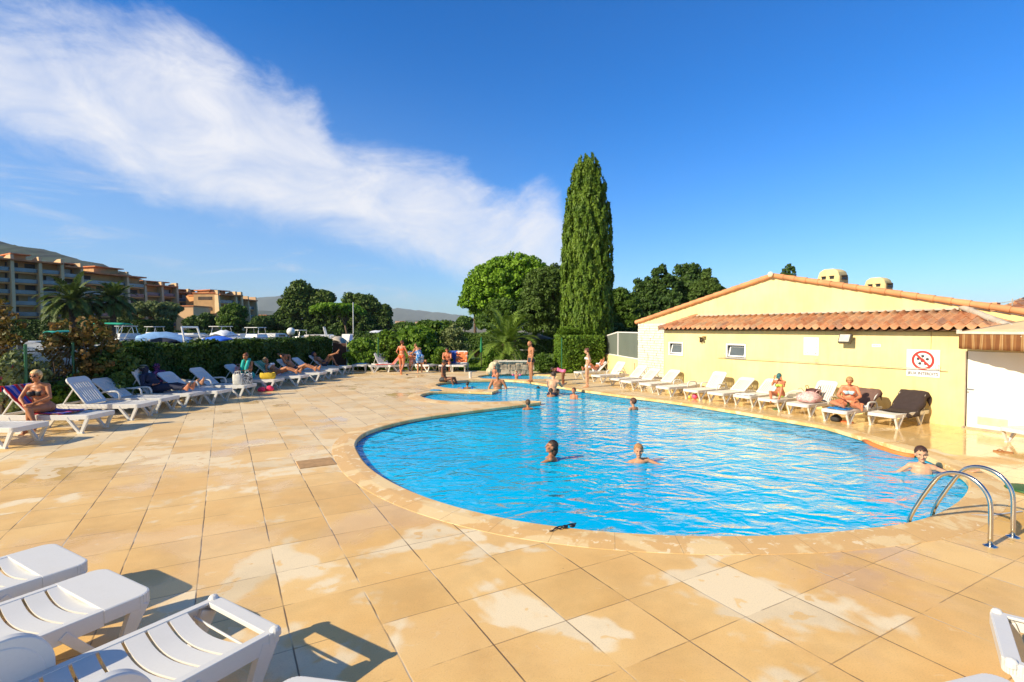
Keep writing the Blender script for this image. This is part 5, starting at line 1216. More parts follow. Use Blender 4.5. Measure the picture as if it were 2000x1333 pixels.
def curved_slats(mb, xs, wd_, hw, z, dip, bow, th=.014, T=None, n=12):
    for x in xs:
        vs = []; fs = []
        for i in range(n+1):
            v = -1 + 2*i/n; c = math.cos(v*math.pi/2); zz = z - dip*c; xx = x + bow*c
            for (dx, dz) in ((0, 0), (wd_, 0), (wd_, -th), (0, -th)): vs.append((xx+dx, v*hw, zz+dz))
        for i in range(n):
            for k in range(4): fs.append((i*4+k, i*4+(k+1) % 4, (i+1)*4+(k+1) % 4, (i+1)*4+k))
        fs += [(3, 2, 1, 0), (n*4, n*4+1, n*4+2, n*4+3)]; mb.raw(vs, fs, T)
LW = .33
def lounger(label, loc, rotz, back=35, arms=False, kind='long', group=None, fine=False, k=1.0):
    """foot end at x = 0, head towards +x; back = angle of the backrest above level"""
    t = thing('sun_lounger', label, 'sun lounger', loc, rotz, group); t.scale = (k,)*3
    bv = .004 if fine else 0; hx = 1.16
    mb = MB()
    if kind == 'open':
        rounded_plate(mb, -.03, .045, LW, ZS, .03, .05, .07)
        mb.tube([(.13, -LW+.04, ZS-.05), (.13, LW-.04, ZS-.05)], .008, 8)
        for sg in (-1, 1): mb.lathe([(0, 0), (.032, 0), (.03, .03), (.02, .045), (0, .05)], 12, (.0, sg*(LW-.012), ZS-.028))
    else: rounded_plate(mb, -.03, .24, LW, ZS, .02, .08, .08)
    x_e = 1.80
    for sg in (-1, 1):
        mb.beam((.238 if kind != 'open' else .04, sg*(LW-.022), ZS-.008), (x_e, sg*(LW-.022), ZS-.008), .046, .016)
        mb.beam((.238 if kind != 'open' else .04, sg*(LW-.004), ZS-.05), (x_e, sg*(LW-.004), ZS-.05), .012, .095)
    mb.beam((x_e, -LW, ZS-.03), (x_e, LW, ZS-.03), .05, .05); mb.beam((hx+.02, -LW+.02, ZS-.045), (hx+.02, LW-.02, ZS-.045), .05, .04)
    mb.build('frame', resin, t, bevel=bv or .002)
    mb = MB(); xs_ = np.arange(.198 if kind != 'open' else .17, hx-.09, .112)
    curved_slats(mb, xs_, .096, LW-.045, ZS-.004, .022, .028); mb.build('seat', resin, t, smooth=35)
    # backrest, built level along +x and turned up about the hinge
    T = Matrix.Translation((hx, 0, ZS-.01)) @ Matrix.Rotation(-R(back), 4, 'Y'); Lb = .74
    mb = MB(); Tb = T @ Matrix.Translation((Lb, 0, 0)) @ Matrix.Rotation(math.pi, 4, 'Z')
    rounded_plate(mb, 0, .15, LW-.03, .012, .018, .10, .035, Tb)
    mb.box((.035, 0, 0), (.07, (LW-.03)*2, .02), T)
    for sg in (-1, 1): mb.box(((Lb-.15)/2, sg*(LW-.055), -.004), (Lb-.15, .05, .03), T)
    for k in range(8):
        y = (k-3.5)*.066; mb.box((.07+(Lb-.22)/2, y, -.005+.010*abs(k-3.5)/3.5), (Lb-.222, .050, .014), T)
    mb.build('backrest', resin, t, bevel=bv)
    if back > 4:
        tip = T @ Vector((Lb*.62, 0, -.02)); mb = MB()
        for sg in (-1, 1): mb.beam((tip.x, sg*(LW-.07), tip.z), (min(x_e-.08, tip.x+.10+.2*tip.z), sg*(LW-.07), ZS-.02), .03, .022)
        mb.beam((tip.x, -LW+.07, tip.z), (tip.x, LW-.07, tip.z), .025, .02)
        mb.build('back_support', resin, t, bevel=bv)
    for (xa, xb, xc) in ((.02, .44, .17), (1.10, 1.55, 1.34)):
        for sg in (-1, 1):
            mb = MB(); y = sg*(LW-.02)
            lw = .075 if fine else .062; mb.beam((xa+.02, y, ZS-.05), (xc, y, .012), .05, lw+.02 if fine else lw, up=(1, 0, 0), w2=.045, h2=.05); mb.beam((xb, y, ZS-.05), (xc+.03, y, .012), .062, .05, up=(1, 0, 0), w2=.05, h2=.045)
            mb.box((xc+.015, y, .012), (.11, .06, .024)); mb.build('leg', resin, t, bevel=bv or .003)
    if arms:
        for sg in (-1, 1):
            mb = MB(); y = sg*(LW+.03); mb.tube([(.98, y, ZS-.05), (.99, y, ZS+.10), (1.03, y, ZS+.155), (1.10, y, ZS+.17), (1.36, y, ZS+.16), (1.43, y, ZS+.13), (1.47, y, ZS+.05), (1.48, y, ZS-.05)], .024, 8); mb.build('armrest', resin, t, smooth=True)
    t['_b'] = back; return t
def lpt(t, x, y, z=0):
    """a point in the lounger's own space -> world"""
    k = t.scale[0]; x *= k; y *= k; z *= k; c, s_ = math.cos(t.rotation_euler.z), math.sin(t.rotation_euler.z); return Vector((t.location.x+c*x-s_*y, t.location.y+s_*x+c*y, z))
def place(px, py, k=1):  # foot-end middle seen at (px,py), seat height
    g = G(px, py, ZS*k); return (g.x, g.y, 0)
def towel(label, lg, x0, x1, mat, hw=.30, over=0, name='towel', wav=.008):
    """towel lying on the seat from x0 to the hinge and up the backrest"""
    t = thing(name, label, 'towel', tuple(lg.location), lg.rotation_euler.z); t.scale = lg.scale; bk = R(lg['_b']); hx = 1.16; vs = []; fs = []
    L_ = x1-x0; nx, ny = max(6, int(L_/.05)), 12; k_ = 0
    def pos(s):
        if s <= hx: return s, ZS+.012, 0
        d = s-hx
        if d <= .76: return hx+d*math.cos(bk), ZS+.02+d*math.sin(bk), 1
        return hx+.76*math.cos(bk)+.045, ZS+.02+.76*math.sin(bk)-(d-.76), 2
    for i in range(nx+1):
        s = x0+L_*i/nx; x, z, f = pos(s)
        for j in range(ny+1):
            v = -1+2*j/ny; w_ = hw*(1+.06*math.sin(i*.7)); dz = wav*math.sin(i*1.3+j*.9)+wav*.8*math.sin(j*2.1+i*.3); drop = over*max(0, abs(v)-.82)/.18
            vs.append((x - (math.sin(bk)*dz if f == 1 else 0), v*w_, z + dz*.6 + .012 - drop))
    for i in range(nx):
        for j in range(ny): a = i*(ny+1)+j; fs.append((a, a+ny+1, a+ny+2, a+1))
    mb = MB(); mb.raw(vs, fs); o = mb.build('cloth', mat, t, smooth=True); s = o.modifiers.new('thickness', 'SOLIDIFY'); s.thickness = .01; return t
def towel_mat(name, cols, scale=14, axis=1, kind='stripe'):
    m = D.materials.new(name); m.use_nodes = True; t = NT(m.node_tree); b = t.n['Principled BSDF']; tc = t.add('ShaderNodeTexCoord'); o = tc.outputs['Object']
    s = t.add('ShaderNodeSeparateXYZ'); t.link(o, s.inputs[0]); f = t.math('FRACT', t.math('MULTIPLY', s.outputs[axis], scale)) if kind == 'stripe' else t.noise(o, scale, 2, .5, 1.5)
    nd = t.ramp(f, [(i/len(cols) if kind == 'stripe' else .3+.4*i/len(cols), c) for i, c in enumerate(cols)]); nd.node.color_ramp.interpolation = 'CONSTANT'
    t.link(t.mix(.2, nd, t.ramp(t.noise(o, 50, 3), [(.3, .5), (.7, 1.0)]), 'MULTIPLY'), b.inputs['Base Color']); b.inputs['Roughness'].default_value = .95; return m
HN = math.atan2(NV.y, NV.x)
KR, KL = .86, 1.08
gr_r = 'white sun loungers along the yellow wall'; gr_l = 'white sun loungers along the hedge'; gr_f = 'white sun loungers nearest the viewer'
RL = {}
for key, px, py, bk, arms, lab in (
    ('a', 1128, 726.5, 40, False, 'farthest white lounger by the thuja hedge, carrying the sunbather'),
    ('b', 1163, 733, 52, True, 'white lounger with steep back just right of the sunbather'),
    ('c', 1199, 739.5, 42, False, 'second white lounger right of the sunbather, in front of the hanging rack'),
    ('d', 1222, 744, 38, False, 'white lounger in front of the stone corner of the house'),
    ('e', 1259, 749, 40, False, 'low-backed white lounger just below the first small window'),
    ('f', 1293, 755.5, 5, True, 'white lounger lying flat between the two small windows, with armrests'),
    ('g', 1348, 761.5, 52, True, 'white lounger with tall steep back casting a slatted shadow, pink ball beside it'),
    ('h', 1396, 767, 36, False, 'white lounger below the second small window with a slatted shadow'),
    ('i', 1448, 772.5, 38, False, 'white lounger with a folded white towel on its foot end'),
    ('j', 1498, 779.5, 12, False, 'white lounger on which the woman in the cap sits'),
    ('k', 1556, 788.5, 52, True, 'white lounger with raised back behind the flowered bag'),
    ('l', 1628, 801, 38, True, 'white lounger under the woman in the pale blue bikini'),
    ('m', 1720, 808, 40, False, 'white lounger with a dark towel over its back, nearest the white doors')):
    RL[key] = lounger(lab, place(px, py, KR), HN, bk, arms, group=gr_r, k=KR)
RL['n'] = lounger('white lounger at the right edge with a foot resting on it', place(1985, 839, KR), R(8), 30, group=gr_r, k=KR)
LL = {}
for key, px, py, ang, bk, arms, lab in (
    ('a', 62, 829, 178, 30, False, 'white lounger cut by the left edge, in front of the woman in sunglasses'),
    ('b', 200, 806, 181, 46, False, 'white lounger with the striped towel on which the woman in sunglasses sits'),
    ('c', 290, 786, 181, 52, False, 'empty white lounger with a bare steep back right of the woman in sunglasses'),
    ('d', 334, 775, 180, 38, True, 'empty white lounger with slatted back and armrests left of the person in the beanie'),
    ('e', 387, 766, 180, 58, True, 'white lounger under the person in the beanie'),
    ('f', 404, 756, 180, 50, False, 'white lounger covered by the dark patterned towel beside the beanie'),
    ('g', 440, 761, 178, 40, True, 'empty white lounger right of the dark patterned towel'),
    ('h', 490, 751, 178, 42, True, 'white lounger with the black and white bag at its foot end'),
    ('i', 546, 740, 178, 40, False, 'white lounger beneath the yellow bag and the woman in turquoise'),
    ('j', 596, 733, 178, 40, False, 'white lounger with a green towel over its back under the fair-haired woman'),
    ('k', 632, 727, 178, 42, False, 'white lounger under the sunbather with bent knees'),
    ('m', 656, 721.5, 178, 40, False, 'empty white lounger next to the last one at the end of the hedge'),
    ('l', 682, 715, 178, 40, False, 'white lounger at the end of the hedge under the person with raised legs')):
    LL[key] = lounger(lab, place(px, py, KL), R(ang), bk, arms, group=gr_l, k=KL)
FL = {}
for key, px, py, ang, kind, bk, lab in (
    ('a', 128, 1087, 240, 'long', 0, 'farthest of the three foreground loungers at the lower left, cut by the frame'),
    ('b', 238, 1141, 241, 'long', 0, 'middle foreground lounger at the lower left with a solid rounded end'),
    ('c', 474, 1206, 238, 'open', 0, 'nearest foreground lounger with an open rectangular gap at its foot end')):
    g = G(px, py, ZS); FL[key] = lounger(lab, (g.x, g.y, 0), R(ang), bk, False, kind, gr_f, True, 1.08)
def arm_panel(x0, x1, hgt, hw, inset=0):
    r_ = hgt*.9; pf = [(x0+inset, -.06)] + [(x0+inset+r_*.95 - r_*.95*math.cos(a), hgt-inset-r_ + r_*math.sin(a)) for a in np.linspace(0, math.pi/2, 14)] + [(x1-inset-r_*.5 + r_*.5*math.sin(a), hgt-inset-r_ + r_*math.cos(a)) for a in np.linspace(0, math.pi/2, 10)] + [(x1-inset, -.06)]
    return pf
for sg in (-1, 1):
    mb = MB(); y0 = sg*(LW+.030)
    for pf, hw in ((arm_panel(.62 if sg > 0 else .76, 1.46, .22, 0), .028), (arm_panel(.62 if sg > 0 else .76, 1.46, .22, 0, .035), .031)):
        n_ = len(pf); vs = [(x, y0-hw, ZS+z) for x, z in pf] + [(x, y0+hw, ZS+z) for x, z in pf]
        mb.raw(vs, [tuple(range(n_)), tuple(range(2*n_-1, n_-1, -1))] + [(i, n_+i, n_+(i+1) % n_, (i+1) % n_) for i in range(n_)])
    mb.build('armrest', resin, FL['c'], smooth=35, bevel=.008)
g = G(1960, 1240, ZS); FL['d'] = lounger('foreground lounger with open end at the lower right corner', (g.x, g.y, 0), R(-38), 0, False, 'open', gr_f, True)
g = G(1860, 1340, ZS); FL['e'] = lounger('rounded end of a lounger poking in at the bottom right', (g.x, g.y, 0), R(-75), 0, False, 'long', gr_f, True)
g = G(672, 1340, ZS); FL['f'] = lounger('rounded tip of a lounger just showing at the bottom edge', (g.x, g.y, 0), R(-100), 0, False, 'long', gr_f, True)

# ================================================================ PEOPLE
class Body:
    def __init__(s): s.mb = MB(); s.bones = []
    def cone(s, a, ra, b, rb, bone=None, n=12):
        a, b = Vector(a), Vector(b); d = (b-a); L_ = d.length
        if L_ < 1e-5: return
        d /= L_; pts = []; rs = []
        for k in range(4): th = math.pi/2*(1-k/4); pts.append(a-d*ra*math.sin(th)); rs.append(max(ra*math.cos(th), .0008))
        pts.append(a); rs.append(ra); pts.append(b); rs.append(rb)
        for k in range(1, 5): th = math.pi/2*k/4; pts.append(b+d*rb*math.sin(th)); rs.append(max(rb*math.cos(th), .0008))
        s.mb.tube(pts, rs, n)
        if bone: s.bones.append((bone, a, b, max(ra, rb)))
    def ell(s, c, r, Rm=None): s.mb.ell(c, r, Rm, 14, 9)
SKIN = {}
def skin(nm, c):
    if nm not in SKIN: SKIN[nm] = M(nm, c, .48, .10, 7, sss=.08, spec=.4)
    return SKIN[nm]
FAIR, TAN, BROWN, PINK, LIGHT = ('fair_skin', (.58, .28, .15)), ('tanned_skin', (.46, .19, .085)), ('brown_skin', (.22, .085, .04)), ('sunburnt_skin', (.60, .22, .11)), ('pale_skin', (.62, .34, .20))
def person(label, loc, rotz, H, pose, sk=FAIR, hair=((.10, .05, .02), 'short'), clothes=(), fem=False, fat=1.0, child=False, voxel=None, face=True, glasses=False, extras=None, group=None, k=1.0):
    """local frame: forward +Y, up +Z, right +X. pose: pz pelvis height, sp spine dir, hd head dir, hf face dir, la/ra (upper, fore), ll/rl (thigh, shin[, foot])"""
    s = H/1.75; t = thing('person', label, 'person', tuple(loc), rotz, group); t.scale = (k,)*3; B = Body(); V = Vector
    P = V((0, 0, pose.get('pz', .93*s))); sp = V(pose.get('sp', (0, 0, 1))).normalized(); fw = V(pose.get('fw', (0, 1, 0))); fw = (fw - sp*fw.dot(sp)).normalized(); rt = fw.cross(sp)
    hs_ = 1.18 if child else 1.0; tl = .50*s*(.96 if child else 1)
    neck = P + sp*tl; sw = (.165 if fem else .185)*s*(.92 if child else 1)*(1+.10*(fat-1)); f2 = fat
    Rt = Matrix((rt, fw, sp)).transposed()
    # torso
    B.ell(P + sp*.02*s, ((.165 if fem else .150)*s*f2, .112*s*f2, .125*s), Rt); B.ell(P + sp*.17*s, ((.122 if fem else .135)*s*f2, .098*s*f2**1.3, .14*s), Rt)
    B.ell(P + sp*.33*s, ((.140 if fem else .158)*s*f2**.7, .105*s*f2**.8, .15*s), Rt); B.ell(P + sp*.42*s, ((.140 if fem else .165)*s, .088*s, .085*s), Rt)
    for sg in (-1, 1):
        B.ell(P + rt*sg*.075*s*f2 - fw*.07*s - sp*.04*s, (.082*s*f2,)*3)
        if fem and not child: B.ell(P + rt*sg*.072*s*f2**.5 + fw*.088*s*f2**.7 + sp*.335*s, (.062*s*f2**1.2,)*3)
        elif not child: B.ell(P + rt*sg*.072*s + fw*.072*s*f2**.5 + sp*.375*s, (.075*s, .04*s, .05*s), Rt)
    B.bones.append(('spine', P, neck, .15*s))
    sh = {}
    for sg, ak in ((-1, 'la'), (1, 'ra')):
        S_ = neck - sp*.045*s + rt*sg*sw; sh[sg] = S_; B.cone(neck - sp*.02*s + rt*sg*.03*s, .05*s, S_, .052*s)
        ua, fa = [V(q).normalized() for q in pose.get(ak, ((sg*.12, .03, -1), (sg*.05, .15, -1)))[:2]]
        ua = rt*ua.x+fw*ua.y+V((0, 0, 1))*ua.z if pose.get('world_limbs', True) is False else ua
        E_ = S_ + ua*.275*s; W_ = E_ + fa*.245*s
        m_ = (.80 if fem or child else 1.0)*min(f2, 1.35)
        B.cone(S_, .050*s*m_, E_, .036*s*m_, 'arm'); B.cone(S_.lerp(E_, .3), .046*s*m_, S_.lerp(E_, .6), .043*s*m_); B.cone(E_, .037*s*m_, W_, .024*s*m_, 'forearm'); B.cone(E_.lerp(W_, .15), .041*s*m_, E_.lerp(W_, .45), .036*s*m_)
        hd_ = fa; pn = hd_.cross(V((0, 0, 1)) if abs(hd_.z) < .9 else fw).normalized(); pc = W_ + hd_*.05*s; kn = hd_.cross(pn).normalized()
        B.mb.ell(tuple(pc), (.036*s, .016*s, .048*s), Matrix((pn, kn, hd_)).transposed(), 10, 7); B.bones.append(('hand', W_, W_+hd_*.17*s, .03))
        for q, (ln, off) in enumerate(((.070, -1.5), (.078, -.5), (.072, .5), (.058, 1.5))):
            b0 = pc + hd_*.035*s + pn*off*.018*s; md = b0 + hd_*ln*.5*s - kn*.006*s; B.cone(b0, .0095*s, md, .0085*s, n=6); B.cone(md, .0085*s, md + (hd_-kn*.5).normalized()*ln*.5*s, .007*s, n=6)
        B.cone(W_ + hd_*.03*s - pn*.025*s, .012*s, W_ + hd_*.075*s - pn*.058*s, .0085*s, n=6)
        pose.setdefault('_h', {})[sg] = W_+hd_*.08*s
    # legs
    for sg, lk in ((-1, 'll'), (1, 'rl')):
        L_ = pose.get(lk, ((sg*.05, .0, -1), (sg*.02, -.03, -1))); hp = P + rt*sg*.088*s*f2**.5 - sp*.02*s; td, sd = V(L_[0]).normalized(), V(L_[1]).normalized()
        K_ = hp + td*.425*s; A_ = K_ + sd*.40*s; fd = V(L_[2]).normalized() if len(L_) > 2 else V((sg*.15, 1, -.12)).normalized(); g_ = min(f2, 1.4)*(1.05 if fem else 1)
        kf = (td-sd); kf = kf.normalized() if kf.length > .2 else fw
        B.cone(hp, .088*s*g_, K_, .052*s*g_**.5, 'thigh'); B.cone(hp.lerp(K_, .2), .090*s*g_, hp.lerp(K_, .5), .074*s*g_, None)
        B.cone(K_, .052*s*g_**.5, A_, .034*s, 'shin'); B.cone(K_.lerp(A_, .18) - kf*.018*s, .055*s*g_**.5, K_.lerp(A_, .50) - kf*.008*s, .045*s*g_**.5); B.ell(K_+kf*.012*s, (.045*s,)*3)
        hl = A_ - fd*.035*s; up_ = -sd
        B.cone(A_, .036*s, hl + sd*.035*s, .032*s); B.cone(hl + sd*.045*s, .030*s, A_ + fd*.10*s + sd*.048*s, .030*s, 'foot'); B.cone(A_ + fd*.04*s, .034*s, A_ + fd*.14*s + sd*.048*s, .022*s)
        pr = fd.cross(up_).normalized(); tb = A_ + fd*.135*s + sd*.055*s
        for q in range(5): B.cone(tb + pr*(q-2)*.0165*s, .012*s, tb + pr*(q-2)*.018*s + fd*(.055-.006*abs(q-(0 if sg > 0 else 4)))*s, .0095*s, n=6)
    # neck, head
    hd = V(pose.get('hd', tuple(sp))).normalized(); hf = V(pose.get('hf', tuple(fw))); hf = (hf - hd*hf.dot(hd)).normalized(); hr = hf.cross(hd); RH = Matrix((hr, hf, hd)).transposed()
    q = s*hs_; HC = neck + hd*(.075*s+.095*q) + hf*.015*s
    B.cone(neck - sp*.03*s, .058*s*(.85 if fem or child else 1)*min(f2, 1.2), neck + hd*.08*s, .050*s*(.85 if fem or child else 1), 'neck')
    hp_ = lambda x, y, z: HC + hr*x*q + hf*y*q + hd*z*q
    B.ell(hp_(0, -.008, .025), (.074*q, .092*q, .088*q), RH); B.ell(hp_(0, .022, -.035), (.056*q, .062*q, .078*q), RH); B.ell(hp_(0, .062, -.088), (.026*q, .022*q, .022*q), RH)
    B.cone(hp_(0, .088, .015), .008*q, hp_(0, .108, -.022), .014*q, n=8); B.ell(hp_(0, .084, .028), (.045*q, .016*q, .010*q), RH)
    for sg in (-1, 1):
        B.ell(hp_(sg*.075, -.005, -.008), (.010*q, .020*q, .030*q), RH); B.ell(hp_(sg*.040, .062, -.025), (.022*q, .022*q, .020*q), RH)
    B.cone(hp_(-.018, .087, -.052), .0085*q, hp_(.018, .087, -.052), .0085*q, n=8)
    raw = B.mb.build('body_raw', skin(*sk)); md = raw.modifiers.new('r', 'REMESH'); md.mode = 'VOXEL'; md.voxel_size = voxel or .0115; md.use_smooth_shade = True
    sm = raw.modifiers.new('s', 'SMOOTH'); sm.factor = .5; sm.iterations = 3
    dg = bpy.context.evaluated_depsgraph_get(); me = D.meshes.new_from_object(raw.evaluated_get(dg)); me.name = 'body'; D.objects.remove(raw)
    me.materials.clear(); me.materials.append(skin(*sk)); me.polygons.foreach_set('use_smooth', [True]*len(me.polygons))
    bo = D.objects.new('body', me); COL.objects.link(bo); bo.parent = t
    co = np.empty(len(me.vertices)*3, np.float32); me.vertices.foreach_get('co', co); co = co.reshape(-1, 3); no = np.empty(len(me.vertices)*3, np.float32); me.vertices.foreach_get('normal', no); no = no.reshape(-1, 3)
    best = np.full(len(co), 9.); lab = np.zeros(len(co), int); tt = np.zeros(len(co)); names = []
    for i, (bn, a, b_, rr) in enumerate(B.bones):
        names.append(bn); a_ = np.array(a); d = np.array(b_-a); u = np.clip(((co-a_) @ d)/(d @ d), 0, 1); dist = np.linalg.norm(co - a_ - u[:, None]*d, axis=1) - rr*.8
        k = dist < best; best[k] = dist[k]; lab[k] = i; tt[k] = u[k]
    bl = np.array(names)[lab]; zs_ = (co-np.array(P)) @ np.array(sp)/s; yf = (co-np.array(P)) @ np.array(fw)/s; xr = (co-np.array(P)) @ np.array(rt)/s
    spine, thigh, arm, fore, shin = bl == 'spine', bl == 'thigh', bl == 'arm', bl == 'forearm', bl == 'shin'
    def garment(name, mask, mat, off=.007):
        fcs = [p.vertices[:] for p in me.polygons if all(mask[v] for v in p.vertices)]
        if len(fcs) < 4: return
        ids = sorted({v for f in fcs for v in f}); mp = {v: i for i, v in enumerate(ids)}; mb = MB(); mb.raw([tuple(co[v] + no[v]*off) for v in ids], [tuple(mp[v] for v in f) for f in fcs])
        o = mb.build(name, mat, t, smooth=True); so_ = o.modifiers.new('thickness', 'SOLIDIFY'); so_.thickness = off; so_.offset = -1; return o
    for cl in clothes:
        nm, mt_ = cl[0], cl[1]
        if nm == 'trunks': garment('swim_trunks', (spine & (zs_ < .09)) | (thigh & (tt < (cl[2] if len(cl) > 2 else .35))), mt_, .010)
        elif nm == 'briefs': garment('bikini_bottom', (spine & (zs_ < .045) & (zs_ > -.25)) | (thigh & (tt < .10) & (np.abs(xr) < .15)), mt_)
        elif nm == 'top': garment('bikini_top', (spine | arm) & (zs_ > .285) & (zs_ < .385) & (np.abs(xr) < .16) & ~(arm & (tt > .02)), mt_)
        elif nm == 'suit': garment('swimsuit', (spine & (zs_ < .40)) | (thigh & (tt < .08)), mt_)
        elif nm == 'shirt': garment('shirt', spine | arm | ((bl == 'neck') & (tt < .15)) | (fore & (tt < .95)), mt_, .014)
        elif nm == 'trousers': garment('trousers', (spine & (zs_ < .10)) | thigh | (shin & (tt < .85)), mt_, .014)
        elif nm == 'wrap': garment('towel_wrap', (spine & (zs_ < (cl[2] if len(cl) > 2 else .1))) | (thigh & (tt < .75)), mt_, .022)
    # face
    if face:
        ew = M('eye_dark', (.03, .02, .015), .2)
        for sg in (-1, 1): mb = MB(); mb.ell(tuple(hp_(sg*.030, .078, .012)), (.012*q, .008*q, .007*q), RH, 8, 6); mb.build('eye', ew, t, smooth=True)
        mb = MB(); mb.ell(tuple(hp_(0, .090, -.052)), (.022*q, .007*q, .007*q), RH, 8, 6); mb.build('mouth', M('lips', (.45, .12, .09), .4), t, smooth=True)
        if glasses:
            mb = MB()
            for sg in (-1, 1): mb.ell(tuple(hp_(sg*.034, .088, .014)), (.030*q, .010*q, .020*q), RH, 10, 6); mb.tube([hp_(sg*.062, .075, .018), hp_(sg*.078, -.005, .012)], .003, 5)
            mb.build('sunglasses', M('dark_lens', (.01, .01, .012), .1), t, smooth=True)
    # hair
    hc, st = hair
    if st != 'bald':
        hm = M('hair_%02x%02x%02x' % tuple(int(c*255) for c in hc), hc, .5, .35, 45, bump=.6, bscale=80)
        HB = MB(); vs = []; fs = []; nu, nv = 26, 18; cz = {'short': -.035, 'bob': -.10, 'long': -.09, 'bun': -.05, 'pony': -.05, 'wet': -.06}[st]
        cc = (0, -.016, .030); rr = (.083, .100, .094)
        if st == 'bob': rr = (.094, .106, .100)
        for j in range(nv+1):
            th = math.pi*j/nv
            for i in range(nu):
                ph = 2*math.pi*i/nu; nzz = 1 + .03*math.sin(i*2.7+j*1.9)+.02*math.sin(i*5.3-j*3.1)
                x, y, z = rr[0]*math.sin(th)*math.cos(ph), rr[1]*math.sin(th)*math.sin(ph), rr[2]*math.cos(th); 
                if st in ('bob', 'long') and z < 0: x *= 1.06; z *= 1.35
                vs.append(hp_(cc[0]+x*nzz, cc[1]+y*nzz, cc[2]+z*nzz)); 
        def keep(i, j):
            v = vs[j*nu+i % nu]-HC; y, z, x = v.dot(hf)/q, v.dot(hd)/q, v.dot(hr)/q
            if y > .035: return z > .062
            if y > .0: return z > (.0 if st in ('bob', 'long') else .02)
            return z > cz - (.03 if y < -.05 else 0)
        for j in range(nv):
            for i in range(nu):
                if keep(i, j) and keep(i+1, j) and keep(i, j+1): fs.append((j*nu+i, (j+1)*nu+i, (j+1)*nu+(i+1) % nu, j*nu+(i+1) % nu))
        HB.raw(vs, fs); ho = HB.build('hair', hm, t, smooth=True); so_ = ho.modifiers.new('thickness', 'SOLIDIFY'); so_.thickness = .012*q; so_.offset = -1
        if st in ('long', 'bun', 'pony', 'wet'):
            HB = MB()
            if st == 'long': HB.tube([hp_(0, -.07, 0), hp_(0, -.085, -.10), hp_(0, -.07, -.20), hp_(0, -.05, -.27)], [.06*q, .068*q, .055*q, .02*q], 12)
            if st == 'wet': HB.tube([hp_(0, -.06, 0), hp_(0, -.08, -.07), hp_(0, -.07, -.15), hp_(0, -.06, -.20)], [.06*q, .055*q, .04*q, .015*q], 12)
            if st == 'bun': HB.ell(tuple(hp_(0, -.085, .075)), (.042*q,)*3)
            if st == 'pony': HB.ell(tuple(hp_(0, -.10, .05)), (.025*q,)*3); HB.tube([hp_(0, -.11, .05), hp_(0, -.14, -.03), hp_(0, -.11, -.13)], [.022*q, .030*q, .008*q], 10)
            HB.build('hair_tail', hm, ho, smooth=True)
    pose['_fr'] = (P, neck, HC, hp_, RH, q, sh)
    if extras: extras(t, pose, hp_, RH, q)
    return t
def col(nm, c, r_=.8): return M(nm, c, r_, .12, 12)
blk = col('black_swim', (.015, .015, .02), .6); orange = col('orange_swim', (.85, .14, .04)); 
def cap(colr, brim=True):
    def f(t, pose, hp_, RH, q):
        mb = MB(); vs = []; fs = []; nu = 18
        for j in range(8):
            th = math.pi/2*j/7*1.12
            for i in range(nu): ph = 2*math.pi*i/nu; vs.append(hp_(.090*math.sin(th)*math.cos(ph), -.010+.108*math.sin(th)*math.sin(ph), .035+.100*math.cos(th)))
        for j in range(7):
            for i in range(nu): fs.append((j*nu+i, (j+1)*nu+i, (j+1)*nu+(i+1) % nu, j*nu+(i+1) % nu))
        mb.raw(vs, fs); 
        if brim: mb.raw([hp_(-.07, .075, .045), hp_(.07, .075, .045), hp_(.06, .165, .022), hp_(-.06, .165, .022), hp_(-.07, .075, .038), hp_(.07, .075, .038), hp_(.06, .165, .015), hp_(-.06, .165, .015)], [(0, 1, 2, 3), (7, 6, 5, 4), (1, 5, 6, 2), (2, 6, 7, 3), (3, 7, 4, 0)])
        mb.build('cap', colr, t, smooth=40)
    return f
def armbands(mat):
    def f(t, pose, hp_, RH, q):
        neck, sh = pose['_fr'][1], pose['_fr'][6]; s = q/1.18
        for sg, ak in ((-1, 'la'), (1, 'ra')):
            ua = Vector(pose.get(ak, ((sg*.12, .03, -1),))[0]).normalized(); c = sh[sg] + ua*.13*s; mb = MB(); mb.tube([c-ua*.06*s, c-ua*.04*s, c+ua*.04*s, c+ua*.06*s], [.045*s, .075*s, .075*s, .045*s], 12); mb.build('armband', mat, t, smooth=True)
    return f
def in_water(px, py, z=WZ): g = G(px, py, z); return g
def swimmer(label, px, pyw, H, face_ang, depth, pose=None, **k):
    """depth: water surface sits this far below the top of the head; pyw: pixel row of the waterline"""
    g = G(px, pyw, WZ); p = dict(pose or {}); s = H/1.75; pz = WZ + depth - (H - .93*s)
    fl = -1.30; drop = pz - fl
    if drop < .85*s:
        a = math.acos(max(-.2, min(1, (drop-.10*s)/(.825*s)))); p.setdefault('ll', ((-.1, math.sin(a), -math.cos(a)-.05), (-.05, -math.sin(a), -math.cos(a)-.05))); p.setdefault('rl', ((.1, math.sin(a), -math.cos(a)-.05), (.05, -math.sin(a), -math.cos(a)-.05)))
    p['pz'] = pz; return person(label, (g.x, g.y, 0), face_ang, H, p, **k)
# rotz: facing direction = +Y turned by rotz. 0 faces away from the viewer, 180 faces the viewer, 90 faces left, -90 faces right
deg = R
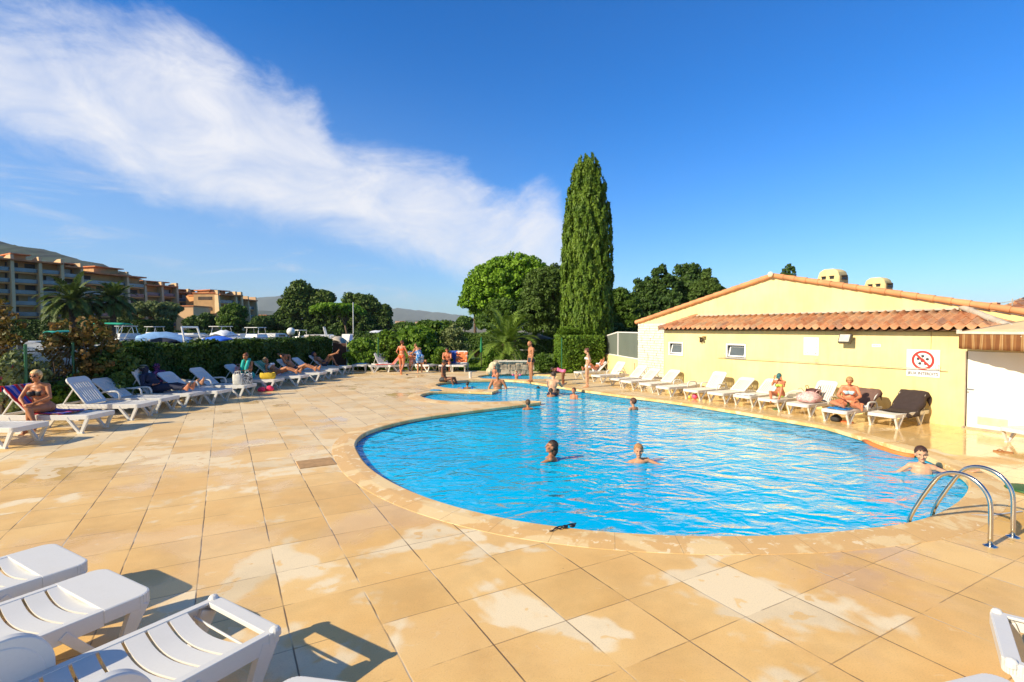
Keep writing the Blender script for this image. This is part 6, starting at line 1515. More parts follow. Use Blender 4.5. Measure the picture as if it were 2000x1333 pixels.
# --- left row
lb = LL['b']; p_ = lpt(lb, .50, -.0)
q = lpt(lb, 1.12, .06)
person('woman in sunglasses and dark bikini sitting with crossed legs on the left-hand lounger', (q.x, q.y, 0), deg(192), 1.66,
    dict(pz=ZS+.13, sp=(.03, .22, 1), hd=(.05, .12, 1), hf=(.10, 1, .02), la=((-.35, .35, -1), (.75, .85, -.35)), ra=((.38, .42, -1), (-.72, .75, -.42)), ll=((.22, 1, .06), (.1, -.10, -1), (.2, 1, -.3)), rl=((-.18, 1, .20), (-.42, .12, -1), (-.2, 1, -.5))),
    sk=TAN, hair=((.75, .50, .22), 'bob'), clothes=(('top', blk), ('briefs', blk)), fem=True, fat=1.22, glasses=True, voxel=.009, k=KL)
stripes = towel_mat('striped_towel', [(.60, .02, .03), (.05, .10, .50), (.45, .30, .50), (.02, .06, .35), (.65, .03, .04), (.55, .35, .25)], 2.6)
towel('red and blue striped towel hung over the back of the left-hand lounger', lb, .55, 2.05, stripes, .31)
def beanie(t, pose, hp_, RH, q):
    m = towel_mat('beanie_knit', [(.02, .02, .02), (.35, .38, .30), (.02, .02, .02), (.10, .16, .08)], 22, 2)
    mb = MB(); mb.ell(tuple(hp_(0, -.012, .045)), (.088*q, .104*q, .085*q), RH, 18, 12); mb.build('beanie', m, t, smooth=True)
def recline(bk, kr=.35, kl=.35, arms=None):
    """reclining with the back at bk degrees; forward (towards the feet) is +Y"""
    c, s_ = math.cos(R(bk)), math.sin(R(bk))
    return dict(sp=(0, -c, s_), fw=(0, s_, c), hd=(0, -c*.6, s_+.35), hf=(0, 1, .15), ll=((-.08, 1, kl), (-.02, 1, -kl), (0, .25, 1)), rl=((.08, 1, kr), (.02, 1, -kr), (0, .25, 1)),
        la=arms[0] if arms else ((-.3, .25, -.75), (.35, 1, .1)), ra=arms[1] if arms else ((.3, .25, -.75), (-.35, 1, .1)))
def on_lounger(label, lg, x, H, pose, **k):
    q = lpt(lg, x, k.pop('y', 0)); pose['pz'] = ZS+k.pop('lift', .115); return person(label, (q.x, q.y, 0), lg.rotation_euler.z + R(90), H, pose, k=lg.scale[0], **k)
navy_c = col('navy_cloth', (.015, .02, .05)); beige_c = col('beige_cloth', (.38, .32, .24)); 
on_lounger('person in a striped beanie and dark navy clothes reclining with bare feet', LL['e'], 1.04, 1.68, recline(46, .12, .20), sk=PINK, clothes=(('shirt', navy_c), ('trousers', navy_c)), extras=beanie, fat=1.1)
pat = towel_mat('dark_pattern_towel', [(.03, .01, .03), (.30, .05, .18), (.02, .02, .06), (.25, .10, .30)], 9, 1, 'noise')
on_lounger('person in beige trousers lying beyond the one in the beanie, under a dark patterned cloth', LL['f'], 1.05, 1.70, recline(42, .18, .1), sk=FAIR, hair=((.05, .03, .02), 'short'), clothes=(('shirt', pat), ('trousers', beige_c)))
turq = col('turquoise_towel_cloth', (.02, .45, .38)); pinkp = towel_mat('pink_print', [(.75, .12, .22), (.85, .55, .55), (.60, .04, .12)], 16, 0, 'noise')
q = lpt(LL['i'], 1.02, .05)
def scarf(t, pose, hp_, RH, q_):
    P, nk = pose['_fr'][0], pose['_fr'][1]; mb = MB()
    for sg in (-1, 1): mb.tube([nk + Vector((sg*.03, -.07, .05)), nk + Vector((sg*.09, .06, 0)), nk + Vector((sg*.08, .15, -.2)), nk + Vector((sg*.07, .20, -.42))], [.05, .055, .06, .045], 8)
    mb.build('shoulder_towel', turq, t, smooth=True)
person('woman with brown hair and a turquoise towel round her neck sitting on a lounger', (q.x, q.y, 0), deg(172), 1.66,
    dict(pz=ZS+.13, sp=(0, .16, 1), hd=(0, .42, 1), hf=(0, 1, -.5), la=((-.2, .35, -1), (.5, 1, -.05)), ra=((.2, .35, -1), (-.5, 1, -.05)), ll=((-.1, 1, .02), (-.05, .05, -1)), rl=((.2, 1, .02), (.2, .05, -1))),
    sk=TAN, hair=((.20, .07, .03), 'bun'), clothes=(('top', pinkp), ('wrap', turq, .08)), fem=True, extras=scarf, k=KL)
greent = towel_mat('green_white_towel', [(.05, .30, .12), (.55, .60, .50), (.10, .42, .20)], 9)
towel('green and white towel over a lounger back beside the woman in turquoise', LL['j'], 1.0, 2.0, greent, .30)
violet = towel_mat('violet_print', [(.45, .30, .70), (.80, .78, .85), (.25, .12, .45)], 18, 0, 'noise')
on_lounger('fair-haired woman in a pale bikini lying below the green towel', LL['j'], 1.0, 1.62, recline(34, .45, .3), sk=TAN, hair=((.50, .33, .15), 'bob'), clothes=(('top', col('pale_swim', (.65, .70, .75))), ('briefs', violet)), fem=True, fat=1.1, lift=.125)
on_lounger('second sunbather lying with bent knees beyond the fair-haired woman', LL['k'], 1.05, 1.75, recline(36, .5, .35, (((-.5, -.2, .8), (.6, -.6, .2)), ((.5, -.2, .8), (-.6, -.6, .2)))), sk=TAN, hair=((.15, .07, .03), 'short'), clothes=(('trunks', col('dark_trunks', (.05, .05, .08))),))
on_lounger('tanned person with dark hair and one leg crossed high, at the end of the hedge', LL['l'], 1.12, 1.68, dict(recline(32), ll=((-.08, .8, .75), (0, .5, -1), (0, 1, -.3)), rl=((.05, .55, .9), (-.1, 1, .35), (0, .4, 1))), sk=TAN, hair=((.03, .03, .08), 'bob'), clothes=(('trunks', col('dark_trunks', (.05, .05, .08))),))
# --- far side, seen across the deck
person('woman in an orange bikini walking away across the deck', G(785, 731), deg(-14), 1.64, dict(pz=.88, sp=(0, .03, 1), hd=(0, .06, 1), hf=(.25, 1, -.05), la=((-.45, -.30, -1), (-.1, .8, -.35)), ra=((.35, .1, -1), (.25, .5, -1)), ll=((-.02, .12, -1), (.0, .02, -1)), rl=((.03, -.02, -1), (.02, -.75, -.8), (0, .2, -1))), sk=PINK, hair=((.20, .06, .03), 'bun'), clothes=(('top', orange), ('briefs', orange)), fem=True, fat=1.08, face=False)
person('small child in striped trunks standing beside the woman in the blue towel', G(803, 725), deg(-165), 1.0, dict(hf=(.3, 1, 0), la=((-.5, .4, -.2), (-.4, .6, .3)), ra=((.4, .4, -.4), (.5, .4, .1))), sk=PINK, hair=((.12, .05, .03), 'short'), clothes=(('trunks', col('white_red_trunks', (.7, .35, .3)), .3),), child=True)
bluep = towel_mat('blue_white_towel', [(.03, .16, .55), (.55, .62, .70), (.03, .25, .62), (.02, .1, .4)], 5, 0, 'noise')
person('woman wrapped in a blue and white towel bending towards the child', G(820, 728), deg(35), 1.62, dict(pz=.80, sp=(-.10, .50, 1), hd=(-.2, .75, .8), hf=(0, .8, -.6), la=((-.2, .7, -.8), (-.3, .9, -.1)), ra=((.1, .7, -.8), (-.3, .9, -.2)), ll=((-.05, .05, -1), (-.02, -.08, -1)), rl=((.05, .12, -1), (.02, -.08, -1))), sk=FAIR, hair=((.25, .12, .05), 'bun'), clothes=(('wrap', bluep, .34),), fem=True, fat=1.15, face=False)
# --- chairs beyond the deck
def deck_chair(label, px, py, ang, cloth_=None, back=62, hb=.62):
    g = G(px, py); return lounger(label, (g.x, g.y, 0), ang, back, True, group='white loungers at the far edge of the deck')
CH = {}
CH['a'] = lounger('white lounger with a blue and white towel at the far left of the lawn edge', tuple(G(700, 727)), R(95), 55, False, group='white loungers at the far edge of the deck')
CH['b'] = lounger('white lounger with a coral towel and red clothes', tuple(G(722, 727.5)), R(22), 50, False, group='white loungers at the far edge of the deck')
CH['c'] = lounger('white lounger with pale cloths left of the walking woman', tuple(G(773, 727)), R(135), 50, False, group='white loungers at the far edge of the deck')
CH['d'] = lounger('white lounger with upright back behind the woman in the blue towel', tuple(G(848, 726)), R(150), 62, False, group='white loungers at the far edge of the deck')
CH['e'] = lounger('white lounger with an orange towel on the lawn edge', tuple(G(895, 727.5)), R(88), 62, False, group='white loungers at the far edge of the deck')
CH['f'] = lounger('lounger with a blue towel on which the man sits by the lawn', tuple(G(868, 727)), R(80), 58, False, group='white loungers at the far edge of the deck')
towel('blue and white towel on the lounger left of the coral towel', CH['a'], .75, 2.0, towel_mat('royal_white_towel', [(.02, .14, .65), (.7, .75, .85), (.02, .2, .7)], 5, 0), .27)
towel('coral pink towel on a lounger at the far edge', CH['b'], .3, 1.95, col('coral_towel', (.75, .16, .12)), .29)
towel('pale cloth draped on the lounger left of the walking woman', CH['c'], .2, 1.2, col('pale_cloth', (.65, .68, .72)), .33, over=.16)
towel('orange towel on the lounger at the lawn edge', CH['e'], 1.2, 1.80, col('orange_towel', (.85, .20, .06)), .29)
towel('deep blue towel behind the sitting man', CH['f'], .9, 1.9, col('deep_blue_towel', (.02, .08, .40)), .29)
q = lpt(CH['d'], 1.0, 0); person('seated person half hidden behind the woman in the blue towel', (q.x, q.y, 0), R(150+90), 1.55, dict(recline(62, .1, .1), pz=ZS+.12, ll=((-.08, 1, .2), (0, .1, -1)), rl=((.08, 1, .2), (0, .1, -1))), sk=TAN, hair=((.08, .04, .02), 'short'), clothes=(('trunks', col('dark_trunks', (.05, .05, .08))),), fem=False)
q = lpt(CH['f'], .55, 0); person('sitting man looking down with elbows on his knees beside the orange towel', (q.x, q.y, 0), R(178), 1.72, dict(pz=ZS+.12, sp=(0, .25, 1), hd=(0, .55, 1), hf=(0, 1, -.6), la=((-.1, .45, -1), (.45, .8, -.2)), ra=((.1, .45, -1), (-.45, .8, -.2)), ll=((-.15, 1, 0), (0, .05, -1)), rl=((.2, 1, 0), (.1, .05, -1))), sk=PINK, hair=((.06, .03, .02), 'short'), clothes=(('trunks', col('dark_trunks', (.05, .05, .08))),), fat=1.1)
g = G(868, 747.5); person('dark-skinned man in black trunks sitting on the pool edge with feet in the water', (g.x-.05, g.y+.1, 0), deg(-100), 1.78, dict(pz=.13, sp=(0, .02, 1), hd=(0, .15, 1), hf=(.1, 1, -.2), la=((-.2, -.12, -1), (-.05, .2, -1)), ra=((.25, .1, -1), (-.2, .6, -.7)), ll=((-.25, 1, .12), (-.1, .35, -1)), rl=((.3, 1, .18), (.1, .3, -1))), sk=BROWN, hair=((.02, .015, .01), 'short'), clothes=(('trunks', blk, .3),))
# --- pool people
swimmer('broad-chested older man standing waist-deep facing the viewer', 972, 760, 1.78, deg(178), .66, dict(la=((-.5, .05, -1), (.1, .3, -1)), ra=((.5, .05, -1), (-.1, .3, -1)), hd=(0, .1, 1)), sk=TAN, hair=((.35, .30, .26), 'bald'), clothes=(('trunks', blk),), fat=1.22)
swimmer('dark-haired child with blue armbands beside the curved pool edge', 913, 762, 1.05, deg(20), .30, dict(la=((-1, .2, .1), (-.6, .6, -.2)), ra=((1, .2, .1), (.6, .6, -.2))), sk=TAN, hair=((.03, .02, .015), 'short'), child=True, extras=armbands(col('blue_armband', (.02, .25, .70), .3)), face=False)
g = G(1009, 743, -.07); person('toddler with pink armbands in the toddlers pool', (g.x, g.y+.3, 0), deg(180), .95, dict(pz=-.12, la=((-1, .2, .25), (-.5, .3, .9)), ra=((1, .2, .25), (.5, .3, .9)), ll=((-.2, 1, -.1), (0, 1, -.1)), rl=((.2, 1, -.1), (0, 1, -.1))), sk=PINK, hair=((.15, .07, .03), 'short'), child=True, extras=armbands(col('pink_armband', (.85, .10, .35), .3)))
g = G(966, 738, -.07); person('small child in the toddlers pool behind the older man', (g.x, g.y+.2, 0), deg(170), .95, dict(pz=.02, ll=((-.1, .9, -.4), (0, -.2, -1)), rl=((.1, .9, -.4), (0, -.2, -1))), sk=PINK, hair=((.12, .06, .03), 'short'), child=True)
person('bald tanned man in black trunks standing on the pool edge', G(1037, 747), deg(112), 1.74, dict(sp=(0, -.03, 1), hd=(0, .35, 1), hf=(0, 1, -.35), la=((-.08, .10, -1), (0, .28, -1)), ra=((.08, .05, -1), (0, .22, -1)), ll=((-.04, .05, -1), (-.02, -.02, -1)), rl=((.08, -.04, -1), (.04, -.06, -1))), sk=TAN, hair=((.1, .1, .1), 'bald'), clothes=(('trunks', blk, .20),), fat=.98)
swimmer('fair-backed man standing in the pool with his back turned', 1078, 773, 1.78, deg(-20), .86, dict(hd=(.0, .45, 1), sp=(.05, .12, 1), la=((-.1, .6, -.8), (.2, 1, .0)), ra=((.2, .7, -.6), (.2, 1, .2))), sk=LIGHT, hair=((.05, .03, .02), 'short'), clothes=(('trunks', navy_c),), face=False)
person('child in pink bending over the pool edge beside the fair-backed man', G(1100, 752), deg(70), 1.15, dict(pz=.52, sp=(0, 1, .35), fw=(0, .2, -1), hd=(0, 1, -.1), hf=(0, .3, -1), la=((-.1, .6, -.8), (0, .6, -.8)), ra=((.1, .6, -.8), (0, .6, -.8)), ll=((-.1, .1, -1), (0, -.1, -1)), rl=((.1, .1, -1), (0, -.1, -1))), sk=BROWN, hair=((.03, .02, .015), 'short'), clothes=(('suit', col('pink_suit', (.85, .18, .35))),), child=True, face=False)
swimmer('only the dark hair of a diving child showing above the water', 1051, 759, 1.2, deg(0), .09, sk=TAN, hair=((.02, .015, .01), 'short'), child=True, face=False)
swimmer('dark-haired girl seen from behind near the fair-backed man', 1076, 775.5, 1.25, deg(5), .30, sk=TAN, hair=((.03, .02, .015), 'pony'), child=True, face=False, fem=True)
swimmer('smiling woman in the water facing the viewer beside the dark-haired girl', 1089, 771, 1.55, deg(178), .22, dict(la=((-1, .3, -.1), (-1, .2, 0))), sk=FAIR, hair=((.10, .05, .03), 'wet'), fem=True)
swimmer('sunburnt child with a bun in the water right of the smiling woman', 1121, 780, 1.25, deg(150), .38, sk=PINK, hair=((.12, .05, .03), 'bun'), child=True, fem=True, face=False)
swimmer('short-haired boy hugging the tip of the curved pool edge', 1031, 801, 1.25, deg(15), .30, sk=TAN, hair=((.10, .06, .03), 'short'), child=True, face=False)
swimmer('brown-haired boy in mid pool seen from behind', 1237, 801, 1.45, deg(35), .35, sk=FAIR, hair=((.10, .04, .02), 'short'), child=True, face=False)
swimmer('girl with wet dark hair swimming towards the left with one arm out', 1093, 900, 1.45, deg(84), .40, dict(sp=(0, .45, 1), fw=(0, 1, -.4), hd=(0, -.25, 1), hf=(-.25, 1, .15), la=((-.25, 1, -.42), (-.1, 1, .02)), ra=((.5, .8, -.6), (.2, 1, -.2)), ll=((-.1, -.6, -.7), (0, -1, -.2)), rl=((.1, -.4, -.9), (0, -1, -.3))), sk=('wet_tan_skin', (.38, .16, .075)), hair=((.04, .02, .01), 'wet'), child=True, fem=True, voxel=.008)
swimmer('blond boy swimming and squinting towards the viewer in mid pool', 1254, 900, 1.45, deg(172), .38, dict(sp=(.2, .45, 1), hd=(.03, .05, 1), hf=(.05, 1, 0), la=((-.9, .3, -.3), (-.7, .6, -.1)), ra=((.9, .3, -.3), (.7, .6, -.1)), ll=((-.1, -.7, -.7), (0, -1, -.2)), rl=((.1, -.5, -.9), (0, -1, -.3))), sk=FAIR, hair=((.45, .22, .08), 'short'), child=True, voxel=.008)
swimmer('dark-haired boy at the pool edge near the ladder, holding the side', 1800, 924, 1.55, deg(150), .44, dict(hd=(.08, .1, 1), hf=(.0, 1, -.05), la=((-.8, .1, -.25), (-1, -.3, .30)), ra=((.7, .3, -.5), (.4, .8, -.1))), sk=LIGHT, hair=((.06, .025, .015), 'short'), child=True, voxel=.008)
person('slim girl in a white bikini standing at the pool edge with hands on hips', G(1147, 757), deg(75), 1.50, dict(sp=(0, -.08, 1), hd=(0, .35, 1), hf=(0, 1, -.35), la=((-.55, -.35, -1), (.65, .35, -.75)), ra=((.55, -.35, -1), (-.65, .35, -.75)), ll=((-.03, .05, -1), (0, -.02, -1)), rl=((.05, .0, -1), (0, -.04, -1))), sk=LIGHT, hair=((.15, .05, .04), 'bun'), clothes=(('top', col('white_swim', (.75, .72, .75))), ('briefs', col('white_swim', (.75, .72, .75)))), fem=True, fat=.92)
# --- right row
q = lpt(RL['a'], .95, 0); on_lounger('sunbather with raised knees and an arm behind the head on the farthest lounger', RL['a'], 1.08, 1.65, dict(recline(30, .75, .9, (((-.4, -.2, .9), (.6, -.5, .2)), ((.3, .4, -.6), (-.3, 1, .1))))), sk=PINK, hair=((.30, .15, .06), 'bald'), clothes=(('top', col('white_swim', (.75, .72, .75))), ('briefs', col('white_swim', (.75, .72, .75)))), fem=True)
greenb = col('lime_swim', (.45, .62, .10)); capm = col('teal_cap', (.03, .13, .14), .7)
q = lpt(RL['j'], .62, -.02); person('woman in a dark teal cap and lime bikini sitting with drawn-up knees', (q.x, q.y, 0), HN + R(110), 1.52, dict(pz=ZS+.12, sp=(0, .12, 1), hd=(0, .5, 1), hf=(0, 1, -.6), la=((-.15, .85, -.55), (.25, .35, 1)), ra=((.1, .95, -.45), (-.3, .1, 1)), ll=((-.1, .8, .68), (.1, .42, -1), (0, 1, -.1)), rl=((.35, .95, .25), (-.2, .5, -.5), (0, 1, 0))), sk=PINK, hair=((.12, .05, .03), 'pony'), clothes=(('top', greenb), ('briefs', greenb)), fem=True, extras=cap(capm), voxel=.010, k=KR)
bikb = col('pale_blue_swim', (.42, .60, .68)); q = lpt(RL['l'], .78, 0)
person('heavy sunburnt blonde woman in a pale blue bandeau sitting cross-legged with head bowed', (q.x, q.y, 0), HN + R(112), 1.66, dict(pz=ZS+.15, sp=(0, .14, 1), hd=(-.05, .55, 1), hf=(-.1, 1, -.7), la=((-.42, .32, -1), (.55, .95, -.3)), ra=((.42, .32, -1), (-.6, .9, -.25)), ll=((-.35, 1, -.05), (-.25, .9, -.06), (0, .25, 1)), rl=((.75, .85, .05), (-.75, .75, -.12), (.2, .5, .8))), sk=PINK, hair=((.45, .25, .10), 'bob'), clothes=(('top', bikb), ('briefs', col('lime_dark', (.10, .12, .05)))), fem=True, fat=1.48, voxel=.010, k=KR)
towel('brown towel draped over the lounger behind the blonde woman', RL['l'], 1.25, 2.15, col('taupe_towel', (.16, .09, .07)), .34, over=.10)
towel('large near-black towel draped over the lounger nearest the white doors', RL['m'], .55, 2.2, col('charcoal_towel', (.035, .022, .022)), .37, over=.14)
towel('rumpled bright blue towel under the legs of the blonde woman', RL['l'], .12, .55, col('bright_blue_towel', (.02, .25, .65)), .24, wav=.014)
towel('folded white towel on the foot end of a wall-side lounger', RL['i'], .02, .50, col('white_towel', (.80, .80, .82)), .27, wav=.012)
q = lpt(RL['n'], .75, .0); person('foot of a sunbather reaching in from the right edge', (q.x+.9, q.y+.12, 0), R(98), 1.7, dict(recline(30, .10, .06), pz=ZS+.11), sk=PINK, hair=((.1, .05, .03), 'short'), clothes=(('trunks', navy_c),))

# ================================================================ LADDER AND SMALL THINGS
chrome = M('ladder_steel', (.62, .60, .56), .16, .06, 6, metal=1)
t = thing('pool_ladder', 'curved stainless steel ladder rails at the right edge of the pool', 'pool ladder', tuple(G(1934, 1067)))
o0 = G(1934, 1067); 
def arc_rail(bx, by, wx, wy, tz):
    b = G(bx, by) - o0; w_ = G(wx, wy, WZ) - o0; w_.z = WZ; dh = Vector((w_.x-b.x, w_.y-b.y, 0)); Ld = dh.length; dh /= Ld; pts = []
    h1 = tz - .28
    pts.append(b); pts.append(b+Vector((0, 0, h1*.5))); 
    for k in range(0, 11): a = math.pi*(1 - k/10*.78); r_ = .27; pts.append(b + dh*(r_+r_*math.cos(a)) + Vector((0, 0, h1 + r_*1.05*math.sin(a))))
    e = pts[-1]; pts.append(e.lerp(w_+Vector((0, 0, .12)), .93)); pts.append(w_ + Vector((0, 0, .06))); pts.append(w_ + Vector((0, 0, -.10))); pts.append(w_+Vector((0, 0, -1.0)))
    return pts
for (bx, by, wx, wy) in ((1934, 1067, 1774, 1030), (1978, 1049, 1820, 1014)):
    pts = arc_rail(bx, by, wx, wy, .67); P2 = [];
    for i in range(len(pts)-1): P2.append(pts[i]); P2.append(pts[i].lerp(pts[i+1], .5))
    P2.append(pts[-1])
    for _ in range(2): P2 = [P2[0]] + [(P2[i-1]+P2[i]*2+P2[i+1])/4 for i in range(1, len(P2)-1)] + [P2[-1]]
    mb = MB(); mb.tube(P2, .0215, 14); rl = mb.build('rail', chrome, t, smooth=True)
    mb = MB(); mb.lathe([(.0, .0), (.062, .0), (.060, .008), (.034, .018), (.022, .024)], 20, tuple(P2[0])); mb.build('base_flange', chrome, rl, smooth=40)
for z in (-.35, -.6, -.85):
    a = G(1774, 1030, WZ)-o0; b_ = G(1820, 1014, WZ)-o0; a.z = b_.z = z; mb = MB(); mb.beam(a, b_, .09, .03); mb.build('step', chrome, t)
# goggles
g = G(1106, 1032, .026); t = thing('swim_goggles', 'pair of black swimming goggles lying on the near pool edge', 'goggles', tuple(g), R(20))
bp = M('black_rubber', (.012, .012, .014), .4); mb = MB()
for sg in (-1, 1): mb.ell((sg*.045+.03, 0, .018), (.036, .026, .020), nu=12, nv=8)
mb.build('eyepieces', bp, t, smooth=True); mb = MB(); mb.tube([(-.05, .0, .015), (-.09, -.02, .012), (-.12, .01, .02), (-.16, -.015, .008), (-.19, -.03, .006), (-.21, -.02, .006)], .007, 6); mb.tube([(.10, 0, .015), (.13, .02, .03), (.08, .045, .02), (0, .04, .01), (-.07, .03, .018), (-.13, .02, .008)], .007, 6); mb.build('strap', bp, t, smooth=True)
# orange foam noodle along the wall of the pool
pp = [G(1688, 861, WZ+.02), G(1704, 869, WZ+.02), G(1722, 876, WZ+.02), G(1745, 884, WZ+.02), G(1768, 889.5, WZ+.02), G(1786, 892, WZ+.02)]
mb = MB(); mb.tube([p-pp[0] for p in pp], .045, 12); o = tag(mb.build('foam_noodle', M('orange_foam', (.80, .22, .05), .7, .08, 20), smooth=True), 'orange foam noodle floating along the right side of the pool', 'pool noodle'); o.location = pp[0]
# balls, bags, shoes
def ball(label, px, py, r_, c, name='ball'):
    g = G(px, py); mb = MB(); mb.ell((0, 0, 0), (r_,)*3, nu=20, nv=14); o = tag(mb.build(name, M('ball_%d' % px, c, .35, .1, 8), smooth=True), label, 'ball'); o.location = (g.x, g.y, r_+.001)
ball('small pink ball on the deck beneath the steep-backed lounger', 1357, 780, .085, (.85, .10, .22)); ball('small yellow ball beside the pink one', 1347, 779, .05, (.75, .60, .10))
def bag(label, loc, rotz, size, mat, name='beach_bag', cat='bag', handles=True, round_=False, hm=None):
    t = thing(name, label, cat, tuple(loc), rotz); w_, d_, h_ = size; mb = MB()
    n_ = 16; vs = []; fs = []
    lv = [(0, .86), (.03, .97), (.5, 1.05), (.9, .95), (1.0, .90), (.98, .80), (.6, .75)] if not round_ else [(0, .75), (.15, 1.0), (.5, 1.05), (.8, .75), (1.0, .3), (1.02, .05), (1.02, .01)]
    for j, (u, k) in enumerate(lv):
        for i in range(n_):
            a = 2*math.pi*i/n_; cx_ = abs(math.cos(a))**.6*math.copysign(1, math.cos(a)); sy = abs(math.sin(a))**.6*math.copysign(1, math.sin(a)); wv = 1+.05*math.sin(i*2.3+j*1.7)
            vs.append((w_/2*k*cx_*wv, d_/2*k*sy*wv, h_*u*(1+.05*math.sin(i*1.1)*(u > .5))))
    for j in range(len(lv)-1):
        for i in range(n_): fs.append((j*n_+i, j*n_+(i+1) % n_, (j+1)*n_+(i+1) % n_, (j+1)*n_+i))
    fs.append(tuple(range(n_-1, -1, -1))); mb.raw(vs, fs); mb.build('bag_body', mat, t, smooth=True)
    if handles:
        for sg in (-1, 1): mb = MB(); mb.tube([(-w_*.22, sg*d_*.4, h_*.9), (-w_*.16, sg*d_*.5, h_*1.25), (w_*.16, sg*d_*.5, h_*1.25), (w_*.22, sg*d_*.4, h_*.9)], .010, 6); mb.build('handle', hm or mat, t, smooth=True)
    return t
zeb = towel_mat('zebra_print', [(.75, .75, .72), (.05, .05, .05), (.80, .80, .78), (.08, .08, .08)], 9, 0, 'noise'); whb = col('cream_canvas', (.70, .68, .60))
q = lpt(LL['h'], .12, -.02, ZS+.004); bag('black and white printed beach bag on the lounger foot beside the white one', q, R(20), (.30, .18, .34), zeb)
q = lpt(LL['h'], .34, .10, ZS+.004); bag('cream canvas beach bag touching the black and white printed bag', q, R(10), (.30, .18, .34), whb)
q = lpt(LL['i'], .36, .08, ZS+.004); bag('yellow holdall on the lounger right of the woman in turquoise', q, R(10), (.52, .24, .22), col('yellow_bag', (.72, .48, .03)), hm=navy_c)
q = lpt(LL['i'], 1.30, .10, ZS+.004); bag('pink patterned bag leaning behind the woman in turquoise', q, 0, (.32, .2, .42), pinkp)
g = G(514, 764); bag('pair of bright pink armbands on the deck, the left one', G(511, 765), 0, (.24, .18, .16), col('hot_pink', (.90, .04, .12), .4), name='inflatable_armband', cat='armband', handles=False, round_=True); bag('pair of bright pink armbands on the deck, the right one', G(527, 764), .3, (.26, .20, .18), col('hot_pink', (.90, .04, .12)), name='inflatable_armband', cat='armband', handles=False, round_=True)
q = lpt(RL['k'], .62, 0, ZS+.004); bag('pink and cream flowered bag slumped on a wall-side lounger', q, HN, (.50, .50, .26), towel_mat('flower_print', [(.78, .42, .36), (.85, .75, .68), (.62, .16, .18), (.82, .68, .60)], 26, 0, 'noise'), round_=True)
q = lpt(RL['k'], 1.02, .12, ZS+.004); bag('dark brown leather bag behind the flowered bag', q, HN, (.30, .34, .30), col('brown_leather', (.08, .02, .02), .5))
q = G(1605, 797); bag('small dark bag on the deck under the blonde woman\'s lounger', lpt(RL['l'], .35, .12, 0), HN, (.22, .2, .16), col('dark_bag', (.03, .03, .03)), handles=False, round_=True)
def shoe(label, loc, rotz, mat, nm='flip_flop'):
    t = thing(nm, label, 'shoe', tuple(loc), rotz); pts = [(.0, -.13), (.035, -.12), (.042, 0), (.05, .08), (.03, .135), (-.01, .14), (-.04, .08), (-.032, 0), (-.03, -.12)]; mb = MB(); mb.prism(pts, 0, .02); mb.build('sole', mat, t, bevel=.004)
    mb = MB(); mb.tube([(-.04, .0, .02), (-.03, .05, .05), (0, .09, .025)], .006, 6); mb.tube([(.045, .0, .02), (.03, .05, .05), (0, .09, .025)], .006, 6); mb.build('strap', mat, t)
sg_ = col('green_sandal', (.03, .16, .06)); so2 = col('orange_sandal', (.75, .16, .05)); yg = col('yellow_sandal', (.70, .50, .05))
shoe('dark green flip-flop under the lounger of the woman in the cap', lpt(RL['j'], .42, -.1), 1.2, sg_); shoe('yellow flip-flop beside the dark green one', lpt(RL['j'], .55, -.2), .4, yg); shoe('orange flip-flop under the blonde woman\'s lounger', lpt(RL['l'], .45, -.12), .9, so2)
shoe('brown flip-flop on the deck near the right-hand corner lounger', G(1960, 884), .9, col('brown_sandal', (.35, .15, .05)))
shoe('dark flip-flop under the blue-towelled lounger at the far edge', G(795, 733), .3, blk)
mb = MB(); mb.lathe([(0, 0), (.24, 0), (.26, .012), (.25, .03), (.20, .035), (0, .035)], 24); o = tag(mb.build('rubber_mat', M('green_plastic', (.02, .12, .02), .5), smooth=40), 'dark green flat round mat at the right edge of the deck', 'mat'); g = G(2012, 959); o.location = (g.x, g.y, 0)
mb = MB(); mb.lathe([(0, 0), (.055, 0), (.07, .26), (.075, .27), (.07, .28), (.055, .27), (0, .26)], 14); o = tag(mb.build('water_bucket', M('white_bucket', (.75, .72, .68), .4), smooth=40), 'small white and orange pot on the pool edge by the curved bay', 'bucket'); g = G(918.5, 739); o.location = (g.x, g.y, .0)
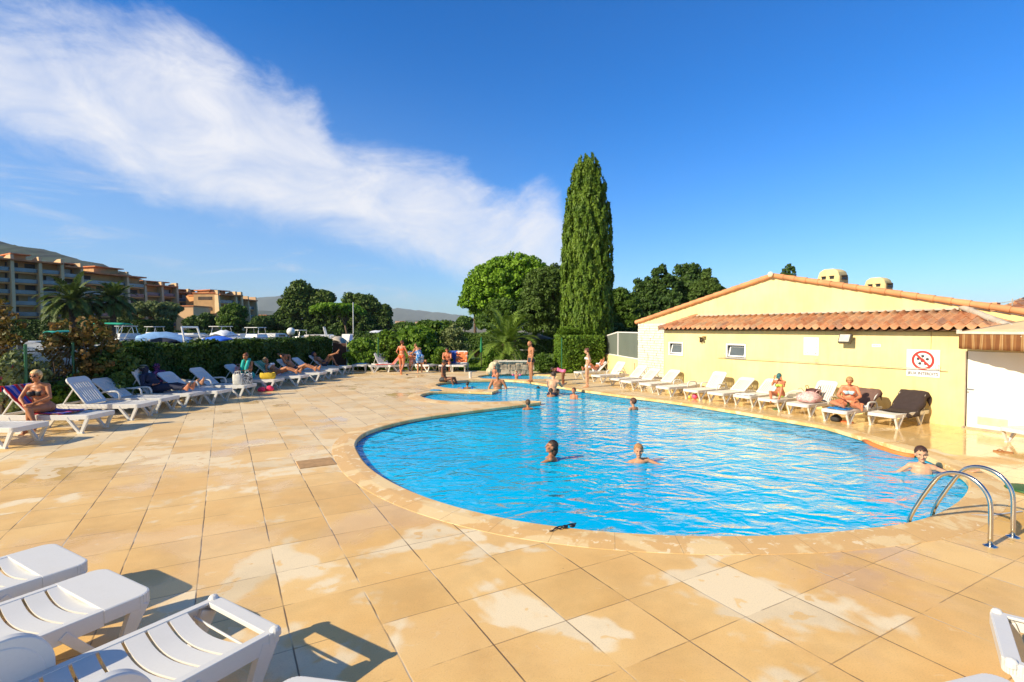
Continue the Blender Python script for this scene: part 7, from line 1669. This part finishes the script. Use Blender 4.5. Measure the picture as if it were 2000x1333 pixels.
mb = MB(); mb.ell((0, 0, .04), (.22, .1, .04), nu=16, nv=8); o = tag(mb.build('kickboard', M('blue_float', (.05, .25, .45), .5), smooth=True), 'small blue float lying on the deck by the second bay', 'pool float'); g = G(851, 765); o.location = (g.x, g.y, .0)
mb = MB(); mb.box((0, 0, .0), (.55, .50, .012)); o = tag(mb.build('drain_cover', M('drain_stone', (.46, .27, .11), .7, .15, 8)), 'brown skimmer lid set flush in the slabs left of the pool', 'drain cover'); g = G(617, 905); o.location = (g.x, g.y, .004); o.rotation_euler.z = TH
g = G(685, 705); t = thing('lifebuoy', 'pink and white swim ring hanging on the fence right of the brown gate', 'swim ring', (g.x, 27.2, 1.0)); mb = MB(); mb.tube([(.17*math.cos(a), 0, .17*math.sin(a)) for a in np.linspace(0, 2*math.pi, 21)], .06, 8); mb.build('ring', towel_mat('ring_print', [(.75, .35, .55), (.8, .8, .85), (.25, .35, .75)], 9, 0, 'noise'), t, smooth=True)
mb = MB(); mb.tube([(0, .03, .2), (0, .03, -1.0)], .02, 6); mb.build('hanger_post', fg, t)
mb = MB(); tp = [G(1845, 1008), G(1935, 1009), G(1996, 1001)]; mb.tube([p-tp[0]+Vector((0, 0, .012)) for p in tp], .009, 6); o = tag(mb.build('rail_shadow_tube', M('shadow_grey', (.45, .48, .5), .5)), 'thin grey tube laid as the cast shadow behind the ladder rails', 'hose'); o.location = tp[0]  # added tube stands in for the shadow line of the ladder rail
# ================================================================ HAZE
mb = MB(); mb.box((0, 4300, 238), (24000, 9600, 486))
for i, v in enumerate(mb.v): pass
hz = mb.build('haze', []); 
hm = D.materials.new('haze_air'); hm.use_nodes = True; t = NT(hm.node_tree); t.n.remove(t.n['Principled BSDF'])
pv = t.add('ShaderNodeVolumePrincipled'); pv.inputs['Color'].default_value = (.80, .91, 1.0, 1); pv.inputs['Density'].default_value = 0.75e-4; pv.inputs['Anisotropy'].default_value = -.15
t.link(pv.outputs[0], t.n['Material Output'].inputs['Volume']); hz.data.materials.append(hm); tag(hz, 'thin blue air haze over the far hills', None, None, 'stuff')
